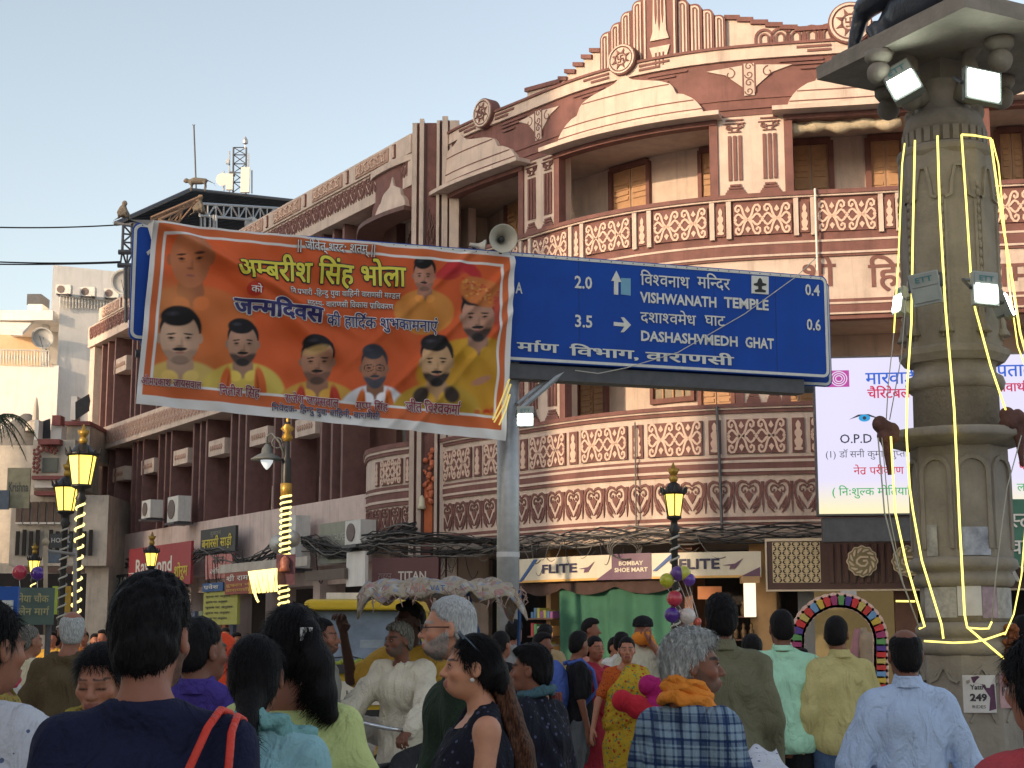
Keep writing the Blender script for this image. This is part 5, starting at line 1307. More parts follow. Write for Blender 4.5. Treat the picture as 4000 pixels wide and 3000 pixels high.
b = MB(); b.obox(pc+Vector((0, 0, .03)), .5, .5, .06); b.build('base_plate', METDK, PL)
for z, m in ((2.55, mat('tape_white', (.6, .6, .6), .6, .1)),):
 one('tape_band', m, PL, 'lathe', pc+Vector((0, 0, z)), [(.139, 0), (.139, .06)], 24)
b = MB()
for zz in (SGZ0-.12, SGZ1-.2): b.tube([fG(.1, zz, -.22), fG(GL-.3, zz, -.22)], .05, 6)
b.build('cross_beam', METDK, PL)
b = MB(); b.prism([(4.35, SGZ0-.20), (GL-.5, SGZ0-.20), (GL-.5, SGZ0-.02), (4.35, SGZ0-.02)], fG, -.3, -.06); b.build('under_beam', METDK, PL)
b = MB(); b.tube([fG(*gxy(2220, 1440), -.1), fG(*gxy(2030, 1600), .0)], .035, 6); b.tube([fG(*gxy(2200, 1440), -.2), fG(*gxy(2030, 1575), -.1)], .028, 6); b.build('diagonal_brace', METGR, PL)
SB = mat('sign_board_blue', (.008, .062, .36), .5, .10, 3, streak=.10, spec=.2); SWT = mat('sign_reflective_white', (.66, .66, .62), .45, .08, 10, streak=.15)
DS = thing('direction_sign', 'large blue road direction sign with white Hindi and English lettering', 'road sign', fG(GL*.5, SGZ0))
xr = gxy(3235, 1250)[0]
def rrect(x0, x1, z0, z1, r, n=5):
 out = []
 for cx, cz, a0 in ((x1-r, z0+r, -PI/2), (x1-r, z1-r, 0), (x0+r, z1-r, PI/2), (x0+r, z0+r, PI)):
  out += [(cx+r*math.cos(a0+PI/2*k/n), cz+r*math.sin(a0+PI/2*k/n)) for k in range(n+1)]
 return out
b = MB(); b.prism(rrect(0, xr, SGZ0, SGZ1, .08), fG, -.05, 0); b.build('board', SB, DS)
b = MB(); b.stroke(rrect(.03, xr-.03, SGZ0+.03, SGZ1-.03, .07), .035, fG, 0, .008, True); b.build('border', SWT, DS)
b = MB(); b.prism(rrect(.15, GL+.02, SGZ0-.06, SGZ1-.0, .08), fG, -.30, -.26); rb = b.build('rear_board', SB, DS)
b = MB(); b.stroke(rrect(.18, GL-.01, SGZ0-.03, SGZ1-.03, .07), .035, fG, -.26, -.252, True); b.build('border', SWT, rb)
b = MB()
for k in range(60): b.prism([(.1+k*(xr-.2)/59, SGZ1-.035), (.1+k*(xr-.2)/59+.012, SGZ1-.035), (.1+k*(xr-.2)/59+.012, SGZ1-.022), (.1+k*(xr-.2)/59, SGZ1-.022)], fG, .008, .013)
b.build('rivet', METDK, DS, kind='stuff')
fGt = lambda x, y: fG(x, y, .010)
def gtext(s_, p0, p1, base, cap, bo=.02):
 x0, z0 = gxy(p0, base); x1, _ = gxy(p1, base); _, zc = gxy(p0, base-cap)
 e = MB(); put_text(e, s_, fGt, x0, z0, zc-z0, x1-x0, bo); return e.build('lettering', SWT, DS)
for a in (('विश्वनाथ', 2501, 2691, 1113, 44), ('मन्दिर', 2723, 2849, 1124, 44), ('VISHWANATH', 2501, 2797, 1180, 37, .03), ('TEMPLE', 2828, 3001, 1200, 37, .03), ('दशाश्वमेध', 2501, 2716, 1258, 40), ('घाट', 2752, 2830, 1270, 40),
          ('DASHASHVMEDH', 2501, 2880, 1330, 36, .03), ('GHAT', 2910, 3022, 1356, 37, .03), ('2.0', 2243, 2312, 1124, 44, .02), ('3.5', 2243, 2313, 1276, 44, .02), ('0.4', 3144, 3201, 1152, 40, .02), ('0.6', 3150, 3205, 1288, 40, .02), ('A', 2014, 2040, 1145, 40, .02),
          ('र्माण', 2020, 2178, 1370, 34, .04), ('विभाग,', 2226, 2495, 1388, 34, .04), ('वाराणसी', 2523, 2862, 1408, 34, .04)):
 gtext(*a)
def gpoly(name, pts, m, o0=.0, o1=.010):
 e = MB(); e.prism([gxy(*p) for p in pts][::-1], fG, o0, o1); return e.build(name, m, DS)
gpoly('sticker', [(2425, 1086), (2463, 1088), (2463, 1155), (2425, 1150)], mat('pale_blue_sticker', (.16, .36, .5), .5, .1), 0, .006)
gpoly('up_arrow', [(2398, 1150), (2398, 1098), (2387, 1098), (2407, 1058), (2427, 1102), (2414, 1102), (2414, 1152)], SWT)
gpoly('right_arrow', [(2397, 1258), (2438, 1262), (2425, 1240), (2436, 1240), (2464, 1270), (2436, 1298), (2424, 1298), (2438, 1276), (2397, 1273)], SWT)
gpoly('pictogram_panel', [(2935, 1077), (3001, 1081), (3001, 1151), (2935, 1146)], SWT, 0, .012)
BKI = mat('black_ink', (.02, .02, .02), .5, 0)
gpoly('pictogram', [(2956, 1105), (2960, 1092), (2966, 1086), (2973, 1092), (2977, 1106), (2992, 1110), (2990, 1116), (2974, 1119), (2974, 1130), (2990, 1136), (2988, 1143), (2948, 1141), (2946, 1134), (2960, 1129), (2960, 1119), (2944, 1115), (2942, 1109)], BKI, .012, .018)
gpoly('faded_arrow', [(572, 985), (600, 962), (604, 972), (578, 998)], SWT);
for x in (2262, 2790, 3030):
 xa, _ = gxy(x, 1200); e = MB(); e.stroke([(xa, SGZ0+.02), (xa, SGZ1-.02)], .006, fG, .0, .002); e.build('panel_seam', mat('seam_blue', (.006, .03, .15), .6, 0), DS)
e = MB(); pts = [gxy(2240, 1450), gxy(2330, 1462), gxy(2440, 1440), gxy(2640, 1380), gxy(2900, 1230), gxy(3100, 1085), gxy(3180, 1010)]
e.tube([fG(x, y, .06) for x, y in pts], .006, 5); tag(e.build('slack_cord', mat('pale_cord', (.5, .48, .42), .8, 0), None, True), 'thin pale cord drooping diagonally across the blue direction sign', 'cord')
# ---- banner
BC = [(598, 868), (2010, 1000), (1975, 1722), (530, 1578)]     # TL TR BR BL in pixels
def bpx(u, v):
 tl, tr, br, bl = BC
 return ((bl[0]*(1-u)+br[0]*u)*(1-v) + (tl[0]*(1-u)+tr[0]*u)*v, (bl[1]*(1-u)+br[1]*u)*(1-v) + (tl[1]*(1-u)+tr[1]*u)*v)
def buv(px, py):
 u, v = (px-560)/1420, 1-(py-900)/720
 for _ in range(5):
  x, y = bpx(u, v); ex, ey = px-x, py-y
  x1, y1 = bpx(u+.01, v); x2, y2 = bpx(u, v+.01); a, b_, c, d = (x1-x)/.01, (x2-x)/.01, (y1-y)/.01, (y2-y)/.01; det = a*d-b_*c
  u += (ex*d-b_*ey)/det; v += (a*ey-c*ex)/det
 return u, v
BX = [fG(*gxy(*p, .10), .10) for p in BC]
def fold(u, v):
 s_ = 0
 d1 = v-1+u*.9; s_ += .10*np.exp(-(d1/.035)**2)*np.exp(-((u-.25)/.28)**2)
 d2 = (u-.04)*.75-(1-v)*.55; s_ += .085*np.exp(-(d2/.03)**2)*(u < .5)
 for a, ph, k, am in ((.9, 0, 17, .016), (-.7, 1.3, 21, .013), (.35, 2.1, 31, .007), (1.6, .4, 27, .009)):
  s_ += am*np.sin(k*(u*1.9*a + v) + ph + 1.6*np.sin(5*u+ph*2+3*v))
 s_ += .03*np.sin(PI*v)*np.sin(2.5*PI*u+.5) + .05*np.sin(PI*u)*(1-v)
 for a, b_, am in ((1.25, -.72, .055), (1.4, -1.02, .045), (1.15, -.45, .04), (1.3, -.86, .03)): s_ += am*np.exp(-((u*a+b_-v*.55)/.018)**2)*np.clip((u-.45)*3, 0, 1)
 return s_
def fB(u, v, o=0.):
 p = (BX[3]*(1-u)+BX[2]*u)*(1-v) + (BX[0]*(1-u)+BX[1]*u)*v
 return p + gn*(float(fold(u, v)) + o)
BN = thing('birthday_banner', 'wrinkled orange greeting banner with portraits and Hindi lettering tied over the sign', 'banner', fG(1.5, SGZ0-.5))
nx, nz = 420, 220
U, Vv = np.meshgrid(np.linspace(0, 1, nx+1), np.linspace(0, 1, nz+1))
tl, tr, br, bl = BC
XX = (bl[0]*(1-U)+br[0]*U)*(1-Vv) + (tl[0]*(1-U)+tr[0]*U)*Vv; YY = (bl[1]*(1-U)+br[1]*U)*(1-Vv) + (tl[1]*(1-U)+tr[1]*U)*Vv
cg = np.zeros((nz+1, nx+1, 3)); cg[:] = (.60, .11, .035)
cg *= (1 + .10*np.sin(U*5+1))[..., None]
def lay(m, c):
 global cg
 m = np.clip(m, 0, 1)[..., None]; cg = cg*(1-m) + np.array(c)*m
def ell(cx, cy, rx, ry, soft=.12, rot=0.):
 dx, dy = XX-cx, YY-cy; c, s_ = math.cos(rot), math.sin(rot); x = dx*c+dy*s_; y = -dx*s_+dy*c
 return np.clip((1-np.sqrt((x/rx)**2+(y/ry)**2))/soft, 0, 1)
rngp = np.random.RandomState(3)
def portrait(cx, cy, w, h, skin=(.42, .20, .12), hair=(.02, .018, .02), shirt=(.60, .33, .06), scarf=None, beard=.7, stache=1., glasses=False, bald=False, body=1.0, tilt=.06):
 sk = np.array(skin); w *= 1.05; h *= 1.0
 lay(ell(cx, cy+h*2.3, w*2.85*body, h*1.5, .08), shirt)
 lay(ell(cx-w*1.6, cy+h*2.3, w*.7, h*1.1, .6)*.4, np.array(shirt)*.6)
 lay(ell(cx, cy+h*1.05, w*.72, h*.62, .15), sk*.72)
 lay(ell(cx-w*.5, cy+h*1.50, w*.5, h*.28, .3, .5), np.array(shirt)*1.25); lay(ell(cx+w*.5, cy+h*1.50, w*.5, h*.28, .3, -.5), np.array(shirt)*1.2)
 if scarf is not None:
  for sg in (-1, 1): lay(ell(cx+sg*w*1.15, cy+h*2.2, w*.42, h*1.25, .2, -sg*.12), scarf); lay(ell(cx+sg*w*1.0, cy+h*2.2, w*.10, h*1.1, .5, -sg*.12), np.array(scarf)*.6)
 if not bald: lay(ell(cx+w*.04, cy-h*.36, w*1.07, h*.84, .08), hair)
 for sg in (-1, 1): lay(ell(cx+sg*w*1.0, cy+h*.02, w*.16, h*.22, .2), sk*.75)
 lay(ell(cx, cy, w, h, .07), sk)
 lay(ell(cx-w*.3, cy-h*.2, w*.5, h*.6, .8)*.5, sk*1.45); lay(ell(cx+w*.75, cy+h*.1, w*.5, h*.9, .7)*.5*(ell(cx, cy, w, h, .05) > .5), sk*.55)
 if beard > 0:
  m = ell(cx, cy, w*1.02, h*1.06, .1)*np.clip((YY-(cy+h*.38))/(h*.14), 0, 1)*(1-ell(cx, cy+h*.18, w*.66, h*.42, .15)); lay(m*beard, np.array(hair)*1.3)
  lay(ell(cx, cy+h*.86, w*.5, h*.22, .3)*beard, np.array(hair)*1.3)
 for sg in (-1, 1):
  lay(ell(cx+sg*w*.42, cy-h*.17, w*.30, h*.045, .4, sg*.1)*.9, hair); lay(ell(cx+sg*w*.42, cy-h*.02, w*.22, h*.06, .4), sk*.35); lay(ell(cx+sg*w*.42, cy-h*.02, w*.08, h*.045, .3), (.01, .01, .01))
  lay(ell(cx+sg*w*.40, cy+h*.07, w*.25, h*.07, .8)*.5, sk*.5)
  if glasses: lay((ell(cx+sg*w*.42, cy-h*.02, w*.38, h*.19, .03) > 0)*(1-(ell(cx+sg*w*.42, cy-h*.02, w*.33, h*.16, .03) > 0))*.9, (.02, .02, .02))
 lay(ell(cx+w*.1, cy+h*.16, w*.10, h*.24, .7)*.5, sk*.55); lay(ell(cx, cy+h*.30, w*.24, h*.06, .6)*.8, sk*.45)
 if stache: lay(ell(cx, cy+h*.42, w*.42, h*.085, .3)*stache, hair)
 lay(ell(cx, cy+h*.55, w*.28, h*.055, .4)*.8, (.30, .10, .09))
 if not bald: lay(ell(cx-w*.1, cy-h*.86, w*.9, h*.42, .15), hair); lay(ell(cx-w*.35, cy-h*.95, w*.4, h*.12, .9)*.35, (.12, .12, .16))
robe = (.58, .16, .05)
portrait(733, 1015, 72, 118, (.48, .17, .08), shirt=robe, beard=0, stache=0, bald=True, body=1.15)
lay(ell(660, 1220, 110, 150, .5)*.6, (.60, .24, .09))
portrait(1638, 1078, 42, 62, (.46, .22, .15), shirt=(.55, .22, .05), beard=.4)
for k in range(9): lay(ell(1795-10+math.cos(-.5-k*.3)*52, 1070+math.sin(-.5-k*.3)*70+20, 26, 58, .25, .3+k*.30-1.2)*.85, (.40+.03*(k % 2), .03, .035))
portrait(1853, 1245, 64, 92, (.44, .24, .17), shirt=(.52, .28, .03), beard=.85, body=1.35)
lay(ell(1870, 1145, 98, 60, .12, .35), (.50, .16, .05));
for k in range(70): a, b_ = rngp.uniform(-1, 1, 2); lay(ell(1870+a*80+b_*10, 1145+b_*40+a*22, 8, 5, .5)*.8, ((.62, .32, .10), (.45, .05, .04), (.60, .22, .04))[k % 3])
lay(ell(1945, 1230, 34, 95, .3)*.9, (.42, .06, .04)); lay(ell(1770, 1540, 190, 170, .35)*.75, (.50, .26, .03)); lay(ell(1920, 1500, 70, 190, .4)*.7, (.48, .24, .03))
lay(ell(1870, 1490, 50, 17, .4, -.35), (.42, .2, .13))
portrait(692, 1325, 72, 100, (.58, .36, .25), shirt=(.60, .42, .13), beard=.35, body=.95)
portrait(926, 1348, 56, 82, (.46, .26, .18), shirt=(.62, .45, .10), scarf=(.60, .13, .04), beard=.85)
portrait(1213, 1415, 60, 84, (.40, .20, .13), shirt=(.55, .30, .06), scarf=(.45, .05, .03), beard=.55)
lay(ell(1205, 1372, 60, 22, .5, -.2)*.7, (.60, .40, .16))
portrait(1438, 1440, 50, 76, (.34, .16, .10), hair=(.05, .05, .065), shirt=(.66, .64, .68), scarf=(.60, .14, .03), beard=.95, glasses=True)
portrait(1684, 1420, 62, 90, (.55, .33, .18), shirt=(.45, .27, .04), beard=.95, body=1.05)
for sg in (-1, 1): lay(ell(1684+sg*60, 1545, 42, 34, .3, sg*.7), (.05, .035, .03))
for k in range(26): a, b_ = rngp.uniform(-1, 1, 2); lay(ell(1850+a*95, 1640+b_*42, 20, 14, .6)*.7, ((.60, .30, .04), (.45, .03, .02), (.62, .38, .08))[k % 3])
lay(ell(972, 1135, 34, 30, .1), (.50, .05, .03))
cg *= 1.02
WHT = (.74, .71, .70); OR_ = (.58, .14, .05)
ew = .022; ob = np.minimum(np.minimum(U/.013, (1-U)/.016), np.minimum((Vv)/.05, (1-Vv)/.012))
ir = np.minimum(np.minimum((U-.035)/1, (.962-U)/1), np.minimum((Vv-.125)/2, (.935-Vv)/2))
lay((ir < .0)*1., OR_); lay(((ir > -.006) & (ir < .001))*1., WHT); lay((ir < -.5)*1., OR_)
lay((ob < 1)*1., WHT)
fl_o = []
def fold_np(U_, V_): return fold(U_, V_)
PP = (np.array(BX[3])[None, None]*(1-U[..., None])+np.array(BX[2])*U[..., None])*(1-Vv[..., None]) + (np.array(BX[0])*(1-U[..., None])+np.array(BX[1])*U[..., None])*Vv[..., None]
PP = PP + np.array(gn)*fold_np(U, Vv)[..., None]
e = MB(); e.v = [tuple(p) for p in PP.reshape(-1, 3)]; e.f = [(j*(nx+1)+i, j*(nx+1)+i+1, (j+1)*(nx+1)+i+1, (j+1)*(nx+1)+i) for j in range(nz) for i in range(nx)]
bob = e.build('printed_sheet', mat('banner_print', (1, 1, 1), .6, .05, 2, attr=True, spec=.15), BN, True)
ca = bob.data.color_attributes.new('Col', 'FLOAT_COLOR', 'POINT'); ca.data.foreach_set('color', np.concatenate([cg.reshape(-1, 3), np.ones((cg.size//3, 1))], 1).astype(np.float32).ravel())
def btext(s_, p0, p1, y0, y1, cap, col, outl=None, bo=.02, ob_=.06):
 """lettering on the sheet: from (p0,y0) to (p1,y1) pixels"""
 for lay_, (m, bld, off) in enumerate(((outl, ob_, .004), (col, bo, .016))):
  if m is None: continue
  V, F, w = text2d(s_, bld)
  sx = (p1-p0)/w; sy = cap/.66
  bm = bmesh.new(); vs = [bm.verts.new((p0+a*sx, (y0+(y1-y0)*(a*sx)/(p1-p0)) - b_*sy, l)) for a, b_, l in V]
  for f in F:
   try: bm.faces.new([vs[i] for i in f])
   except ValueError: pass
  for _ in range(2):
   ed = [q for q in bm.edges if q.calc_length() > 22]
   if ed: bmesh.ops.subdivide_edges(bm, edges=ed, cuts=1); bmesh.ops.triangulate(bm, faces=bm.faces[:])
  bm.verts.index_update()
  C = np.array([q.co for q in bm.verts]); u, v = buv(C[:, 0], C[:, 1])
  Bx = [np.array(q) for q in BX]; uu, vv = u[:, None], v[:, None]
  pts = (Bx[3]*(1-uu)+Bx[2]*uu)*(1-vv) + (Bx[0]*(1-uu)+Bx[1]*uu)*vv + np.array(gn)*(fold(u, v)+off+.0011*C[:, 2])[:, None]
  e = MB(); e.v = pts.tolist(); e.f = [tuple(q.index for q in f.verts) for f in bm.faces]; bm.free()
  e.build('printed_lettering', m, BN)
BW = mat('print_white', (.74, .72, .70), .5, 0); BK = mat('print_black', (.025, .022, .03), .5, 0); BY_ = mat('print_yellow', (.68, .60, .06), .5, 0); BNV = mat('print_navy', (.03, .025, .13), .5, 0); BRD = mat('print_maroon', (.26, .03, .06), .5, 0)
btext('|| जीवेत् शरदः शतम् ||', 1135, 1442, 972, 992, 34, BW, BK, .01, .05)
btext('अम्बरीश सिंह भोला', 905, 1560, 1090, 1122, 78, BY_, BK, .035, .09)
btext('को', 955, 997, 1150, 1153, 26, BW, None, .02)
btext('नि.प्रभारी -हिन्दु युवा वाहिनी वाराणसी मण्डल', 1108, 1542, 1150, 1168, 22, BW, BK, .0, .05)
btext('सदस्य- वाराणसी विकास प्राधिकरण', 1170, 1515, 1197, 1210, 22, BW, BK, .0, .05)
btext('जन्मदिवस', 897, 1232, 1222, 1262, 56, BNV, BW, .05, .12)
btext('की हार्दिक शुभकामनाएं', 1250, 1690, 1272, 1300, 42, BNV, BW, .02, .09)
btext('ओमप्रकाश जायसवाल', 550, 770, 1502, 1522, 28, BRD, BW, .03, .09)
btext('नितीश सिंह', 838, 990, 1542, 1554, 32, BRD, BW, .03, .09)
btext('राजेश जायसवाल', 1085, 1295, 1572, 1592, 32, BRD, BW, .03, .09)
btext('गप्पू सिंह', 1363, 1488, 1598, 1606, 28, BRD, BW, .03, .09)
btext('जीत विश्वकर्मा', 1560, 1780, 1608, 1622, 38, BRD, BW, .03, .09)
btext('निवेदक- हिन्दु युवा वाहिनी, वाराणसी', 1035, 1456, 1604, 1640, 24, BNV, BW, .01, .06)
e = MB(); c0, c1_, c2_, c3 = fG(*gxy(510, 858, .08), .08), fB(0, 1, .02), fB(0.0, .90, .02), fG(*gxy(575, 880, .08), .09)
V = [c0, c1_, c2_, c3]; e.add(V + [v-gn*.008 for v in V], [(0, 3, 2, 1), (4, 5, 6, 7), (0, 1, 5, 4), (1, 2, 6, 5), (2, 3, 7, 6), (3, 0, 4, 7)]); e.build('folded_corner', BW, BN)
YC = mat('yellow_led_strand', (.65, .5, .15), .6, 0, emit=(1, .75, .2), es=.2)  # lit yellow LED strands at the banner edge, faintly glowing
for pts in (((1990, 1480), (1960, 1560), (1925, 1640)), ((1995, 1500), (1970, 1580), (1930, 1650)), ((1992, 1540), (1975, 1600), (1950, 1660))):
 e = MB(); e.tube([fG(*gxy(a, b_, .2), .2) for a, b_ in pts], .01, 4); e.build('led_strand', YC, BN)
# ---- horn loudspeakers
def horn(px, py, rpx, D, yaw, label, pitch=-8):
 c = P(px, py, D); r_ = rpx/FPX*D/1.0; t = thing('horn_loudspeaker', label, 'loudspeaker', c); M = Matrix.Rotation(yaw, 3, 'Z') @ Matrix.Rotation(R(90-pitch), 3, 'X')
 HM = mat('horn_paint', (.50, .46, .38), .4, .12, 5, spec=.5)
 b = MB(); b.lathe(c, [(.02, -r_*1.9), (r_*.25, -r_*1.8), (r_*.3, -r_*1.2), (r_*.38, -r_*.7), (r_*.62, -r_*.3), (r_*.98, 0), (r_*1.02, .02), (r_*.94, .012), (r_*.56, -r_*.32), (r_*.3, -r_*.7), (r_*.2, -r_*.9), (.01, -r_*.9)], 32, ax=M); b.build('bell', HM, t, True)
 b = MB(); b.lathe(c, [(.01, -r_*.95), (r_*.2, -r_*.9), (r_*.22, -r_*.42), (r_*.15, -r_*.32), (.01, -r_*.30)], 20, ax=M); b.build('driver_cone', mat('horn_black', (.03, .03, .03), .5, 0), t, True)
 b = MB(); b.tube([c+M @ Vector((0, 0, -r_*1.5)), Vector((c.x, c.y+.5, c.z-r_*1.5))], .02, 6); b.build('mount', METDK, t)
horn(1965, 932, 58, 18.5, R(14), 'cream horn loudspeaker facing the crowd on top of the banner')
horn(1888, 965, 30, 18.9, R(100), 'second cream horn loudspeaker turned away behind the front one')
# ---- floodlights
FH = mat('flood_housing', (.16, .17, .16), .5, .1, metal=.2); FLT = mat('flood_lens_lit', (.8, .8, .8), .3, 0, emit=(.86, 1.0, .84), es=8.); FLO = mat('flood_lens_off', (.34, .36, .33), .25, .2, 4); FGR = mat('flood_casing_grey', (.36, .38, .37), .45, .1)
def flood(c, w, h, yaw, pitch, lit, label, frac=1.0, roll=0., casing=None, cooling=True):
 t = thing('floodlight', label, 'floodlight', c, 'floodlights'); M = Matrix.Rotation(yaw, 3, 'Z') @ Matrix.Rotation(pitch, 3, 'X') @ Matrix.Rotation(roll, 3, 'Y')
 b = MB(); b.obox(c, w, .05, h, M); b.obox(c+M @ Vector((0, .05, 0)), w*.7, .06, h*.7, M); b.build('housing', casing or FH, t)
 b = MB(); hh = h*.84*frac; b.obox(c+M @ Vector((0, -.030, -h*.42*(1-frac))), w*.84, .012, hh, M); b.build('lens', FLT if lit else FLO, t)
 b = MB()
 for sg in (-1, 1): b.tube([c+M @ Vector((sg*w*.55, 0, 0)), c+M @ Vector((sg*w*.55, .12, h*.45)), c+M @ Vector((0, .2, h*.6))], .012, 5)
 b.build('bracket', METDK, t)
 if frac < .9:
  b = MB(); b.obox(c+M @ Vector((0, -.028, h*.26)), w*.9, .008, h*.38, M); b.build('control_panel', FLO, t)
  e = MB(); put_text(e, 'ETT' if frac < .7 else 'ETT', lambda x, y: c+M @ Vector((x, -.036, y)), 0, h*.20, h*.15, w*.6, .02, 'C'); e.build('lettering', mat('teal_ink', (.06, .2, .22), .5, 0), t)
 return t
flood(P(2052, 1628, 18.8), .20, .25, R(-4), R(-8), True, 'small lit floodlight clamped on the steel pole under the blue sign', .62, casing=FGR)
for k, (px, py, wpx, hpx, yaw, pitch, lit, fr, roll, lb, D) in enumerate((
 (3525, 320, 128, 235, R(-38), R(-30), True, .62, R(-28), 'lit floodlight tilted down on the upper left of the stone pillar', 10.6),
 (3835, 340, 160, 150, R(12), R(-10), True, 1., R(8), 'big square floodlight glowing on the upper right of the stone pillar', 10.3),
 (3518, 1178, 48, 120, R(-62), R(-20), True, .7, R(-10), 'lit floodlight seen edge on at the left of the pillar middle', 10.6),
 (3616, 1128, 115, 130, R(-22), R(5), False, .5, R(-8), 'switched off floodlight at the middle of the stone pillar', 10.3),
 (3846, 1130, 105, 140, R(8), R(-8), True, .62, R(4), 'bright white floodlight at the middle right of the stone pillar', 10.3),
 (3925, 1190, 36, 120, R(62), R(-20), True, .9, R(12), 'lit floodlight seen edge on at the right of the pillar middle', 10.6))):
 flood(P(px, py, D), wpx/FPX*D, hpx/FPX*D, yaw, pitch, lit, lb, fr, roll, FGR if 1 < k < 5 else None)
# ================================================================ stone pillar
ST = mat('carved_sandstone', (.285, .248, .210), .85, .2, 5, bump=.35, bscale=28, streak=.25)
PC = Vector((3.11, 11.0, 0)); PW = 10.55/FPX
SPI = thing('stone_pillar', 'carved grey sandstone pillar with octagonal shaft and square top slab', 'pillar', PC)
zp = lambda py: Zat(py, 10.75)
def ring(name, pts, n, rot=PI/8, m=ST, smooth=False):
 b = MB(); b.lathe(PC, [(r_*PW*(1/math.cos(PI/n) if n <= 8 else 1), z) for r_, z in pts], n, rot)
 return b.build(name, m, SPI, smooth)
ring('plinth', [(215, 0), (215, zp(3300)), (200, zp(3280)), (200, zp(3000))], 8)
ring('lower_shaft', [(186, zp(3010)), (183, zp(2560))], 8)
ring('torus_moulding', [(186, zp(2562)), (200, zp(2548)), (203, zp(2530)), (200, zp(2512)), (184, zp(2502)), (184, zp(2490)), (198, zp(2480)), (200, zp(2455)), (190, zp(2440)), (178, zp(2430))], 32, 0, ST, True)
ring('drum', [(176, zp(2430)), (174, zp(2290))], 32, 0, ST, True)
ring('torus_moulding', [(176, zp(2292)), (192, zp(2284)), (202, zp(2262)), (192, zp(2240)), (184, zp(2236)), (192, zp(2228)), (214, zp(2216)), (216, zp(2200)), (212, zp(2184)), (190, zp(2172))], 32, 0, ST, True)
ring('middle_shaft', [(184, zp(2175)), (180, zp(1728))], 8)
ring('ledge_disc', [(184, zp(1740)), (230, zp(1732)), (300, zp(1712)), (304, zp(1704)), (304, zp(1684)), (295, zp(1676)), (184, zp(1670))], 40, 0, ST, True)
ring('waist_drum', [(174, zp(1672)), (172, zp(1516)), (182, zp(1512))], 32, 0, ST, True)
ring('torus_moulding', [(176, zp(1514)), (192, zp(1504)), (200, zp(1482)), (192, zp(1458)), (176, zp(1450)), (166, zp(1440)), (166, zp(1408)), (186, zp(1400))], 32, 0, ST, True)
ring('octagonal_ring', [(186, zp(1404)), (206, zp(1376)), (208, zp(1356)), (190, zp(1344))], 8)
ring('upper_shaft', [(180, zp(1350)), (184, zp(960)), (182, zp(590))], 8)
ring('octagonal_ring', [(184, zp(600)), (198, zp(584)), (202, zp(566)), (190, zp(554))], 16)
ring('collar_drum', [(168, zp(560)), (166, zp(486)), (172, zp(480)), (160, zp(440)), (150, zp(418))], 32, 0, ST, True)
for k in range(28):
 w = 2*PI*k/28; b = MB(); c = PC+Vector((167*PW*math.cos(w), 167*PW*math.sin(w), (zp(548)+zp(490))/2)); b.obox(c, .03, .045, zp(490)-zp(548), Matrix.Rotation(w, 3, 'Z')); b.build('collar_rib', ST, SPI)
ring('neck', [(128, zp(420)), (116, zp(400)), (112, zp(300)), (118, zp(290))], 24, 0, ST, True)
ZSL = 5.70; e1 = Vector((.46, -.89, 0)).normalized(); e2 = Vector((-e1.y, e1.x, 0));
CS = Vector((3.32, 10.98, 0))
Ms = Matrix((e1, e2, (0, 0, 1))).transposed()
b = MB(); b.obox(Vector((PC.x, PC.y, (zp(300)+ZSL)/2)), .24, .24, ZSL-zp(300), Ms); b.build('square_block', ST, SPI)
b = MB(); b.obox(CS+Vector((0, 0, ZSL+.05)), 1.56, 1.56, .10, Ms); b.obox(CS+Vector((0, 0, ZSL+.13)), 1.4, 1.4, .07, Ms); b.build('top_slab', ST, SPI)
for k in range(4):
 w = k*PI/2 + math.atan2(e1.y, e1.x) + PI/4*0
 dv = Vector((math.cos(w), math.sin(w), 0)); sd = Vector((-dv.y, dv.x, 0))
 b = MB(); z0_ = zp(400)
 b.tube([PC+dv*.18+Vector((0, 0, z0_+.05)), PC+dv*.30+Vector((0, 0, z0_+.18)), PC+dv*.28+Vector((0, 0, z0_+.34)), PC+dv*.44+Vector((0, 0, z0_+.45)), PC+dv*.58+Vector((0, 0, ZSL-.1))], [.07, .075, .05, .06, .05], 10)
 b.ball(PC+dv*.58+Vector((0, 0, ZSL-.16)), .085, 14, 10); b.lathe(PC+dv*.58+Vector((0, 0, ZSL-.09)), [(.07, 0), (.10, .04), (.10, .08)], 12); b.ball(PC+dv*.30+Vector((0, 0, z0_+.05)), .075, 12, 8)
 b.build('carved_bracket', ST, SPI, True)
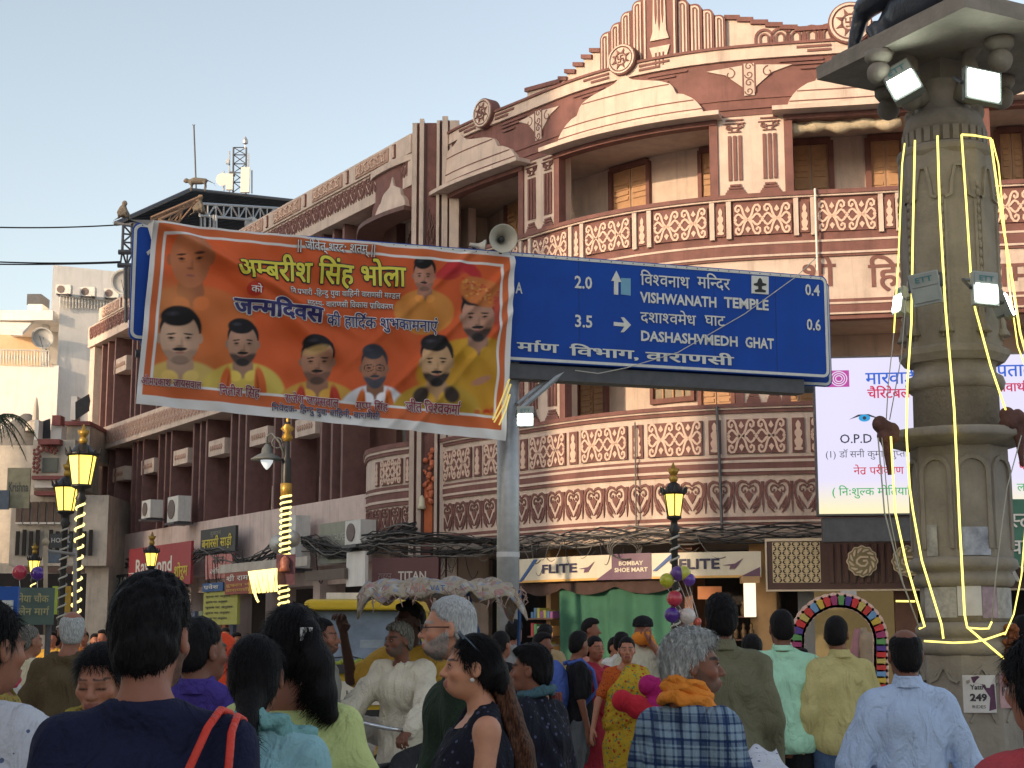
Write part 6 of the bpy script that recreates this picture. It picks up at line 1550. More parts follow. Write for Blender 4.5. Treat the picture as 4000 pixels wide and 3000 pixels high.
for part_, (ya, yb, rr) in enumerate(((1335, 600, 182), (2160, 1745, 182), (2990, 2575, 184))):
 for k in range(8):
  w = PI/8 + PI/4*(k+.5); dv = Vector((math.cos(w), math.sin(w), 0)); sd = Vector((-dv.y, dv.x, 0)); r_ = rr*PW*1.0
  hw = r_*math.tan(PI/8)*.82; za, zb2 = zp(ya)+.03, zp(yb)-.05
  fF = lambda x, y, o, dv=dv, sd=sd, r_=r_: PC + dv*(r_+o) + sd*x + Vector((0, 0, y))
  b = MB()
  if part_ == 0:
   b.stroke([(-hw, zb2-.28), (-hw*.6, zb2-.26), (-hw*.5, zb2-.16), (-hw*.25, zb2-.05), (hw*.25, zb2-.05), (hw*.5, zb2-.16), (hw*.6, zb2-.26), (hw, zb2-.28)], .022, fF, -.01, .02)
   b.stroke([(-hw, za), (-hw, zb2-.3)], .018, fF, -.01, .014); b.stroke([(hw, za), (hw, zb2-.3)], .018, fF, -.01, .014)
  elif part_ == 1:
   b.stroke([(-hw, za), (-hw, zb2-.12)] + [(-hw*math.cos(t), zb2-.12+.1*math.sin(t)) for t in [PI*j/8 for j in range(1, 8)]] + [(hw, zb2-.12), (hw, za)], .03, fF, -.01, .016)
  else:
   for j in range(3):
    zz = za+.25+j*.13; b.stroke([(-hw*.8, zz), (-hw*.5, zz+.06), (0, zz+.09), (hw*.5, zz+.06), (hw*.8, zz)], .014, fF, -.01, .012)
   b.stroke([(-hw, zb2-.10), (-hw*.5, zb2-.08), (0, zb2), (hw*.5, zb2-.08), (hw, zb2-.10)], .02, fF, -.01, .016)
  b.build('facet_moulding', ST, SPI)
 if part_ < 1:
  for k in range(8):
   w = PI/8 + PI/4*k; dv = Vector((math.cos(w), math.sin(w), 0)); r_ = rr*PW/math.cos(PI/8); b = MB(); z = zp(620)-.2
   while z > zp(1180): b.ball(PC+dv*(r_-.003)+Vector((0, 0, z)), .022, 8, 6, (.8, .8, 1.35)); z -= .062
   b.lathe(PC+dv*(r_+.0)+Vector((0, 0, z-.18)), [(.055, 0), (.05, .02), (.03, .06), (.03, .10), (.012, .14), (.02, .18)], 12)
   b.build('carved_chain', ST, SPI, True)
NB = mat('black_stone', (.035, .04, .055), .3, .3, 6, bump=.2); b = MB(); c = CS - e1*.05 - e2*.20 + Vector((0, 0, ZSL+.17))
def bl(a, b_, z): return c + e1*a + e2*b_ + Vector((0, 0, z))
b.tube([bl(-.55, 0, .22), bl(-.3, 0, .30), bl(0, 0, .30), bl(.25, 0, .34), bl(.42, 0, .50), bl(.62, 0, .56)], [.15, .24, .25, .22, .15, .07], 14)
for a, s_ in ((-.5, 1), (-.5, -1), (.3, 1), (.3, -1)): b.tube([bl(a, s_*.17, .22), bl(a+.05, s_*.2, .1), bl(a-.12, s_*.2, .04)], [.11, .07, .05], 8)
b.ball(bl(.1, 0, .55), .13, 12, 8); b.tube([bl(.45, .08, .6), bl(.45, .14, .72)], [.03, .01], 6); b.tube([bl(.45, -.08, .6), bl(.45, -.14, .72)], [.03, .01], 6)
nb = b.build('bull_statue', NB, None, True); md = nb.modifiers.new('r', 'REMESH'); md.mode = 'VOXEL'; md.voxel_size = .025; md.use_smooth_shade = True; tag(nb, 'black stone reclining bull statue on the pillar slab', 'statue')
b = MB(); c9 = bl(-.68, -.0, .0); b.tube([bl(-.75, -.2, -.0), bl(-.72, -.22, .18), bl(-.66, -.18, .42)], [.06, .05, .07], 8); b.tube([bl(-.66, -.18, .42), bl(-.3, -.2, .47)], [.09, .12], 8)
nb = b.build('calf_statue', NB, None, True); md = nb.modifiers.new('r', 'REMESH'); md.mode = 'VOXEL'; md.voxel_size = .02; md.use_smooth_shade = True; tag(nb, 'small black stone animal at the left corner of the pillar slab', 'statue')
RL = mat('rope_light', (.6, .55, .3), .4, 0, emit=(1.0, .82, .14), es=.95); RLD = mat('rope_light_off', (.45, .43, .38), .5, .1)
def rp(px, py, D): return P(px, py, D)
def rope(pts, D, lit=True, r_=.011, label=None):
 b = MB(); Q = [rp(x, y, d if d else D) for x, y, d in [(p+(None,))[:3] for p in pts]]
 b.tube(Q, r_*.58, 6); o = b.build('rope_light', RL if lit else RLD, None, True); tag(o, label, 'rope light', 'rope lights strung down the stone pillar'); return o
rope([(3534, 560), (3524, 640), (3510, 1000), (3492, 1300)], 10.55, True, .009, 'leftmost glowing rope light on the upper left of the stone pillar')
rope([(3492, 1300), (3470, 1500), (3462, 1640)], 10.5, False, .006, 'unlit end of the leftmost rope running down to the brown cloth')
rope([(3545, 1100), (3520, 1400), (3475, 1640)], 10.5, False, .006, 'thin unlit rope slanting to the brown cloth bundle')
rope([(3574, 548), (3566, 900), (3560, 1265), (3544, 1500), (3541, 1700), (3553, 1900), (3567, 2000), (3601, 2190), (3678, 2440), (3685, 2495)], 10.55, True, .012, 'glowing rope light running the full height left of the pillar centre')
rope([(3662, 530), (3670, 800), (3687, 1100), (3693, 1199), (3727, 1597), (3742, 1900), (3748, 2040), (3768, 2400), (3778, 2450), (3922, 2572)], 10.5, True, .013, 'glowing rope light running down the pillar centre and crossing right at the foot')
rope([(3756, 526), (3775, 800), (3793, 1087), (3809, 1205), (3870, 1430), (3929, 1603)], 10.55, True, .012, 'glowing rope light slanting right behind the bright middle floodlight')
rope([(3756, 526), (3800, 528), (3869, 540), (3905, 800), (3955, 1100), (3985, 1300), (4040, 1500)], 10.55, True, .013, 'glowing rope light looping over the pillar ring and down its right side')
rope([(3876, 545), (3900, 640), (3925, 900), (3940, 1100), (3975, 1350), (4030, 1500)], 10.6, True, .008, 'thin glowing rope at the right edge of the stone pillar')
rope([(3480, 1705), (3497, 2000), (3540, 2200), (3612, 2448), (3590, 2456)], 10.5, True, .012, 'glowing rope light falling from the ledge to the lower left of the pillar')
rope([(3430, 1710), (3455, 2000), (3520, 2260), (3590, 2450)], 10.5, False, .009, 'unlit rope hanging from the ledge outermost on the left')
rope([(3445, 1710), (3472, 2000), (3530, 2290)], 10.52, False, .006, 'thin unlit rope beside the outermost one under the ledge')
rope([(3610, 2504), (3723, 2511), (3800, 2508), (3850, 2498), (3927, 2472)], 10.5, True, .012, 'glowing rope light lying round the foot mouldings of the pillar')
rope([(3780, 2452), (3830, 2456), (3862, 2455), (3874, 2429)], 10.52, True, .011, 'short glowing loop of rope light above the foot mouldings')
rope([(3874, 2429), (3888, 2271), (3910, 2080), (3935, 1900), (3990, 1700)], 10.52, False, .007, 'unlit rope rising from the short loop to the ledge at right')
rope([(3500, 2348), (3574, 2349)], 10.7, True, .012, 'short horizontal stub of rope light left of the newspaper drum')
rope([(3925, 2480), (3960, 2400), (3990, 2250), (4010, 2000)], 10.6, True, .008, 'thin glowing rope at the lower right edge behind the garland')
CB = mat('maroon_rag', (.13, .06, .05), .9, .3, 8, bump=.4)
for px, py, lb in ((3452, 1682, 'knotted brown rag on the left of the pillar ledge'), (3968, 1652, 'dark brown rag hanging at the right of the pillar ledge')):
 b = MB(); c = P(px, py, 10.6); rg = random.Random(px)
 for k in range(9): b.ball(c+Vector((rg.uniform(-.07, .07), rg.uniform(-.04, .04), rg.uniform(-.05, .06))), rg.uniform(.03, .06), 8, 6)
 b.tube([c, c+Vector((.02, 0, -.12)), c+Vector((.03, 0, -.30))], [.05, .035, .015], 6)
 o = b.build('rag', CB, None, True); md = o.modifiers.new('r', 'REMESH'); md.mode = 'VOXEL'; md.voxel_size = .012; md.use_smooth_shade = True; tag(o, lb, 'rag')
def wrap_poster(name, label, px0, px1, py0, py1, r_, mats, parent=None, cat='poster', lines=(), flat=None):
 a0 = math.asin(max(-.99, min(.99, ((px0-3762)/r_)))); a1 = math.asin(max(-.99, min(.99, ((px1-3762)/r_)))); z0, z1 = zp(py1), zp(py0); rr = r_*PW+.006
 def f(u, v, o=0.):
  a = a0+(a1-a0)*u; return PC + Vector((math.sin(a)*(rr+o), -math.cos(a)*(rr+o), z0+(z1-z0)*v))
 n_ = 10; e = MB(); e.v = [tuple(f(i/n_, j, 0)) for j in (0, 1) for i in range(n_+1)] + [tuple(f(i/n_, j, -.004)) for j in (0, 1) for i in range(n_+1)]
 e.f = [(i, i+1, n_+2+i, n_+1+i) for i in range(n_)] + [(2*n_+2+i, 3*n_+3+i, 3*n_+4+i, 2*n_+3+i) for i in range(n_)]
 o = e.build(name, mats, None); tag(o, label, cat)
 for s_, x, y, h_, w_, m_, bo in lines:
  t = MB(); put_text(t, s_, lambda a, b_: f(a, b_, .003), x, y, h_, w_, bo); t.build('lettering', m_, o)
 return o, f
NEWS = mat('newsprint', (.42, .40, .38), .8, .35, 22); PST = mat('poster_white', (.6, .57, .56), .6, .15, 9); PBL = mat('poster_mauve', (.35, .26, .32), .6, .5, 10); PDK = mat('poster_aubergine', (.10, .03, .08), .5, .4, 10)
wrap_poster('newspaper_sheet', 'torn newspaper pasted on the left of the pillar drum', 3592, 3686, 2292, 2412, 176, NEWS)
wrap_poster('newspaper_sheet', 'large pale newspaper page with a grey figure on the pillar drum', 3688, 3778, 2288, 2405, 177, PST)
wrap_poster('newspaper_sheet', 'newspaper page with mauve picture right of the pale page', 3780, 3842, 2292, 2415, 178, PBL)
wrap_poster('newspaper_sheet', 'torn newspaper on the right end of the pillar drum', 3844, 3928, 2296, 2415, 177, NEWS)
wrap_poster('torn_poster', 'peeling blue and white poster hanging on the middle shaft', 3705, 3830, 2060, 2170, 190, mat('poster_blue_white', (.36, .38, .46), .6, .6, 9))
wrap_poster('small_notice', 'pair of small printed notices on the left facet of the pillar', 3590, 3628, 2048, 2170, 188, NEWS)
P1, f1 = wrap_poster('ride_poster', 'torn aubergine and pink ride fare poster on the pillar foot', 3688, 3812, 2636, 2782, 196, PST, lines=(('Yattri', .22, .62, .12, .45, BK, .02), ('249', .2, .32, .17, .5, BK, .04), ('RIDES', .25, .12, .08, .4, BK, .0)))
e = MB(); e.v = [tuple(f1(u, v, .002)) for u, v in ((.25, .95), (.45, .98), (.95, .75), (.98, .1), (.75, .05), (.8, .4), (.55, .75), (.3, .8))]; e.f = [tuple(range(8))]; e.build('aubergine_patch', PDK, P1)
P2, f2_ = wrap_poster('ride_poster', 'pink bordered ride fare poster with bold number at the pillar foot', 3828, 3915, 2630, 2765, 196, mat('poster_pink', (.5, .3, .32), .6, .25, 7), lines=(('Yattri', .2, .70, .12, .6, BK, .02), ('249', .2, .40, .18, .62, BW, .04)))
e = MB(); e.v = [tuple(f2_(u, v, .002)) for u, v in ((.1, .36), (.9, .36), (.9, .62), (.1, .62))]; e.f = [(0, 1, 2, 3)]; e.build('number_panel', BK, P2)
gb = MB(); c = P(3950, 2560, 10.7)
for k in range(60): gb.ball(c+Vector((random.uniform(-.05, .05), random.uniform(-.05, .05), random.uniform(-.22, .2))), .022, 6, 5)
tag(gb.build('marigold_garland', mat('marigold', (.22, .07, .03), .8, .6, 20), None, True), 'dry orange and red garland hanging at the right of the pillar foot', 'garland')
# ================================================================ street lamps
LG = mat('lamp_glass_lit', (.8, .7, .3), .4, 0, emit=(1.0, .70, .10), es=.85); BLKM = mat('cast_iron_black', (.02, .02, .02), .4, .1); GLDP = mat('gold_paint', (.45, .27, .05), .35, .1, metal=.4); SPL = mat('spiral_light', (.6, .5, .2), .4, 0, emit=(1, .78, .25), es=.9)
def lantern(px, pyt, pyb, wt, D, label, spiral=True, pole_to=0., gold=False, group='lantern street lamps'):
 c = P(px, pyb, D); zt = Zat(pyt, D); zb2 = Zat(pyb, D); h = zt-zb2; wtm = wt/FPX*D/2*1.2; t = thing('street_lamp', label, 'street lamp', Vector((c.x, c.y, 0)), group); cx = Vector((c.x, c.y, 0))
 b = MB(); b.lathe(cx, [(wtm*.66, zb2), (wtm, zt)], 6, PI/6); b.build('glass', LG, t)
 b = MB()
 for k in range(6):
  w = PI/6+PI/3*k; b.tube([cx+Vector((wtm*.67*math.cos(w), wtm*.67*math.sin(w), zb2)), cx+Vector((wtm*1.01*math.cos(w), wtm*1.01*math.sin(w), zt))], .012, 5)
 b.build('glazing_bar', BLKM, t)
 b = MB(); b.lathe(cx, [(wtm*1.12, zt-.01), (wtm*1.2, zt+.03), (wtm*.9, zt+.06), (wtm*.5, zt+.16), (wtm*.2, zt+.2)], 18); b.build('cap', BLKM, t, True)
 b = MB()
 for k in range(12):
  w = PI/6*k; b.tube([cx+Vector((wtm*1.15*math.cos(w), wtm*1.15*math.sin(w), zt+.02)), cx+Vector((wtm*1.28*math.cos(w), wtm*1.28*math.sin(w), zt+.12))], [.03, .006], 5)
 b.build('crown_point', BLKM, t)
 b = MB(); b.ball(cx+Vector((0, 0, zt+.24)), .07, 10, 8); b.lathe(cx+Vector((0, 0, zt+.28)), [(.03, 0), (.07, .05), (.10, .12), (.05, .1), (.01, .22)], 8); b.build('finial', GLDP, t, True)
 b = MB(); b.lathe(cx, [(wtm*.7, zb2), (wtm*.72, zb2-.04), (wtm*.3, zb2-.08), (.06, zb2-.16), (.09, zb2-.22), (.05, zb2-.3), (.055, 1.2), (.09, 1.1), (.11, .5), (.2, .3), (.2, 0)], 14); b.build('post', BLKM, t, True)
 if spiral:
  b = MB(); z0_, z1_ = 1.0, zb2-.3; n_ = int((z1_-z0_)/.16)*10; b.tube([cx+Vector((.068*math.cos(2*PI*j/10), .068*math.sin(2*PI*j/10), z0_+(z1_-z0_)*j/n_)) for j in range(n_+1)], .018, 5); b.build('spiral_rope_light', SPL if spiral == 1 else RLD, t, True)
 return t
lantern(318, 1780, 1893, 92, 25., 'tallest lit lantern lamp at the left with a glowing spiral round its post', 1)
lantern(257, 1903, 1995, 78, 28., 'lit lantern lamp with black post just left of the tallest one', 2)
lantern(2633, 1930, 2015, 68, 25., 'lit lantern lamp standing in front of the shoe signboard', 2)
lantern(590, 2160, 2210, 42, 38., 'small lit lantern glowing in front of the red sign', 0)
lantern(132, 2190, 2235, 36, 44., 'distant lit lantern behind the bamboo pole at far left', 1)
c = P(1118, 1900, 27); LMP = thing('double_arm_lamp', 'ornate black and gold lamp post with hanging bell lamps and glowing spiral', 'street lamp', Vector((c.x, c.y, 0))); cx = Vector((c.x, c.y, 0)); ztp = Zat(1650, 27)
b = MB(); b.lathe(cx, [(.2, 0), (.2, .3), (.1, .5), (.07, 1), (.06, Zat(1990, 27)), (.085, Zat(1980, 27)), (.085, Zat(1800, 27)), (.05, Zat(1780, 27)), (.05, ztp)], 14); b.build('post', BLKM, LMP, True)
b = MB(); b.lathe(cx, [(.09, Zat(1945, 27)), (.10, Zat(1890, 27)), (.06, Zat(1885, 27))], 12); b.lathe(cx+Vector((0, 0, 0)), [(.05, Zat(1725, 27)), (.10, Zat(1710, 27)), (.05, Zat(1690, 27)), (.12, Zat(1675, 27)), (.02, Zat(1650, 27)), (.03, Zat(1640, 27)), (.01, Zat(1622, 27))], 12); b.build('gilt_collar', GLDP, LMP, True)
b = MB(); n_ = 300; z0_, z1_ = 1.0, Zat(1935, 27); b.tube([cx+Vector((.085*math.cos(2*PI*j/10), .085*math.sin(2*PI*j/10), z0_+(z1_-z0_)*j/n_)) for j in range(n_+1)], .022, 5); b.build('spiral_rope_light', SPL, LMP, True)
for sg in (1,):
 b = MB(); lx = -.34*sg; zt = Zat(1730, 27); b.tube([cx+Vector((0, 0, Zat(1800, 27))), cx+Vector((lx*.4, 0, zt+.02)), cx+Vector((lx*.8, 0, zt+.17)), cx+Vector((lx*1.05, 0, zt+.1)), cx+Vector((lx, 0, zt-.05))], .022, 6)
 b.tube([cx+Vector((lx*.5, 0, zt))+Vector((.09*math.cos(w), 0, .09*math.sin(w))) for w in [2*PI*j/12 for j in range(12)]], .014, 5)
 b.lathe(cx+Vector((lx, 0, zt-.30)), [(.27, 0), (.28, .02), (.16, .09), (.10, .12), (.09, .2), (.03, .28)], 16); ar = b.build('lamp_arm', mat('lamp_grey', (.12, .13, .13), .5, .1), LMP, True)
 b = MB(); b.lathe(cx+Vector((lx, 0, zt-.46)), [(.01, 0), (.05, .04), (.10, .12), (.11, .16)], 14); b.build('lamp_glass', mat('clear_lamp_glass', (.6, .62, .62), .15, 0, emit=(.9, .95, 1), es=.25), ar, True)
FR = thing('light_wrapped_frame', 'small frame thickly wrapped in glowing golden rope light', 'frame', P(1030, 2290, 26.6))
for k in range(17):
 t_ = k/16; a = P(972+108*t_, 2232-12*t_, 26.5); b_ = P(990+98*t_+random.uniform(-6, 8), 2318-8*t_, 26.5); b = MB(); b.tube([a, a.lerp(b_, .5)+Vector((random.uniform(-.01, .01), -.03, 0)), b_], .016, 5); b.build('rope_turn', SPL, FR, True)
b = MB(); b.prism([(0, 0), (1, 0), (1, 1), (0, 1)], lambda x, y, o: P(972, 2320, 26.6).lerp(P(1085, 2308, 26.6), x) + Vector((0, -o, y*.36)), -.02, .02); b.build('backing', mat('dark_gold', (.2, .14, .04), .6, .2), FR)
b = MB(); b.tube([P(995, 2318, 26.55), P(1003, 2340, 26.55), P(1010, 2352, 26.55)], .02, 5); b.build('rope_tail', SPL, FR, True)
PO = thing('event_poster', 'dark reddish event poster strapped on the light wrapped lamp post', 'poster', P(1115, 2285, 26.6))
b = MB(); b.obox(P(1116, 2225, 26.6), 74/FPX*26.6, .03, 118/FPX*26.6); b.build('board', mat('poster_dark_red', (.09, .035, .05), .5, .6, 6), PO)
b = MB(); b.lathe(P(1112, 2232, 26.57), [(.1, 0), (.07, .08), (.085, .16), (.06, .22), (.01, .26)], 12); b.build('figure_print', mat('poster_flesh', (.35, .12, .08), .5, .4, 12), PO, True)
# ---------------------------------------------------------------- balloons
def balloon(px, py, rpx, D, name, col, label, tail=None, group=None):
 c = P(px, py, D); r_ = rpx/FPX*D; m = mat('balloon_%s' % name, col, .18, .25, 9, spec=.7)
 b = MB(); b.lathe(c, [(.004, -r_*1.12), (r_*.12, -r_*1.05)] + [(r_*math.cos(t), r_*math.sin(t)) for t in [(-80+170*j/12)*PI/180 for j in range(13)]] + [(.002, r_)], 24)
 o = b.build('balloon', m, None, True); tag(o, label, 'balloon', group);
 if tail:
  s_ = MB(); s_.tube([c-Vector((0, 0, r_)), c.lerp(tail, .5)-Vector((0, 0, .05)), tail], .004, 4); s_.build('string', mat('string_white', (.6, .58, .55), .8, 0), o)
T0 = P(2760, 2530, 21.5)
BGp = 'balloons on the balloon seller stick'
for (px, py, rr, nm_, cc_, lb) in ((2670, 2238, 28, 'lime', (.55, .55, .08), 'pale yellow balloon partly behind the top purple one'), (2692, 2264, 25, 'violet', (.13, .04, .32), 'small purple balloon right of the top one'), (2648, 2240, 29, 'purple', (.12, .045, .26), 'topmost purple balloon of the cluster'), (2605, 2267, 28, 'yellow', (.50, .52, .03), 'yellow green balloon left of the top purple one'),
         (2635, 2338, 31, 'red', (.50, .04, .07), 'red balloon with pale rings in the middle of the cluster'), (2625, 2402, 30, 'indigo', (.08, .02, .26), 'dark violet balloon under the red one'), (2686, 2406, 32, 'white', (.62, .55, .52), 'white speckled balloon beside the dark violet one'), (2726, 2428, 15, 'coral', (.6, .10, .06), 'little coral balloon behind the grey haired man')):
 balloon(px, py, rr, 21.5, nm_, cc_, lb, T0, BGp)
balloon(77, 2235, 29, 18, 'red', None, 'red balloon at the left edge above the blue board', P(90, 2420, 18)); balloon(147, 2240, 27, 18, 'indigo', None, 'dark blue balloon at the left beside the bamboo pole', P(150, 2420, 18))
b = MB(); b.tube([P(178, 2480, 16), P(178, 2120, 16)], .022, 8); b.ball(P(178, 2118, 16), .04, 8, 6); tag(b.build('bamboo_pole', mat('bamboo', (.42, .32, .22), .7, .2), None, True), 'pale bamboo pole with a rounded tip at the left', 'pole')
b = MB(); b.tube([P(292, 2480, 17), P(293, 2140, 17)], .022, 8); b.tube([P(178, 2150, 16.5), P(292, 2165, 17)], .018, 6); tag(b.build('pole_frame', mat('grey_pipe', (.3, .27, .25), .6, .2), None, True), 'thin grey pipe frame beside the tallest lantern post', 'pole')
BB = thing('blue_board', 'blue notice board with a white diagram panel at the left edge', 'notice board', P(20, 2490, 14))
one('board', mat('board_blue', (.02, .09, .36), .4, .1), BB, 'obox', P(5, 2380, 14), 130/FPX*14, .05, 175/FPX*14); one('white_panel', SWT, BB, 'obox', P(0, 2392, 13.96), 96/FPX*14, .03, 92/FPX*14)
e = MB();
for pts in (((8, 2420), (38, 2404)), ((8, 2410), (20, 2396), (38, 2390)), ((12, 2402), (38, 2396)), ((2, 2426), (16, 2416))): e.tube([P(a, b_, 13.93) for a, b_ in pts], .006, 4)
e.build('diagram', BK, BB); one('leg', METDK, BB, 'tube', [P(40, 2460, 14.05), Vector((Xat(40, 2460, 14.05), 14.05, 0))], .03, 6)
GB = thing('green_board', 'dusty green notice board with yellow Hindi lettering beside the blue one', 'notice board', P(140, 2490, 15.5)); GBM = mat('board_green', (.10, .14, .12), .6, .2, 3)
one('board', GBM, GB, 'obox', P(138, 2368, 15.5), 140/FPX*15.5, .04, 142/FPX*15.5, Matrix.Rotation(R(12), 3, 'Z'));
e = MB();
for s_, py in (('नेया चौक', 2352), ('लेन मार्ग', 2402)): c = P(72, py, 15.38); put_text(e, s_, lambda x, y: c+Vector((x, x*.2, y)), 0, 0, 26/FPX*15.4, 110/FPX*15.4, .02)
e.build('lettering', mat('sign_old_gold', (.42, .36, .16), .6, 0), GB); one('leg', METDK, GB, 'tube', [P(190, 2430, 15.6), Vector((Xat(190, 2430, 15.6), 15.6, 0))], .03, 6)
# ================================================================ people
def surface_nets(F, xs, ys, zs):
 """mesh of the zero level, one vertex per crossed cell"""
 s = F < 0; G = (xs, ys, zs); n = np.array(F.shape)-1; N_ = int(n.prod()); st = np.array([n[1]*n[2], n[2], 1]); acc = np.zeros((N_, 3)); cnt = np.zeros(N_); E = []
 for ax in range(3):
  q0 = [slice(None)]*3; q1 = [slice(None)]*3; q0[ax] = slice(None, -1); q1[ax] = slice(1, None)
  I = np.argwhere(s[tuple(q0)] != s[tuple(q1)]); J = I.copy(); J[:, ax] += 1; A = F[I[:, 0], I[:, 1], I[:, 2]]; B = F[J[:, 0], J[:, 1], J[:, 2]]; t = A/(A-B)
  X = np.stack([G[k][I[:, k]] for k in range(3)], 1); X[:, ax] += t*(G[ax][J[:, ax]]-G[ax][I[:, ax]]); o = [(ax+1) % 3, (ax+2) % 3]; C = []; ok = np.ones(len(I), bool)
  for a, b in ((0, 0), (1, 0), (1, 1), (0, 1)):
   c = I.copy(); c[:, o[0]] -= a; c[:, o[1]] -= b; good = ((c >= 0) & (c < n)).all(1); ok &= good; f = np.where(good, c @ st, 0); C.append(f)
   for k in range(3): acc[:, k] += np.bincount(f[good], X[good, k], N_)
   cnt += np.bincount(f[good], minlength=N_)
  Q = np.stack(C, 1); fl = B >= 0; Q = np.where(fl[:, None], Q[:, ::-1], Q)[:, ::-1]; E.append(Q[ok])
 act = np.where(cnt > 0)[0]; idx = np.full(N_, -1); idx[act] = np.arange(len(act)); Q = idx[np.concatenate(E)]
 return acc[act]/cnt[act][:, None], Q[(Q >= 0).all(1)]
def axis(lo, hi, segs, hc):
 """coordinates with fine steps inside the given (a, b, h) stretches"""
 out = [lo];
 while out[-1] < hi:
  x = out[-1]; h = hc
  for a, b, f in segs:
   if a - 1e-6 <= x < b: h = f
   elif x < a < x+h: h = max(a-x, .002)
  out.append(x+h)
 return np.array(out)
class Fig:
 def __init__(s, xs, ys, zs): s.x, s.y, s.z = xs, ys, zs; s.F = np.full((len(xs), len(ys), len(zs)), .5)
 def sub(s, lo, hi):
  q = []
  for a, l, h in ((s.x, lo[0], hi[0]), (s.y, lo[1], hi[1]), (s.z, lo[2], hi[2])):
   i, j = np.searchsorted(a, l), np.searchsorted(a, h);
   if j <= i: return None, None
   q.append(slice(i, j))
  q = tuple(q); return q, (s.x[q[0]][:, None, None], s.y[q[1]][None, :, None], s.z[q[2]][None, None, :])
 def mix(s, q, d, k, op='u'):
  A = s.F[q]
  if op == 'u': h = np.maximum(k-np.abs(A-d), 0)/k; s.F[q] = np.minimum(A, d)-h*h*k/4
  else: d = -d; h = np.maximum(k-np.abs(A-d), 0)/k; s.F[q] = np.maximum(A, d)+h*h*k/4
 def cap(s, a, b, ra, rb, k=.03, op='u'):
  a, b = np.array(a, float), np.array(b, float); m = max(ra, rb)+.09
  q, X = s.sub(np.minimum(a, b)-m, np.maximum(a, b)+m)
  if q is None: return
  d = b-a; L = max(d @ d, 1e-9); t = np.clip(((X[0]-a[0])*d[0]+(X[1]-a[1])*d[1]+(X[2]-a[2])*d[2])/L, 0, 1)
  s.mix(q, np.sqrt((X[0]-a[0]-d[0]*t)**2+(X[1]-a[1]-d[1]*t)**2+(X[2]-a[2]-d[2]*t)**2)-(ra+(rb-ra)*t), k, op)
 def ell(s, c, r, k=.03, op='u', M=None):
  c = np.array(c, float); r = np.array(r, float); m = max(r)+.09; q, X = s.sub(c-m, c+m)
  if q is None: return
  d = [X[i]-c[i] for i in range(3)]
  if M is not None: d = [M[0][i]*d[0]+M[1][i]*d[1]+M[2][i]*d[2] for i in range(3)]
  k0 = np.sqrt(sum((d[i]/r[i])**2 for i in range(3))); k1 = np.sqrt(sum((d[i]/r[i]**2)**2 for i in range(3)))
  s.mix(q, k0*(k0-1)/np.maximum(k1, 1e-6), k, op)
 def cut(s, fn, k=.01):
  d = fn(s.x[:, None, None], s.y[None, :, None], s.z[None, None, :]); h = np.maximum(k-np.abs(s.F-d), 0)/k; s.F = np.maximum(s.F, d)+h*h*k/4
 def noise(s, fn): s.F = s.F + fn(s.x[:, None, None], s.y[None, :, None], s.z[None, None, :])
 def mesh(s):
  F = s.F; F[0] = F[-1] = .5; F[:, 0] = F[:, -1] = .5; F[:, :, 0] = F[:, :, -1] = .5
  return surface_nets(F, s.x, s.y, s.z)
def rotm(yaw, pitch, roll=0.):
 return np.array(Matrix.Rotation(yaw, 3, 'Z') @ Matrix.Rotation(pitch, 3, 'X') @ Matrix.Rotation(roll, 3, 'Y'))
def folds(amp, seed, vert=1.):
 r = np.random.RandomState(seed); K = r.uniform(-1, 1, (6, 3))*np.array([30, 30, 15/vert]); ph = r.uniform(0, 6, 6)
 def f(x, y, z):
  w = .8*np.sin(11*z+ph[0]+4*x)+.6*np.sin(9*x-7*y+ph[1]); o = 0
  for i in range(6): o = o + np.sin(K[i, 0]*x+K[i, 1]*y+K[i, 2]*z+ph[i]+w*1.6)
  return amp*(np.abs(o/2.2)**1.2-.6)*-1
 return f
_hand = {}
def hand_mesh(curl, spread=0.):
 if curl in _hand: return _hand[curl]
 a = np.arange(-.10, .10, .0052); f = Fig(a, np.arange(-.09, .08, .0052), np.arange(-.21, .05, .0052))
 f.cap((0, 0, .04), (0, 0, -.01), .026, .024, .02); f.ell((0, -.002, -.052), (.017, .040, .052), .02); f.ell((.008, -.018, -.04), (.016, .020, .032), .015)
 for y, L, a0 in ((-.030, .072, -.06), (-.010, .082, 0), (.011, .076, .03), (.030, .060, .08)):
  p = np.array([0, y, -.088]); an = curl*.5
  for i, seg in enumerate((.42, .33, .25)):
   q = p+L*seg*np.array([math.sin(an), math.sin(a0)*(1-curl*.5), -math.cos(an)]); f.cap(p, q, .0094-.0008*i, .0088-.0009*i, .003); p = q; an += curl*(.8 if i else .95)
 t = np.array([.006, -.032, -.022]); t2 = t+np.array([.010+.01*curl, -.028, -.028]); f.cap(t, t2, .014, .0105, .008); f.cap(t2, t2+np.array([.008+.022*curl, -.004+.015*curl, -.030]), .0105, .0088, .003)
 _hand[curl] = f.mesh(); return _hand[curl]
def arr(v): return np.array(v, float)
SKINM = mat('skin', (1, 1, 1), .52, .10, 26, attr=True, sub=.08, spec=.35, bump=.06, bscale=140)
EYEW = mat('eye_white', (.55, .50, .47), .25, 0, spec=.6); IRIS = mat('eye_iris', (.018, .010, .008), .2, 0, spec=.6)
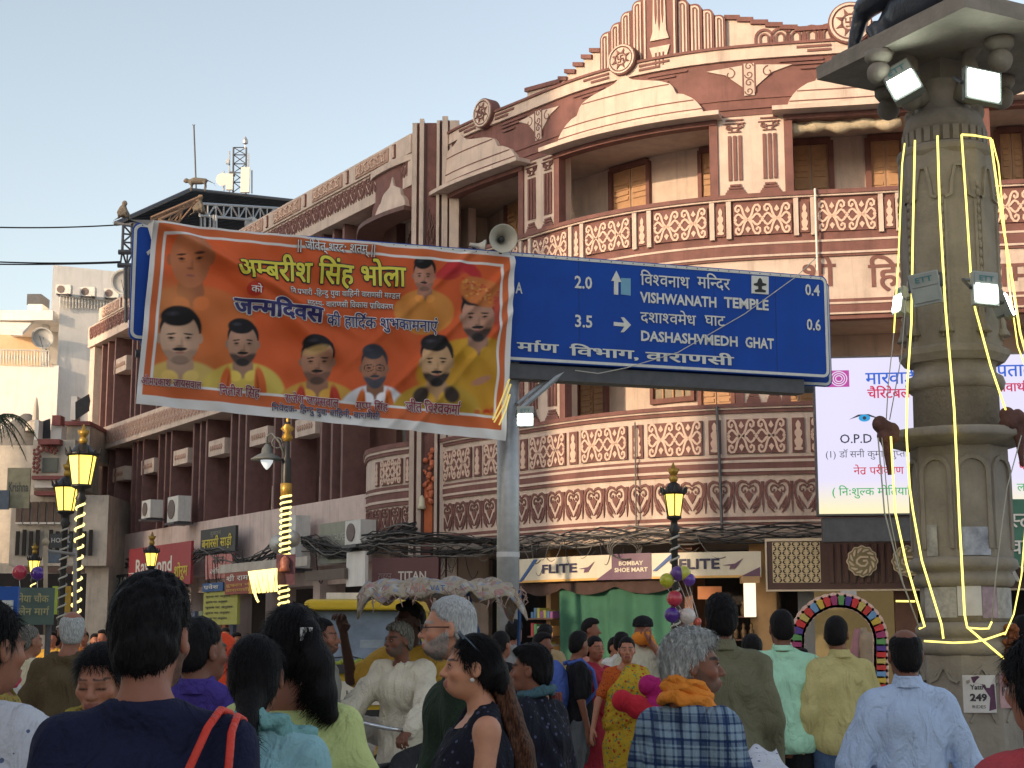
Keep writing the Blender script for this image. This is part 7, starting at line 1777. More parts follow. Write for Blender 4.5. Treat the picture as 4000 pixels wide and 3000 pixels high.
def hairmat(name, c, c2=None):
 if name in MATS: return MATS[name]
 m = mat(name, c, .6, 0, spec=.14); nt, b = nodes_of(m); N, L = nt.nodes, nt.links
 tc = N.new('ShaderNodeTexCoord'); mp = N.new('ShaderNodeMapping'); mp.inputs['Scale'].default_value = (1.4, 1.4, .35); n = N.new('ShaderNodeTexNoise'); n.inputs['Scale'].default_value = 130; n.inputs['Detail'].default_value = 3
 L.new(tc.outputs['Object'], mp.inputs[0]); L.new(mp.outputs[0], n.inputs['Vector']); r = N.new('ShaderNodeValToRGB'); r.color_ramp.elements[0].position = .35; r.color_ramp.elements[1].position = .66
 r.color_ramp.elements[0].color = (*c, 1); r.color_ramp.elements[1].color = (*(c2 or tuple(q*1.8+.001 for q in c)), 1)
 L.new(n.outputs['Fac'], r.inputs[0]); L.new(r.outputs[0], b.inputs['Base Color']); bp = N.new('ShaderNodeBump'); bp.inputs['Strength'].default_value = .8; bp.inputs['Distance'].default_value = .006
 L.new(n.outputs['Fac'], bp.inputs['Height']); L.new(bp.outputs[0], b.inputs['Normal']); return m
HBLK = hairmat('hair_black', (.006, .005, .006)); HGRY = hairmat('hair_grey', (.26, .26, .255), (.56, .56, .55)); HWHT = hairmat('hair_white', (.30, .30, .31), (.54, .54, .54)); HPEP = hairmat('hair_pepper', (.05, .047, .04), (.24, .22, .19)); HBRN = hairmat('hair_brown_ends', (.03, .012, .008), (.14, .06, .035))
def cloth(name, c, rough=.85, var=.12, scale=7, bump=.25, **k):
 if name in MATS: return MATS[name]
 c = tuple(min(.8, q*1.32) for q in c); m = mat(name, c, rough, var, scale, bump=bump, bscale=90, spec=.2, **k); nt, b = nodes_of(m); N, L = nt.nodes, nt.links
 tc = N.new('ShaderNodeTexCoord'); mp = N.new('ShaderNodeMapping'); mp.inputs['Scale'].default_value = (1.3, 1.3, .6); mp.inputs['Rotation'].default_value = (.3, .5, .2)
 n = N.new('ShaderNodeTexNoise'); n.inputs['Scale'].default_value = 7.5; n.inputs['Detail'].default_value = 3.5; n.inputs['Distortion'].default_value = 1.6; L.new(tc.outputs['Object'], mp.inputs[0]); L.new(mp.outputs[0], n.inputs['Vector'])
 bp = N.new('ShaderNodeBump'); bp.inputs['Strength'].default_value = .8; bp.inputs['Distance'].default_value = .05; L.new(n.outputs['Fac'], bp.inputs['Height'])
 if b.inputs['Normal'].links: L.new(bp.outputs[0], b.inputs['Normal'].links[0].from_node.inputs['Normal'])
 else: L.new(bp.outputs[0], b.inputs['Normal'])
 return m
def plaid(name, base, dark, fx=22., fz=22., mid=None):
 m = cloth(name, base); nt, b = nodes_of(m); N, L = nt.nodes, nt.links; tc = N.new('ShaderNodeTexCoord'); sx = N.new('ShaderNodeSeparateXYZ'); L.new(tc.outputs['Object'], sx.inputs[0])
 outs = []
 for ax, f in ((0, fx), (2, fz)):
  for mul, th in ((1., .80), (2.6, .93)):
   mm = N.new('ShaderNodeMath'); mm.operation = 'MULTIPLY'; mm.inputs[1].default_value = f*mul*2*PI; L.new(sx.outputs[ax], mm.inputs[0]); s_ = N.new('ShaderNodeMath'); s_.operation = 'SINE'; L.new(mm.outputs[0], s_.inputs[0])
   g = N.new('ShaderNodeMath'); g.operation = 'GREATER_THAN'; g.inputs[1].default_value = th-.25; L.new(s_.outputs[0], g.inputs[0]); outs.append(g.outputs[0])
 a = outs[0]
 for o in outs[1:]:
  d = N.new('ShaderNodeMath'); d.operation = 'ADD'; L.new(a, d.inputs[0]); L.new(o, d.inputs[1]); a = d.outputs[0]
 dv = N.new('ShaderNodeMath'); dv.operation = 'MULTIPLY'; dv.inputs[1].default_value = .45; dv.use_clamp = True; L.new(a, dv.inputs[0])
 mx = N.new('ShaderNodeMix'); mx.data_type = 'RGBA'; mx.inputs[6].default_value = (*base, 1); mx.inputs[7].default_value = (*dark, 1); L.new(dv.outputs[0], mx.inputs[0]); L.new(mx.outputs[2], b.inputs['Base Color']); return m
def printed(name, base, spots, scale=16., th=.33):
 m = cloth(name, base); nt, b = nodes_of(m); N, L = nt.nodes, nt.links; tc = N.new('ShaderNodeTexCoord'); cur = None
 for k, c in enumerate(spots):
  mp = N.new('ShaderNodeMapping'); mp.inputs['Location'].default_value = (k*1.7, k*.9, k*.4); v = N.new('ShaderNodeTexVoronoi'); v.inputs['Scale'].default_value = scale*(1+.25*k); L.new(tc.outputs['Object'], mp.inputs[0]); L.new(mp.outputs[0], v.inputs['Vector'])
  g = N.new('ShaderNodeMath'); g.operation = 'LESS_THAN'; g.inputs[1].default_value = th; L.new(v.outputs['Distance'], g.inputs[0])
  mx = N.new('ShaderNodeMix'); mx.data_type = 'RGBA'; mx.inputs[7].default_value = (*c, 1); L.new(g.outputs[0], mx.inputs[0])
  if cur is None: mx.inputs[6].default_value = (*base, 1)
  else: L.new(cur, mx.inputs[6])
  cur = mx.outputs[2]
 L.new(cur, b.inputs['Base Color']); return m
NP = [0]
def blades(V, Q, H, rs, ln, n, out_):
 i = rs.randint(0, len(V), n); p = V[i]; nr = p-H; nr /= np.linalg.norm(nr, axis=1)[:, None]; g = np.array([0, .45, -.9])+rs.normal(0, .20, (n, 3)); g -= nr*(g*nr).sum(1)[:, None]; g /= np.linalg.norm(g, axis=1)[:, None]
 d = g+nr*(out_+rs.rand(n)[:, None]*.2); L = (ln*(.5+rs.rand(n)))[:, None]; w = np.cross(g, nr)*.0011; b = p-nr*.002; m = b+d*L*.55; t = b+d*L-np.array([0, 0, 1])*L*.12
 W = np.stack([b-w, b+w, m+w*.8, m-w*.8, t+w*.3, t-w*.3], 1).reshape(-1, 3); k = len(V)+6*np.arange(n); q = np.concatenate([np.stack([k, k+1, k+2, k+3], 1), np.stack([k+3, k+2, k+4, k+5], 1)])
 return np.concatenate([V, W]), np.concatenate([Q, q])
def person(label, px, py, D, h, skin=(.26, .13, .085), yaw=0, pitch=0, w=1., fem=False, hair='short', hm=None, top=None, sleeve='short', hem=.82, loose=.02, bottom=None, bot='trousers', arms=None, legs=None, J=None, fine=None, beard=None, stache=0., brow=1., S=None, base=None, head_s=1., extra=None, tw=0., group=None, lips=None, facefx=True, curl=(.35, .35), neck_cut=1.465, cfold=.009, bun=None, eyes=True):
 NP[0] += 1; seed = NP[0]
 if base is None and J is None and D < 11.5: D = D*1.09
 hd = math.radians(h); fine = fine or (.0055 if D < 7 else (.008 if D < 12 else .012)); hb = .019 if D < 7 else (.018 if D < 12 else .024)
 if S is None: S = Zat(py, D)/1.745
 B = Vector((Xat(px, py, D), D, 0)) if base is None else Vector(base)
 Rh = rotm(hd, 0)
 j = dict(pel=(0, .01, .95), ch=(0, .01, 1.27), nk=(0, .025, 1.484), head=(0, -.005, 1.605), sh=(.138 if fem else .158)*w**.7, shz=1.392, hipx=.09)
 if J: j.update(J)
 pel, ch, nk, H = [arr(j[k]) for k in ('pel', 'ch', 'nk', 'head')]
 off = Rh @ arr((H[0], H[1], 0))*S
 if base is None: B = B - Vector((off[0], off[1], 0))
 shd = {}; tw_ = math.radians(tw)
 for sd in (1, -1): shd[sd] = arr((sd*j['sh']*math.cos(tw_), ch[1]+.01+sd*j['sh']*math.sin(tw_), ch[2]+(j['shz']-1.27)))+arr((ch[0], 0, 0))
 A = {1: ((.222*w, .03, 1.13), (.235*w, -.03, .88)), -1: ((-.222*w, .03, 1.13), (-.235*w, -.03, .88))}
 if arms: A.update(arms)
 Lg = {1: ((.10, -.01, .50), (.11, .02, .08)), -1: ((-.10, -.01, .50), (-.11, .02, .08))}
 if legs: Lg.update(legs)
 pts = [pel, ch, H]+[arr(q) for a in A.values() for q in a]+[arr(q) for a in Lg.values() for q in a]
 lo = np.min(pts, 0)-.26; hi = np.max(pts, 0)+.26; lo[2] = max(lo[2], -.01) if base is None else lo[2]
 Hm = rotm(math.radians(yaw), math.radians(pitch))
 hs = head_s*.93; fz = [(H[0]-.13, H[0]+.13, fine), (H[1]-.15, H[1]+.14, fine), (H[2]-.17, H[2]+.16, fine)]
 mk = lambda fin=True, hb_=hb: Fig(*[axis(lo[i], hi[i], [fz[i]] if fin else [], hb_) for i in range(3)])
 T = lambda p: H + Hm @ (arr(p)*hs)
 root = thing('person', label, 'person', (B.x, B.y, 0), group)
 def out(V): return (Rh @ (V*S).T).T + np.array(B)
 def emit(name, fig, m, parent=root, lab=None):
  V, Q = fig.mesh() if isinstance(fig, Fig) else fig
  if len(V) == 0: return None
  me = bpy.data.meshes.new(name); W = out(V) - np.array(wloc(parent)); me.vertices.add(len(W)); me.vertices.foreach_set('co', W.astype(np.float32).ravel())
  me.loops.add(Q.size); me.loops.foreach_set('vertex_index', Q.astype(np.int32).ravel()); me.polygons.add(len(Q)); me.polygons.foreach_set('loop_start', np.arange(0, Q.size, 4, dtype=np.int32))
  me.update(calc_edges=True); me.shade_smooth(); me.materials.append(m); o = bpy.data.objects.new(name, me); COL.objects.link(o); o.parent = parent
  if lab: o['label'] = lab
  return o, V
 # ---- body
 f = mk()
 f.ell(pel, (.155*w, .115*w, .13), .05); f.ell((pel+ch)/2, (.135*w, .105*w, .16), .05); f.ell(ch, (.155*w, .11, .17), .05)
 for sd in (1, -1):
  f.cap(nk+arr((0, .01, -.022)), shd[sd], .036, .045, .035); e_, wr = arr(A[sd][0]), arr(A[sd][1]); k_ = .85 if fem else 1.
  f.cap(shd[sd], e_, .047*k_*w**.5, .038*k_, .03); f.cap(e_, wr, .038*k_, .025*k_, .015)
  kn, an = arr(Lg[sd][0]), arr(Lg[sd][1]); hp = pel+arr((sd*j['hipx'], 0, -.04)); f.cap(hp, kn, .082*w, .052, .03); f.cap(kn, an, .052, .036, .02); f.cap(an+arr((0, .02, -.035)), an+arr((0, -.14, -.05)), .036, .028, .02)
 f.cap(nk, T((0, .03, -.075)), .044 if fem else .049, .041 if fem else .045, .03)
 g = lambda c, r, k=.02, op='u': f.ell(T(c), arr(r)*hs, k, op, Hm)
 g((0, .012, .035), (.074, .092, .088)); g((0, -.02, -.03), (.062, .072, .085), .03); g((0, -.05, -.082), (.034 if fem else .042, .034, .028), .03)
 if fine < .011 and facefx:
  g((0, -.083, .020), (.050, .012, .012), .018); g((0, -.085, -.065), (.026, .018, .024), .02)
  for s_ in (1, -1): g((s_*.040, -.062, -.024), (.024, .022, .020), .02); g((s_*.031, -.098, .000), (.018, .016, .012), .010, 's')
  f.cap(T((0, -.088, .010)), T((0, -.112, -.028)), .0075*hs, .0125*hs, .010)
  for s_ in (1, -1): g((s_*.0125, -.099, -.032), (.009, .011, .008), .006)
  g((0, -.1005, -.058), (.023, .008, .0052), .005); g((0, -.0985, -.0695), (.019, .0085, .0062), .005)
  for s_ in (1, -1): f.ell(T((s_*.031, -.079, .0)), arr((.0155, .012, .011))*hs, .004, 'u', Hm)
 else: f.cap(T((0, -.088, .010)), T((0, -.112, -.028)), .008*hs, .014*hs, .012)
 for s_ in (1, -1): g((s_*.078, .012, -.005), (.010, .020, .032), .008); g((s_*.086, .004, -.003), (.005, .010, .018), .004, 's')
 V, Q = f.mesh()
 for sd in (1, -1):
  e_, wr = arr(A[sd][0]), arr(A[sd][1]); d = wr-e_; d /= np.linalg.norm(d); hV, hQ = hand_mesh(curl[0 if sd > 0 else 1])
  th = arr(A[sd][2]) if len(A[sd]) > 2 else arr((0, -1, 0)); th = th-d*(th @ d); th /= max(np.linalg.norm(th), 1e-6); z = -d; y = -th; x = np.cross(y, z); M = np.stack([x, y, z], 1)
  hv = hV*(.88 if fem else 1.)*arr((1, 1, 1));
  if sd > 0: hv = hv*arr((-1, 1, 1)); hQ = hQ[:, ::-1]
  Q = np.concatenate([Q, hQ+len(V)]); V = np.concatenate([V, (M @ hv.T).T+wr])
 o, V = emit('body', (V, Q), SKINM)
 p = (Hm.T @ (V-H).T).T/hs; x, y, z = p.T; skin = tuple(arr(skin)*arr((1.32, 1.05, .92))); col = np.tile(arr(skin), (len(V), 1)); rs = np.random.RandomState(seed)
 def paint(mk_, c):
  m_ = np.clip(mk_, 0, 1)[:, None]; col[:] = col*(1-m_)+arr(c)*m_
 hd_ = (np.abs(x) < .12) & (np.abs(y) < .14) & (np.abs(z) < .17)
 fr = hd_ & (y < -.03)
 paint(((z > -.045) & (z < -.015) & fr & (np.abs(x) > .02))*.25, arr(skin)*arr((1.25, .95, .85)))
 paint((fr & (y < -.080) & (np.abs(z+.064) < .0125) & (np.abs(x) < .026))*.8, lips or arr(skin)*arr((.95, .48, .50)))
 if fine < .011:
  for s_ in (1, -1):
   paint((fr & (np.abs(z-.026-.10*np.maximum(0, .03-np.abs(x))) < .0055*brow) & (x*s_ > .010) & (x*s_ < .056))*.85, arr((.012, .009, .008)) if beard is None or sum(beard) < .3 else arr(beard)*.8)
   paint((fr & (np.hypot((x-s_*.031)/.020, (z+.004)/.012) < 1.))*.35, arr(skin)*.5)
 if not eyes:
  for s_ in (1, -1): paint((fr & (np.abs(z+.0065) < .0035) & (np.abs(x-s_*.031) < .017))*.8, (.02, .012, .01))
 if beard is not None:
  bm_ = fr & (z < -.035-.9*np.maximum(0, -y-.085)) & (z > -.14) & ~((np.abs(z+.064) < .010) & (np.abs(x) < .024)) & ((z < -.048) | (np.abs(x) > .040)) & (y < .01)
  bm_ = (bm_ | (hd_ & (y < .0) & (np.abs(x) > .04) & (z > -.10))) & (z < .62*y-.004)
  paint(bm_*(.45+.4*rs.rand(len(V))), beard)
 if stache: paint((fr & (np.abs(z+.050) < .0075) & (np.abs(x) < .030) & (y < -.08))*stache, beard if beard is not None else (.015, .012, .012))
 ca = o.data.color_attributes.new('Col', 'FLOAT_COLOR', 'POINT'); ca.data.foreach_set('color', np.concatenate([np.clip(col, 0, 1), np.ones((len(V), 1))], 1).astype(np.float32).ravel())
 if beard is not None and D < 8 and sum(beard) > .3:
  iv = np.where(bm_)[0]; VB, QB = blades(V[iv], np.zeros((0, 4), int), H, rs, .012, 2600, .35); emit('beard', (VB[len(iv):], QB-len(iv)), HWHT)
 if fine < .0085 and facefx and eyes:
  for s_ in (1, -1):
   c = out((T((s_*.031, -.0790, .0005)))[None])[0]; dv = Rh @ Hm @ arr((0, -1, 0)); r_ = .0118*S*hs
   e = MB(); e.ball(c, r_, 14, 10, (1, 1, .62)); eo = e.build('eye', EYEW, root, True); e = MB(); e.ball(Vector(c)+Vector(dv)*r_*.66, r_*.44, 12, 8); e.build('iris', IRIS, eo, True)
   if fine < .007:
    f2 = [out(T((s_*.031+.0165*math.cos(t), -.0925+.010*abs(math.cos(t))**2, .0035+.0065*math.sin(t)))[None])[0] for t in [PI*q/8 for q in range(9)]]; e = MB(); e.tube([Vector(q) for q in f2], .0016*S, 5); e.build('lash_line', HBLK, root, True)
 # ---- hair
 if hair:
  hf = max(fine, .0055); f = Fig(*[axis(H[i]-(.17 if i < 2 else .24)-(.25 if (bun or hair in ('long', 'veil')) and i == 2 else 0), H[i]+.2, [], hf) for i in range(3)])
  rs_ = np.random.RandomState(seed); am = dict(short=.0016, curly=.0036, long=.0018, tied=.001, bald=.001, crop=.0008, veil=.0, tall=.0024).get(hair, .003)
  gi = {'short': .009, 'crop': .005, 'curly': .013, 'long': .014, 'tied': .006, 'bald': .004, 'tall': .010}.get(hair, .016)
  if hair != 'veil':
   f.ell(T((0, .014, .038)), arr((.074+gi, .092+gi, .088+gi*1.1))*hs, .02, 'u', Hm); f.ell(T((0, .045, -.025)), arr((.066+gi*.6, .062+gi*.5, .07))*hs, .03, 'u', Hm)
   if hair in ('tall', 'short', 'curly') : f.ell(T((0, -.02, .095)), arr((.06, .075, .045 if hair == 'tall' else .032))*hs, .03, 'u', Hm)
   MT = Hm.T
   def loc(X, Y, Z):
    a, b_, c = (X-H[0])/hs, (Y-H[1])/hs, (Z-H[2])/hs; return [MT[i, 0]*a+MT[i, 1]*b_+MT[i, 2]*c for i in range(3)]
   nape = {'crop': -.085, 'long': -.15, 'tied': -.10}.get(hair, -.092)
   def hl(X, Y, Z):
    a, b_, c = loc(X, Y, Z); line = np.where(b_ < .0, .074-(b_+.085)*.15, np.interp(b_, [0, .03, .06, .12], [.04, -.035, nape*.8, nape])); side = np.where((np.abs(a) > .055) & (b_ > -.055), -.03*np.clip((b_+.055)/.03, 0, 1), 0)
    line = np.where((b_ < .015), line+side, line)
    if fem: line = line-.004*(b_ < 0)-.02*(np.abs(a) > .05)
    return (line-c)*.8
   f.cut(hl, .012)
   if hair == 'bald': f.ell(T((0, -.01, .118)), arr((.062, .105, .072))*hs, .02, 's', Hm)
   K = rs_.uniform(-1, 1, (5, 3))*arr((260, 260, 90)); f.noise(lambda X, Y, Z: am*sum(np.sin(K[i, 0]*X+K[i, 1]*Y+K[i, 2]*Z+i*2+1.5*np.sin(22*Z+i)) for i in range(5))*.6)
  if bun:
   for (a, b_, ra, rb) in bun: f.cap(T(a), T(b_), ra*hs, rb*hs, .02)
  V2, Q2 = f.mesh()
  if D < 8.5 and hair != 'veil': V2, Q2 = blades(V2, Q2, H, rs_, {'short': .014, 'curly': .020, 'tall': .012, 'long': .035, 'tied': .03, 'crop': .008, 'bald': .010}.get(hair, .02), 6000 if hair in ('curly', 'tall') else 4200, {'curly': .12, 'tall': .06}.get(hair, .06))
  emit('hair', (V2, Q2), hm or HBLK)
 # ---- clothes
 if top is not None:
  f = mk(False, hb*.85); lo_ = loose
  f.ell(pel+arr((0, 0, .02)), (.165*w+lo_, .122*w+lo_, .15), .06); f.ell((pel+ch)/2, (.142*w+lo_, .112*w+lo_, .18), .06); f.ell(ch+arr((0, 0, .01)), (.152*w+lo_, .112+lo_, .165), .05)
  if hem < .8: f.cap(pel+arr((0, 0, 0)), pel+arr((0, 0, hem-.95+.0)), .155*w+lo_, .165*w+lo_*2, .06)
  if fem: f.ell(ch+arr((0, -.085, -.02)), (.12, .06, .07), .05)
  for sd in (1, -1):
   e_, wr = arr(A[sd][0]), arr(A[sd][1]); k_ = .88 if fem else 1.
   se = shd[sd] if sleeve != 'none' else nk+(shd[sd]-nk)*.70
   f.cap(nk+arr((0, .012, -.022)), se+arr((0, 0, -.002)), .050, .052*w**.3 if sleeve != 'none' else .058, .04)
   if sleeve == 'none': continue
   en = e_ if sleeve == 'long' else shd[sd]+(e_-shd[sd])*(.85 if sleeve == 'short' else .7); f.cap(shd[sd], en, (.052*k_+lo_*.5)*w**.3, .050*k_+lo_*.6, .035)
   if sleeve == 'long': f.cap(e_, wr-(wr-e_)*.04, .048*k_+lo_*.6, .034*k_+lo_*.35, .02)
  f.noise(folds(cfold*(1 if D < 12 else .8), seed))
  tilt = (nk-ch); f.cut(lambda X, Y, Z: np.maximum((hem+.0 if base is None else hem)-Z, -1.) if True else 0, .01)
  nr = .080 if fem else .055
  def nc(X, Y, Z):
   fr_ = np.clip((nk[1]-Y)/.08, 0, 1); return -np.maximum(np.hypot(X-nk[0], (Y-nk[1]-.005)*.95) - nr - .02*fr_*fem, nk[2]+neck_cut-1.465-.012-(.075 if fem else .03)*fr_ - Z)
  f.cut(nc, .010)
  to = emit('top', f, top)
 if bottom is not None:
  f = mk(False, hb)
  if bot == 'trousers':
   f.ell(pel+arr((0, 0, -.0)), (.160*w+.008, .120*w+.008, .12), .05)
   for sd in (1, -1):
    kn, an = arr(Lg[sd][0]), arr(Lg[sd][1]); hp = pel+arr((sd*j['hipx'], 0, -.04)); f.cap(hp, kn, .092*w, .068, .04); f.cap(kn, an+(kn-an)*.06, .068, .058, .02)
  else:
   f.cap(pel+arr((0, 0, .06)), pel+arr((0, 0, -.15)), .15*w, .18*w, .05); f.cap(pel+arr((0, 0, -.15)), ((arr(Lg[1][1])+arr(Lg[-1][1]))/2)*arr((1, 1, 0))+arr((0, 0, .12)), .18*w, .20*w, .05); f.cut(lambda X, Y, Z: .06-Z, .01)
  f.noise(folds(cfold*1.3, seed+50, 3.)); f.cut(lambda X, Y, Z: Z-(pel[2]+.10)); emit('trousers' if bot == 'trousers' else 'skirt', f, bottom)
 shoe = MATS.get('shoe_leather') or mat('shoe_leather', (.04, .028, .02), .5, .1)
 if D < 25:
  f = mk(False, max(hb*.8, .012))
  for sd in (1, -1): an = arr(Lg[sd][1]); f.cap(an+arr((0, .02, -.04)), an+arr((0, -.15, -.052)), .042, .034, .02)
  emit('shoes', f, shoe)
 C = dict(root=root, T=lambda q: Vector(out(T(q)[None])[0]), L=lambda q: Vector(out(arr(q)[None])[0]), emit=emit, mk=mk, nk=nk, ch=ch, pel=pel, shd=shd, H=H, Hm=Hm, S=S, folds=folds, seed=seed, w=w, loose=loose, A=A, hb=hb, Tl=T)
 if extra: extra(C)
 return C
def ringscarf(m, r_=.030, name='scarf', drop=(), wide=.085, z=.0, amp=.006):
 def fn(C):
  f = C['mk'](False, min(C['hb'], .012)); nk = C['nk']
  P_ = [nk+arr((wide*math.sin(t)*1.02, -.005-wide*math.cos(t), .01+z+.022*math.cos(t+PI))) for t in [2*PI*k/12 for k in range(13)]]
  for a, b in zip(P_, P_[1:]): f.cap(a, b, r_, r_, .02)
  for pts in drop:
   for a, b in zip(pts, pts[1:]): f.cap(a, b, r_*1.1, r_*1.1, .03)
  K = arr((60, 60, 140)); f.noise(lambda X, Y, Z: amp*np.sin(110*Z+25*X+20*Y+2*np.sin(15*X))); C['emit'](name, f, m)
 return fn
def collar(m, r_=.058, h_=.024, z0=.012):
 def fn(C):
  nk = C['nk']; g = [axis(nk[i]-.12, nk[i]+.12, [], .006) for i in range(3)]; f = Fig(*g); X, Y, Z = g[0][:, None, None]-nk[0], g[1][None, :, None]-nk[1]-.004, g[2][None, None, :]-nk[2]-z0
  Zs = Z+.18*np.minimum(Y, .03); rr = np.hypot(X, Y*.92); f.F = np.maximum(np.abs(rr-(r_-.30*Zs))-.0055, np.abs(Zs)-h_)-.0015; C['emit']('collar', f, m)
 return fn
def pallu(m, sd=1, band=.11, out_=.026, name='pallu', amp=.005, back=False):
 """cloth band from one shoulder across the torso"""
 def fn(C):
  f = C['mk'](False, min(C['hb'], .016)); w = C['w']; pel, ch, nk = C['pel'], C['ch'], C['nk']; lo_ = C['loose']+out_
  f.ell(pel+arr((0, 0, .02)), (.165*w+lo_, .122*w+lo_, .15), .06); f.ell((pel+ch)/2, (.142*w+lo_, .112*w+lo_, .18), .06); f.ell(ch+arr((0, 0, .02)), (.16*w+lo_, .115+lo_, .17), .05); f.ell(ch+arr((0, -.085, -.02)), (.13, .07, .08), .05)
  f.cap(nk+arr((0, .012, -.035)), C['shd'][sd], .06, .07, .04)
  f.noise(lambda X, Y, Z: amp*np.sin(90*(X*sd*.75+(Z-1.2)*-.66)+3*np.sin(9*Z)))
  c0 = .10*sd; n_ = arr((sd*.78, 0, -.62)) if not back else arr((sd, 0, 0))
  def cutf(X, Y, Z):
   s_ = (X-c0)*(-.80*sd)+(Z-1.36)*(-.60); d = np.abs((X-c0)*.80*-1*sd*-.0 + ((X-c0)*(.62)*sd+(Z-1.36)*(-.78)*-1*-1)*1.)  # distance across the band
   return np.abs((X-c0)*sd*.80 + (Z-1.36)*.0 - (Z-1.38)*.62)-band
  f.cut(cutf, .01); f.cut(lambda X, Y, Z: .88-Z); C['emit'](name, f, m)
 return fn
def backpack(m, m2, side='back', label=None, sc=1.):
 def fn(C):
  L = C['L']; t = thing('backpack', label, 'backpack', C['L']((0, .2, 1.1)))
  b = MB(); y = .22;
  f = Fig(axis(-.25, .25, [], .02), axis(-.05, .45, [], .02), axis(.75, 1.5, [], .02)); f.ell((0, .22, 1.2), arr((.16, .11, .24))*sc, .05); f.ell((0, .27, 1.05), arr((.14, .10, .13))*sc, .04); f.noise(folds(.006, 5)); C['emit']('pack', f, m, t)
  for sd in (1, -1): b.tube([L((sd*.09, .12, 1.44)), L((sd*.11, .0, 1.475)), L((sd*.13, -.10, 1.38)), L((sd*.14, -.13, 1.2)), L((sd*.16, .02, 1.05))], .02, 6)
  b.build('strap', m2, t, True)
 return fn
def chain(*fs):
 def fn(C):
  for g in fs: g(C)
 return fn
# ---------------------------------------------------------------- the crowd
NV = cloth('navy_knit', (.010, .012, .035)); TEALC = cloth('teal_cotton', (.22, .38, .42)); LIME = cloth('lime_cotton', (.44, .48, .20)); DGRN = cloth('dark_green_cloth', (.020, .032, .020)); BLKC = cloth('black_cloth', (.010, .010, .012)); BEIGE = cloth('beige_shirt', (.56, .50, .40), bump=.4); SKYB = cloth('sky_blue_shirt', (.36, .44, .66), .8, .08, 6); MINT = cloth('mint_polo', (.34, .58, .42)); OCHR = cloth('ochre_shirt', (.42, .36, .16), bump=.3); OLIV = cloth('olive_shirt', (.13, .12, .075)); PURP = cloth('purple_shirt', (.055, .035, .20)); BRNC = cloth('khaki_brown_shirt', (.085, .058, .030)); MUST = cloth('mustard_kurta', (.42, .24, .04)); REDC = cloth('red_shirt', (.42, .02, .035)); CRIM = cloth('crimson_sari', (.33, .03, .05), bump=.3); JEAN = cloth('blue_denim', (.05, .08, .15)); GJEAN = cloth('grey_denim', (.10, .11, .12)); WHTC = cloth('white_cotton', (.52, .50, .48)); ORGC = cloth('orange_gamcha', (.62, .20, .03), bump=.3); BPK = cloth('blue_pack', (.06, .10, .32)); GRYC = cloth('grey_cloth', (.2, .2, .2))
PLD = plaid('check_shirt', (.24, .33, .42), (.015, .035, .11), 15, 15); YPR = printed('yellow_print', (.52, .34, .03), [(.42, .05, .02), (.10, .26, .12), (.5, .2, .03)], 22, .26); WPR = printed('white_embroidered', (.58, .58, .64), [(.12, .14, .26)], 26, .16); FLP = printed('floral_dress', (.32, .24, .06), [(.10, .12, .05), (.4, .2, .05)], 24, .28); DKP = printed('dark_print', (.012, .012, .022), [(.08, .08, .14)], 30, .2); YSC = printed('yellow_scarf', (.36, .28, .03), [(.12, .08, .04)], 40, .25); ORD = printed('orange_dots', (.50, .10, .02), [(.12, .02, .02)], 60, .28)
BODYLOW = dict(bottom=GJEAN)
def straps(C):
 t = thing('shoulder_bag', 'coral red bag straps over the navy shirted man\'s right shoulder', 'bag', C['L']((-.16, .17, .95)))
 st = cloth('coral_strap', (.52, .045, .03), .5, .05)
 L = C['L']; b = MB(); b.tube([L((-.09, .165, 1.24)), L((-.118, .168, 1.36)), L((-.145, .135, 1.435)), L((-.155, .06, 1.465)), L((-.16, -.02, 1.455)), L((-.16, -.1, 1.38))], .008, 8); b.build('strap', st, t, True)
 b = MB(); b.tube([L((-.19, .165, 1.24)), L((-.190, .155, 1.36)), L((-.188, .12, 1.425)), L((-.186, .05, 1.452)), L((-.186, -.03, 1.44)), L((-.18, -.1, 1.36))], .008, 8); b.build('strap', st, t, True)
 f = Fig(axis(-.4, .1, [], .02), axis(-.05, .4, [], .02), axis(.7, 1.3, [], .02)); f.ell((-.16, .17, 1.02), (.15, .05, .18), .03); C['emit']('pouch', f, st, t)
person('man in navy shirt with thick black hair seen from behind, largest head at left', 600, 2215, 2.95, 180, (.23, .115, .085), yaw=-8, w=.98, hair='tall', top=NV, sleeve='short', hem=.80, loose=.022, bottom=JEAN, neck_cut=1.475, beard=(.02, .015, .012), cfold=.003, extra=straps)
person('woman with swept back hair looking down, yellow scarf and blue dress', 398, 2480, 4.2, -12, (.36, .19, .135), yaw=8, pitch=13, brow=.6, head_s=.96, eyes=False, fem=True, w=1.0, hair='tied', top=cloth('royal_blue_dress', (.018, .045, .16)), sleeve='long', hem=.45, bottom=WHTC, lips=(.24, .07, .06), extra=chain(ringscarf(YSC, .030, 'dupatta', [[arr((.07, -.10, 1.44)), arr((.06, -.14, 1.25)), arr((.04, -.15, 1.05))]])), bun=[((0, .09, -.03), (0, .12, -.05), .04, .03)])
person('person in white embroidered shawl at the bottom left corner, head out of frame', -50, 2560, 3.5, 150, (.25, .13, .09), fem=True, w=1.3, hair='tied', top=WPR, sleeve='long', hem=.5, loose=.055, bottom=WHTC, arms={1: ((.36, -.02, 1.18), (.45, -.16, 1.0)), -1: ((-.30, .0, 1.15), (-.3, -.15, .95))}, cfold=.010, S=.98)
person('man in khaki brown shirt with grey cropped hair seen from behind at left', 285, 2372, 8.6, 172, (.24, .125, .09), yaw=22, w=1.1, hair='bald', hm=HGRY, top=BRNC, sleeve='long', hem=.78, bottom=BRNC)
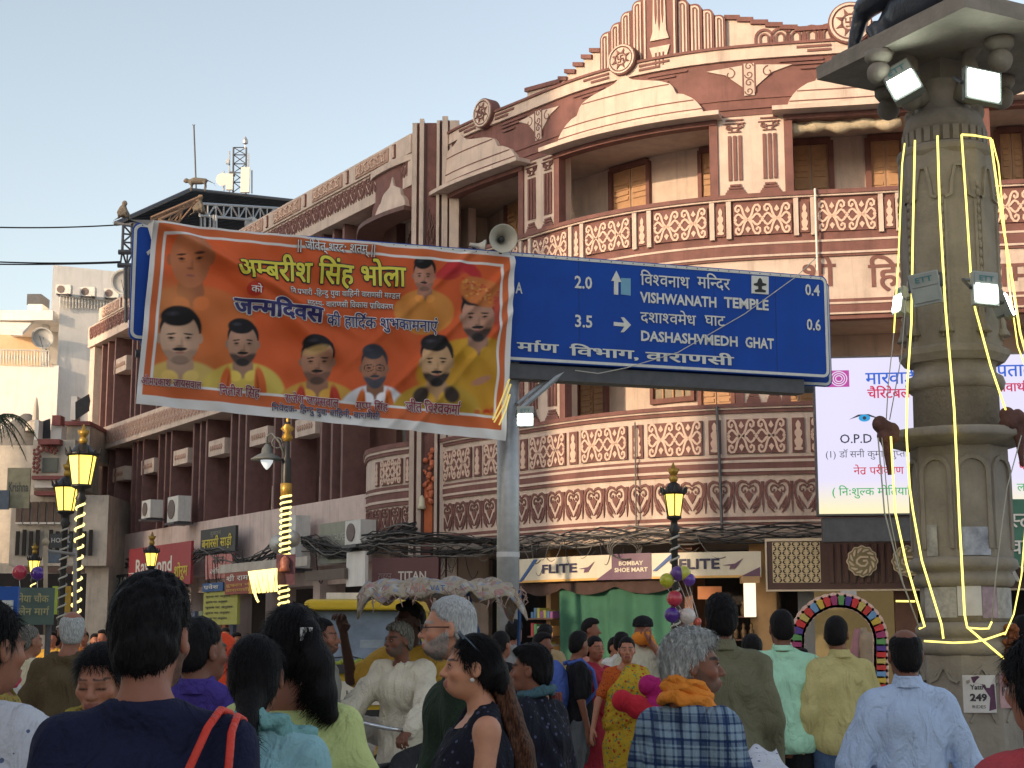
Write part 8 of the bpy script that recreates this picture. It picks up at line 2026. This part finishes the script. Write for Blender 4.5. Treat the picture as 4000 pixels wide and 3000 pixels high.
person('man in purple shirt with thick neck standing beyond the navy shirted man', 790, 2385, 4.9, 172, (.17, .085, .06), yaw=-28, w=1.05, hair='crop', top=PURP, sleeve='short', hem=.8, bottom=JEAN, extra=collar(PURP))
person('woman in teal cotton kurta with a low black ponytail seen from behind', 1005, 2450, 3.9, 176, (.20, .10, .075), fem=True, w=1.08, hair='tied', top=TEALC, sleeve='long', hem=.5, loose=.03, bottom=WHTC, yaw=4, bun=[((0, .09, -.07), (.0, .13, -.12), .045, .030), ((.0, .13, -.12), (.02, .155, -.20), .030, .045), ((.02, .155, -.20), (.06, .15, -.32), .045, .018)],
       extra=chain(ringscarf(cloth('teal_dupatta', (.15, .30, .30), bump=.4), .024, 'dupatta', [[arr((.10, .05, 1.46)), arr((.135, .12, 1.38)), arr((.15, .15, 1.2)), arr((.16, .16, .95))], [arr((-.09, .04, 1.45)), arr((-.15, .0, 1.44)), arr((-.17, -.08, 1.3))]], .085, -.02)))
person('tall woman in lime kurta with side ponytail in a white hair clip, seen from behind', 1150, 2345, 4.15, 176, (.25, .125, .09), fem=True, w=1.08, hair='long', top=LIME, sleeve='long', hem=.45, loose=.028, bottom=LIME, yaw=-4, pitch=6, neck_cut=1.43, bun=[((-.03, .06, .07), (-.07, .09, .05), .05, .03), ((-.07, .09, .05), (-.105, .10, -.05), .03, .048), ((-.105, .10, -.05), (-.12, .09, -.14), .048, .045), ((-.12, .09, -.14), (-.14, .07, -.20), .042, .03)],
       extra=lambda C: one('hair_clip', mat('clip_white', (.6, .6, .6), .35, .1), C['root'], 'obox', C['T']((-.072, .115, .035)), .034, .02, .036))
def specs(C):
 T = C['T']; b = MB(); m = mat('spectacle_frame', (.03, .015, .01), .35, 0)
 for s_ in (1, -1):
  b.tube([T((s_*.033+.022*math.cos(t), -.106, .0+.016*math.sin(t))) for t in [2*PI*k/14 for k in range(15)]], .0016, 5); b.tube([T((s_*.055, -.104, .004)), T((s_*.078, -.06, .006)), T((s_*.084, .01, .006))], .0022, 5)
 b.tube([T((-.011, -.108, .004)), T((.011, -.108, .004))], .0018, 5); b.build('spectacles', m, C['root'], True)
person('grey bearded man in spectacles and dark green shirt in profile facing left', 1755, 2300, 6.0, -92, (.44, .255, .19), yaw=-2, w=1.08, hair='crop', hm=HWHT, top=DGRN, sleeve='long', hem=.75, loose=.028, bottom=BLKC, beard=(.42, .38, .35), stache=.8, extra=specs, J=dict(head=(0, -.035, 1.60)))
def womanblack(C):
 T = C['T']; b = MB()
 b.tube([T((.070, -.04, .105)), T((.035, -.055, .132)), T((-.03, -.055, .132)), T((-.07, -.04, .105))], .006, 6); b.tube([T((.075, .02, .06)), T((.078, -.02, .10)), T((.055, -.05, .125))], .004, 5); b.build('sunglasses', mat('dark_glasses', (.03, .05, .08), .2, 0, spec=.7), C['root'], True)
 b = MB(); b.ball(T((.083, -.002, -.045)), .0085*C['S'], 8, 6); b.build('earring', mat('pearl', (.6, .55, .5), .25, 0), C['root'], True); b = MB(); b.ball(T((-.083, -.002, -.045)), .0085*C['S'], 8, 6); b.build('earring', mat('pearl', (.6, .55, .5), .25, 0), C['root'], True)
 f = C['mk'](False, .011); H = C['H']
 pts = [H+arr((0, .10, -.06)), H+arr((.01, .14, -.16)), H+arr((.02, .17, -.28)), H+arr((.02, .19, -.42)), H+arr((.02, .19, -.55))]
 for a, b_, ra, rb in zip(pts, pts[1:], (.045, .04, .05, .05), (.04, .05, .05, .03)): f.cap(a, b_, ra, rb, .02)
 f.noise(lambda X, Y, Z: .006*np.sin(130*Y+60*X+6*np.sin(9*Z))); C['emit']('loose_hair', f, HBRN)
person('woman in sleeveless black top with long tied hair in profile facing left', 1845, 2452, 4.9, -78, (.45, .26, .185), yaw=-8, pitch=-2, fem=True, w=1.12, hair='tied', top=DKP, sleeve='none', hem=.5, loose=.022, bottom=BLKC, lips=(.33, .10, .09), arms={1: ((.215, -.01, 1.12), (.15, -.20, 1.02), (0, 0, 1)), -1: ((-.21, -.01, 1.12), (-.10, -.22, 1.02), (0, 0, 1))}, curl=(.9, .9), extra=womanblack, bun=[((0, .085, -.02), (0, .115, -.07), .06, .04)], neck_cut=1.45)
person('person in dark printed jacket behind the woman in black', 2075, 2500, 6.4, -120, (.2, .1, .07), yaw=10, w=1.05, hair='short', top=DKP, sleeve='long', hem=.6, loose=.05, bottom=BLKC, extra=ringscarf(cloth('teal_trim', (.05, .1, .12)), .02, 'collar_trim', [], .075))
person('grey haired man in blue checked shirt with an orange scarf in profile facing right', 2700, 2436, 4.7, 128, (.17, .085, .06), yaw=-32, w=1.05, hair='curly', hm=HGRY, top=PLD, sleeve='long', hem=.78, loose=.026, bottom=GJEAN, beard=(.09, .065, .05), stache=.4, extra=chain(ringscarf(ORGC, .021, 'gamcha', [[arr((.05, -.10, 1.45)), arr((.06, -.15, 1.3))]], .078, -.012), ringscarf(ORGC, .018, 'gamcha', [], .068, .018), ringscarf(ORGC, .014, 'gamcha', [], .064, .042)), arms={1: ((.25, .02, 1.13), (.22, -.15, .98)), -1: ((-.25, .0, 1.13), (-.22, -.16, .98))})
person('man in olive shirt with bushy black hair seen from behind', 2815, 2310, 7.5, 178, (.13, .065, .045), w=1.02, hair='tall', top=OLIV, sleeve='long', hem=.76, loose=.032, bottom=BLKC, extra=collar(OLIV), cfold=.008)
def bracelet(C):
 wr = arr(C['A'][1][1]); b = MB(); b.tube([C['L'](wr+arr((.034*math.cos(t), .034*math.sin(t), .03))) for t in [2*PI*k/12 for k in range(13)]], .004, 5); b.build('bracelet', mat('pale_metal', (.6, .6, .6), .3, 0), C['root'], True)
person('man in mint green polo shirt seen from behind', 3050, 2367, 9.3, 177, (.15, .075, .05), w=1.08, hair='crop', top=MINT, sleeve='short', hem=.86, loose=.03, bottom=BLKC, yaw=6, cfold=.010, extra=chain(bracelet, collar(MINT, .056, .016)), arms={1: ((.24, .03, 1.13), (.26, -.04, .88))})
person('man in ochre shirt and jeans turned to the left beside the mint shirt', 3265, 2392, 9.3, -160, (.19, .095, .065), yaw=-38, w=1.12, hair='crop', top=OCHR, sleeve='long', hem=.84, loose=.03, bottom=JEAN, beard=(.02, .015, .013), cfold=.008, extra=collar(OCHR))
person('balding man in sky blue shirt seen from behind near the pillar', 3530, 2437, 6.3, 180, (.15, .075, .055), w=.94, hair='bald', top=SKYB, sleeve='long', hem=.8, loose=.034, bottom=GJEAN, cfold=.009, extra=collar(SKYB), arms={1: ((.26, .03, 1.12), (.27, -.03, .86)), -1: ((-.26, .03, 1.12), (-.27, -.03, .86))})
def phone(C):
 wr = arr(C['A'][-1][1]); t = thing('phone', 'dark phone held up by the dark haired person at the right edge', 'phone', C['L'](wr)); one('handset', mat('phone_black', (.02, .02, .025), .3, 0), t, 'obox', C['L'](wr+arr((0, -.03, .10))), .075, .012, .15)
person('dark haired person holding a phone cut off by the right edge', 4060, 2540, 3.2, 190, (.36, .2, .15), hair='long', fem=True, w=1.0, top=cloth('red_blouse', (.35, .05, .06)), sleeve='long', hem=.7, bottom=BLKC, S=.93, arms={-1: ((-.25, -.02, 1.12), (-.16, -.20, 1.22), (1, 0, 0)), 1: ((.25, .0, 1.12), (.2, -.2, 1.15), (-1, 0, 0))}, extra=phone, curl=(.8, .8))
person('woman in crimson sari with a red hair parting walking towards the camera', 2325, 2475, 14., 18, (.30, .155, .11), yaw=14, fem=True, w=.98, hair='tied', top=cloth('crimson_blouse', (.28, .02, .04)), sleeve='half', hem=.95, loose=.012, bottom=CRIM, bot='skirt', extra=pallu(CRIM, -1, .15, .03), arms={1: ((.22, -.02, 1.16), (.12, -.18, 1.10)), -1: ((-.23, .02, 1.14), (-.25, -.04, .90))}, lips=(.28, .04, .04), legs={1: ((.08, -.02, .5), (.10, .02, .08)), -1: ((-.08, -.06, .5), (-.09, -.10, .08))}, bun=[((0, .08, 0), (0, .12, -.04), .05, .04)], fine=.008)
person('woman in yellow printed sari carrying a pink bundle', 2448, 2478, 13.4, 10, (.34, .185, .13), yaw=-10, fem=True, w=1.12, hair='tied', top=ORD, sleeve='half', hem=.95, loose=.014, bottom=YPR, bot='skirt', extra=pallu(YPR, 1, .15, .03), arms={-1: ((-.27, .0, 1.15), (-.33, -.06, .92)), 1: ((.27, -.02, 1.14), (.14, -.22, 1.05))}, lips=(.25, .05, .05), fine=.008, bun=[((0, .08, 0), (0, .12, -.04), .05, .04)])
def bundle(px, py, D, pts, m, label, nm='bundle'):
 b = MB(); c = P(px, py, D)
 for x, y, z, r_ in pts: b.ball(c+Vector((x, y, z)), r_, 12, 9)
 for (a, q) in zip(pts, pts[1:]): b.tube([c+Vector(a[:3]), c+Vector(q[:3])], [a[3]*.85, q[3]*.85], 10)
 o = b.build(nm, m, None, True); md = o.modifiers.new('r', 'REMESH'); md.mode = 'VOXEL'; md.voxel_size = .014; md.use_smooth_shade = True; sm = o.modifiers.new('s', 'SMOOTH'); sm.iterations = 4; tag(o, label, 'bundle'); return o
bundle(2545, 2718, 13.0, [(-.02, 0, .08, .09), (.08, 0, .06, .09), (.10, -.05, -.07, .075), (.0, -.05, -.08, .07)], cloth('magenta_plush', (.33, .015, .12)), 'magenta bundle in the arms of the woman in yellow'); bundle(2480, 2752, 12.9, [(-.10, 0, .03, .09), (.02, 0, -.02, .10), (.10, 0, -.06, .07)], REDC, 'red bundle hanging below the magenta one')
person('student in red shirt with a backpack reaching forward', 2120, 2463, 14.4, 75, (.17, .085, .06), yaw=-15, hair='short', w=.92, top=REDC, sleeve='long', hem=.86, bottom=GJEAN, arms={-1: ((-.20, -.16, 1.16), (-.12, -.42, 1.16)), 1: ((.2, -.12, 1.14), (.12, -.38, 1.12))}, extra=backpack(BLKC, BLKC, label='dark backpack on the student in red shirt'))
person('student in black shirt and grey jeans with a blue backpack', 2262, 2458, 13.8, 100, (.19, .095, .065), yaw=30, hair='short', w=.95, top=BLKC, sleeve='short', hem=.88, bottom=GJEAN, extra=backpack(BPK, BPK, label='large blue backpack on the student in black shirt', sc=1.15), legs={1: ((.12, -.14, .5), (.12, -.06, .08)), -1: ((-.10, .06, .5), (-.10, .30, .1))})
def capf(C):
 T = C['T']; b = MB(); k = [T((0, .012, .06))]; M3 = Matrix([list(r_) for r_ in (rotm(R(-8), 0) @ C['Hm'])]); b.lathe(T((0, .012, .045)), [(.098, -.01), (.10, .02), (.09, .06), (.05, .09), (.005, .10)], 18); b.tube([T((-.05, -.08, .05)), T((-.03, -.13, .045)), T((.03, -.13, .045)), T((.05, -.08, .05))], .012, 6); b.build('cap', BLKC, C['root'], True)
 f = C['mk'](False, .014); f.ell(C['Tl']((0, -.06, -.07)), (.09, .07, .065), .03); f.cap(C['Tl']((.06, -.05, -.06)), C['Tl']((.13, .0, -.2)), .04, .03, .03); f.noise(folds(.007, 3)); C['emit']('face_cloth', f, ORGC)
person('man in black cap pressing an orange cloth to his face', 2510, 2402, 15.2, -5, (.22, .11, .08), yaw=-8, hair='crop', w=1.08, top=cloth('cream_shirt', (.42, .40, .32)), sleeve='short', hem=.8, bottom=GJEAN, arms={-1: ((-.27, -.02, 1.15), (-.26, -.04, .90)), 1: ((.24, -.12, 1.24), (.07, -.16, 1.50))}, extra=capf, curl=(.9, .4))
person('man with quiffed hair looking right in front of the green cloth', 2308, 2410, 17.5, 70, (.19, .095, .065), hair='tall', top=cloth('salmon_kurta', (.45, .2, .16)), bottom=WHTC, hem=.5, sleeve='long', facefx=False)
person('person in yellow top half hidden between the sari women and green cloth', 2405, 2482, 17., 40, (.3, .16, .11), hair='short', top=cloth('yellow_top', (.5, .38, .08)), bottom=JEAN, sleeve='short', facefx=False)
person('man in white shirt with dark wavy hair between the sari women', 2428, 2462, 16., 150, (.2, .1, .07), hair='short', top=WHTC, bottom=JEAN, facefx=False)
person('person with dark hair and tan shirt behind the student in red', 2130, 2432, 17., 160, (.2, .1, .07), hair='curly', top=cloth('tan_shirt', (.3, .22, .12)), bottom=JEAN, facefx=False)
person('man with dark hair under the canopy edge left of the student in red', 2010, 2415, 16., 150, (.2, .1, .07), hair='curly', top=GRYC, bottom=JEAN, facefx=False)
person('woman with a pink hair tie beside the canopy pole', 1960, 2455, 13., 140, (.25, .13, .09), fem=True, hair='tied', top=BLKC, bottom=JEAN, facefx=False, extra=lambda C: one('hair_tie', mat('pink_tie', (.5, .15, .25), .6, 0), C['root'], 'ball', C['T']((0, .11, -.01)), .03))
person('boy with dark hair standing in the arch beside the cloth tabs', 3132, 2498, 17.5, 15, (.3, .16, .11), hair='short', top=REDC, bottom=JEAN, w=.8, S=.86, facefx=False)
person('person with black hair between the olive and mint shirted men', 2935, 2470, 11.5, 175, (.2, .1, .07), hair='long', fem=True, top=BLKC, bottom=BLKC, facefx=False)
person('man at far right edge in red beyond the garland', 3995, 2395, 12.4, 170, (.2, .1, .07), hair='short', top=cloth('brick_red_shirt', (.3, .07, .05)), bottom=BLKC, facefx=False)
person('old man in cream kurta with a white cloth over his shoulder seen from behind', 118, 2432, 11.5, 150, (.24, .13, .09), yaw=-10, hair='crop', hm=HPEP, top=cloth('cream_kurta', (.52, .44, .30)), sleeve='long', hem=.55, loose=.035, bottom=WHTC, extra=pallu(WHTC, 1, .10, .02, 'shoulder_cloth'), w=1.05, arms={1: ((.27, -.02, 1.15), (.25, -.25, 1.0))})
person('person in a floral dress with a dark cap at the left edge', 20, 2452, 7.2, 100, (.25, .13, .09), yaw=-30, fem=True, hair='short', top=FLP, sleeve='long', hem=.5, bottom=cloth('dark_teal_cloth', (.02, .05, .07)), extra=ringscarf(cloth('pink_cloth', (.42, .05, .09)), .028, 'scarf'))
person('woman in an orange veil seen from behind beside the purple shirt', 872, 2470, 11., 178, (.3, .16, .11), fem=True, hair='tied', top=cloth('vermilion_veil', (.60, .06, .02), bump=.5), sleeve='long', hem=.4, bottom=REDC, bot='skirt', loose=.04, extra=lambda C: (lambda f: (f.ell(C['Tl']((0, .015, .03)), (.10, .118, .115), .03), f.cap(C['Tl']((0, .04, -.03)), C['nk']+arr((0, .07, -.18)), .10, .17, .05), f.noise(folds(.007, 9, .5)), C['emit']('veil', f, MATS['vermilion_veil'])))(C['mk'](False, .014)))
person('man with a moustache in front of the van windscreen facing right', 1262, 2400, 9.0, 78, (.24, .125, .09), yaw=8, hair='crop', top=cloth('grey_shirt', (.25, .24, .22)), bottom=JEAN, stache=.9, beard=(.03, .025, .02), w=1.02)
for k, (px, py, D, m_, hh, lb) in enumerate(((880, 2448, 24, WHTC, 20, 'small distant person in white below the yellow notice'), (1100, 2462, 20, GRYC, 160, 'distant dark haired person left of the white clip'), (330, 2462, 26, ORGC, 10, 'distant person in orange beyond the khaki shirt'), (372, 2470, 25, JEAN, 30, 'distant person in blue left of the scarf woman'), (402, 2455, 24, REDC, -20, 'distant person in red behind the scarf woman'), (432, 2468, 27, WHTC, 170, 'distant person in white near the navy shirted man'), (70, 2470, 22, TEALC, 60, 'distant person in teal under the blue board'), (205, 2462, 24, MUST, 0, 'distant person in mustard behind the kurta man'), (230, 2475, 26, PURP, 150, 'distant person in purple beside the grey pipe'), (925, 2465, 22, BEIGE, 40, 'distant person in beige beside the orange veil'))):
 person(lb, px, py, D, hh, (.25, .13, .09), hair='short', top=m_, bottom=JEAN, facefx=False, fine=.018, group='distant people in the street')
b = MB(); n_ = 16; c0, c1_, c2_, c3 = P(2905, 3060, 5.4), P(3120, 3080, 5.6), P(3030, 2912, 5.9), P(2895, 2935, 5.8)
for j_ in range(n_+1):
 for i in range(n_+1):
  u, v = i/n_, j_/n_; q = (c0*(1-u)+c1_*u)*(1-v)+(c3*(1-u)+c2_*u)*v; b.v.append(tuple(q+Vector((0, .02*math.sin(9*u+3*v), .018*math.sin(7*u+5*v)))))
for j_ in range(n_):
 for i in range(n_): a = j_*(n_+1)+i; b.f.append((a, a+1, a+n_+2, a+n_+1))
o = b.build('folded_cloth', WPR, None, True); sm = o.modifiers.new('s', 'SOLIDIFY'); sm.thickness = .01; tag(o, 'white printed cloth carried low beside the checked shirt at the bottom', 'cloth')
# ---------------------------------------------------------------- cycle rickshaw with driver and passenger
dirv = Vector((-.62, -.78, 0)).normalized(); sdv = Vector((-dirv.y, dirv.x, 0)); RO = Vector((Xat(1585, 2500, 9.9), 9.9, 0))
def rk(a, b_, z): return RO + dirv*a + sdv*b_ + Vector((0, 0, z))
RK = thing('cycle_rickshaw', 'cycle rickshaw with a tattered patchwork canopy on blue poles', 'rickshaw', RO)
def wheel(c, ax, r_, par):
 M = Matrix((dirv, ax, (0, 0, 1))).transposed(); b = MB(); b.tube([c+dirv*r_*math.cos(t)+Vector((0, 0, r_*math.sin(t))) for t in [2*PI*k/28 for k in range(29)]], .022, 8, False); o = b.build('tyre', mat('rubber', (.02, .02, .02), .8, .1), par, True)
 b = MB()
 for k in range(18): t = 2*PI*k/18; b.tube([c, c+dirv*r_*math.cos(t)+Vector((0, 0, r_*math.sin(t)))], .0025, 4)
 b.tube([c-ax*.05, c+ax*.05], .025, 8); b.build('spokes', METGR, par, kind='stuff')
wheel(rk(.75, 0, .34), sdv, .33, RK); wheel(rk(-.75, .42, .34), sdv, .33, RK); wheel(rk(-.75, -.42, .34), sdv, .33, RK)
b = MB(); b.tube([rk(.75, .05, .34), rk(.62, .05, .80), rk(.55, 0, 1.0)], .016, 6); b.tube([rk(.75, -.05, .34), rk(.62, -.05, .80), rk(.55, 0, 1.0)], .016, 6); b.tube([rk(.55, 0, .9), rk(.05, 0, .45), rk(-.75, 0, .42)], .022, 6); b.tube([rk(.56, 0, .82), rk(-.1, 0, .85)], .02, 6); b.tube([rk(-.1, 0, .9), rk(.05, 0, .34)], .02, 6); b.tube([rk(-.75, -.45, .34), rk(-.75, .45, .34)], .02, 6); b.build('frame', METDK, RK, True)
b = MB(); b.tube([rk(.55, 0, 1.0), rk(.56, 0, 1.08), rk(.60, .18, 1.12), rk(.46, .30, 1.08), rk(.30, .31, 1.06)], .013, 6); b.tube([rk(.56, 0, 1.08), rk(.60, -.18, 1.12), rk(.46, -.30, 1.08), rk(.30, -.31, 1.06)], .013, 6); b.build('handlebar', mat('chrome', (.6, .6, .62), .2, 0, metal=.8), RK, True)
b = MB(); b.ball(rk(-.1, 0, .93), .12, 12, 8, (1, 1, .4)); b.build('saddle', BLKM, RK, True)
b = MB(); M = Matrix((dirv, sdv, (0, 0, 1))).transposed(); b.obox(rk(-.75, 0, .72), .5, .85, .16, M); b.obox(rk(-1.0, 0, 1.0), .08, .85, .5, M); b.build('passenger_seat', cloth('maroon_rexine', (.12, .02, .02), .4), RK)
b = MB(); b.obox(rk(-.35, 0, .42), .5, .7, .03, M); b.build('footboard', METDK, RK)
BLP = mat('blue_pole_paint', (.02, .07, .2), .5, .2, 20)
czt = Zat(2262, 10.2)
for a, s_ in ((-1.0, .25), (-1.0, -.9), (-.42, .3), (-.42, -.9)): one('canopy_pole', BLP, RK, 'tube', [rk(-.95, s_*.42, .7), rk(a, s_*.44, czt-.06)], .014, 6)
def canopy():
 q0 = P(1395, 2330, 9.7); q1 = P(2062, 2290, 9.8); nx_, ny_ = 70, 30; b = MB(); rg = np.random.RandomState(4)
 ux = (q1-q0); ux.z = 0; Lx = ux.length; ux.normalize(); uy = Vector((-ux.y, ux.x, 0)); zt = Zat(2248, 10.3)
 for j_ in range(ny_+1):
  for i in range(nx_+1):
   u, v = i/nx_, j_/ny_; s_ = v*2-1; prof_ = (1-abs(s_)**2.5); up = .055*prof_ + .02*math.sin(PI*u)
   front = max(0, 1-u/.07); back = max(0, (u-.93)/.07)
   z = zt-.11 + up - .10*front**1.5 - .14*back + .014*math.sin(31*u+5*v)+.010*math.sin(57*u+11*v+2)+.008*math.sin(23*v+40*u)
   if abs(s_) > .8: z -= (abs(s_)-.8)*(.24+.03*math.sin(9*u)+.02*math.sin(61*u))
   b.v.append(tuple(Vector((q0.x, q0.y, 0))+ux*(Lx*u)+uy*((.47)*s_+.45)+Vector((0, 0, z))))
 for j_ in range(ny_):
  for i in range(nx_): a = j_*(nx_+1)+i; b.f.append((a, a+1, a+nx_+2, a+nx_+1))
 m = printed('patchwork_tarp', (.42, .35, .27), [(.42, .24, .22), (.46, .43, .40), (.28, .30, .38), (.33, .27, .2)], 9., .30); o = b.build('canopy', m, RK, True); sm = o.modifiers.new('s', 'SOLIDIFY'); sm.thickness = .012
 b = MB()
 for k in range(70):
  u = rg.rand(); p = Vector((q0.x, q0.y, 0))+ux*(Lx*(u if k < 60 else 1.0))+uy*(-.02 if k < 60 else rg.rand()*.95)+Vector((0, 0, zt-.13+rg.uniform(-.06, .05))); b.tube([p, p+Vector((rg.uniform(-.02, .03), rg.uniform(-.02, .01), -rg.uniform(.01, .03))), p+Vector((rg.uniform(-.03, .03), -.01, -rg.uniform(.03, .07)))], [.005, .004, .002], 4)
 b.build('frayed_fringe', cloth('frayed_rag', (.30, .20, .17)), RK, kind='stuff')
 b = MB(); w_ = mat('print_blue_faded', (.1, .17, .36), .7, .2); w2 = mat('print_pink_faded', (.5, .25, .2), .7, .2); p0 = P(1600, 2315, 9.62)
 put_text(b, 'ASIA', lambda x, y: P(1600, 2312, 9.70)+ux*x+Vector((0, -.0, y)), 0, 0, .05, .10, .02); b.build('tarp_lettering', w2, RK); b = MB(); put_text(b, 'VAT', lambda x, y: P(1680, 2312, 9.74)+ux*x+Vector((0, 0, y)), 0, 0, .04, .09, .01); b.build('tarp_lettering', w_, RK)
canopy()
hdr = math.degrees(math.atan2(dirv.x, -dirv.y)); SIT = dict(pel=(0, .05, 1.02), ch=(0, -.04, 1.32), nk=(0, -.06, 1.49), head=(0, -.10, 1.635), shz=1.395)
S_ = Zat(2400, 9.9)/1.80
person('thin rickshaw driver in crumpled beige shirt with grey hair gripping the handlebar', 1558, 2400, 9.9, hdr+8, (.14, .07, .048), yaw=-20, w=.92, hair='curly', hm=HPEP, top=BEIGE, sleeve='long', hem=.78, loose=.05, cfold=.013, bottom=cloth('dark_grey_trousers', (.03, .03, .035)), beard=(.10, .08, .065), stache=.5, J=SIT, S=S_, head_s=.94, arms={1: ((.30, -.22, 1.22), (.33, -.46, 1.10), (-1, 0, 0)), -1: ((-.30, -.16, 1.22), (-.32, -.44, 1.10), (1, 0, 0))}, legs={1: ((.12, -.36, .78), (.11, -.20, .36)), -1: ((-.12, -.30, .66), (-.11, -.16, .22))}, curl=(1.0, 1.0), fine=.0062)
pb = rk(-.72, .0, 0); SITP = dict(pel=(0, .05, .92), ch=(0, .02, 1.22), nk=(0, .02, 1.40), head=(0, -.01, 1.555), shz=1.40)
Pq = person('passenger in mustard kurta raising an arm to hold the rickshaw canopy', 1600, 2330, 10.5, hdr+14, (.045, .024, .018), yaw=-25, w=1.0, hair='short', top=MUST, sleeve='short', hem=.75, loose=.035, bottom=WHTC, J=SITP, S=(Zat(2335, 10.55)/1.70), arms={-1: ((-.27, -.22, 1.22), (-.25, -.36, 1.50), (1, 0, 0)), 1: ((.28, -.12, 1.12), (.20, -.36, 1.0))}, legs={1: ((.14, -.45, .95), (.13, -.50, .48)), -1: ((-.16, -.48, .98), (-.2, -.60, .48))}, curl=(.6, 1.1))
# ---------------------------------------------------------------- yellow van
VD = 20.; vc = Vector((Xat(1405, 2450, VD), VD, 0)); VN = thing('yellow_van', 'yellow and white tempo van with a wide windscreen facing the crowd', 'van', vc)
VY = mat('van_yellow', (.68, .46, .02), .35, .08, 4, spec=.5); VW = mat('van_white', (.62, .58, .48), .4, .1, 4); VG = mat('windscreen_glass', (.20, .25, .32), .2, .3, 3, spec=.8); hw = .78; zr = Zat(2338, VD)
vf = lambda x, z, o=0.: Vector((vc.x+x, VD-o, z))
def vloft(name, secs, m):
 b = MB(); n_ = len(secs[0]); V = [p for s_ in secs for p in s_]; F = [(i*n_+k, i*n_+(k+1) % n_, (i+1)*n_+(k+1) % n_, (i+1)*n_+k) for i in range(len(secs)-1) for k in range(n_)]+[tuple(range(n_))[::-1], tuple((len(secs)-1)*n_+k for k in range(n_))]; b.add(V, F); o = b.build(name, m, VN); md = o.modifiers.new('b', 'BEVEL'); md.width = .03; md.segments = 2; return o
def sec(y, z0_, z1_, w_, wt): return [Vector((vc.x-w_, y, z0_)), Vector((vc.x+w_, y, z0_)), Vector((vc.x+wt, y, z1_)), Vector((vc.x-wt, y, z1_))]
vloft('cab', [sec(VD-.30, .35, 1.18, hw, hw-.02), sec(VD, .35, 1.25, hw, hw-.02), sec(VD+.35, .35, zr-.12, hw, hw-.06), sec(VD+2.6, .35, zr-.10, hw, hw-.06)], VY)
vloft('roof', [sec(VD+.12, zr-.14, zr-.02, hw-.03, hw-.08), sec(VD+.3, zr-.14, zr, hw-.03, hw-.10), sec(VD+2.6, zr-.14, zr+.02, hw-.03, hw-.1)], VY)
zw0, zw1 = 1.30, zr-.15
b = MB(); b.add([vf(-hw+.06, zw0, .03), vf(hw-.06, zw0, .03), vf(hw-.12, zw1, -.30), vf(-hw+.12, zw1, -.30)], [(0, 1, 2, 3)]); b.add([vf(-hw+.06, zw0, .0), vf(hw-.06, zw0, .0), vf(hw-.12, zw1, -.33), vf(-hw+.12, zw1, -.33)], [(3, 2, 1, 0)]); ws = b.build('windscreen', VG, VN)
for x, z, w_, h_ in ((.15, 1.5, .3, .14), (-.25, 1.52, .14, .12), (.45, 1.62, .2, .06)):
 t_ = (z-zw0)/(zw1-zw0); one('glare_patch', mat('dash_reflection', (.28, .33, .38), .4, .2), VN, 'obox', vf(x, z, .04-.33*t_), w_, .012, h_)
e = MB(); e.tube([vf(-.5, zw0+.03, .06), vf(-.1, zw0+.07, .04), vf(.1, zw0+.02, .06)], .008, 5); e.tube([vf(.1, zw0+.03, .06), vf(.5, zw0+.09, .04)], .008, 5); e.build('wiper', BLKM, VN)
e = MB()
for k in range(40): e.ball(vf(-.6+.03*k, zw0+.0+.02*math.sin(k), .05), .028, 6, 4)
e.build('dashboard_garland', mat('lime_garland', (.35, .42, .08), .8, .3), VN)
one('cowl', mat('cowl_black', (.03, .03, .035), .5, .1), VN, 'obox', vf(0, 1.22, .28), hw*2-.06, .3, .1)
one('front_band', VW, VN, 'obox', vf(0, .93, .33), hw*2-.04, .06, .28); one('grille', BLKM, VN, 'obox', vf(0, .66, .32), .7, .05, .14); one('bumper', mat('bumper_grey', (.25, .25, .25), .5, .1), VN, 'obox', vf(0, .42, .36), hw*2, .14, .16)
for sg in (-1, 1):
 o = one('headlight', mat('headlight_glass', (.55, .55, .5), .15, 0, spec=.7), VN, 'lathe', vf(sg*.56, .68, .33), [(.10, 0), (.10, .03), (.06, .05)], 16, ax=Matrix.Rotation(R(90), 3, 'X')); one('wheel', mat('rubber', (0, 0, 0)), VN, 'lathe', Vector((vc.x+sg*.66, VD+.35, .32)), [(.32, -.09), (.32, .09)], 22, ax=Matrix.Rotation(R(90), 3, 'Y'))
 one('mirror', BLKM, VN, 'obox', vf(sg*.86, 1.5, .12), .1, .06, .2)
e = MB(); put_text(e, 'UP 65', lambda x, y: vf(x, y, .365), -.12, .89, .07, None, .01); e.build('lettering', BK, VN)
one('white_cabinet', WHITEW, VN, 'obox', Vector((vc.x-.1, VD+3.2, zr-.1)), 1.3, .8, .5)
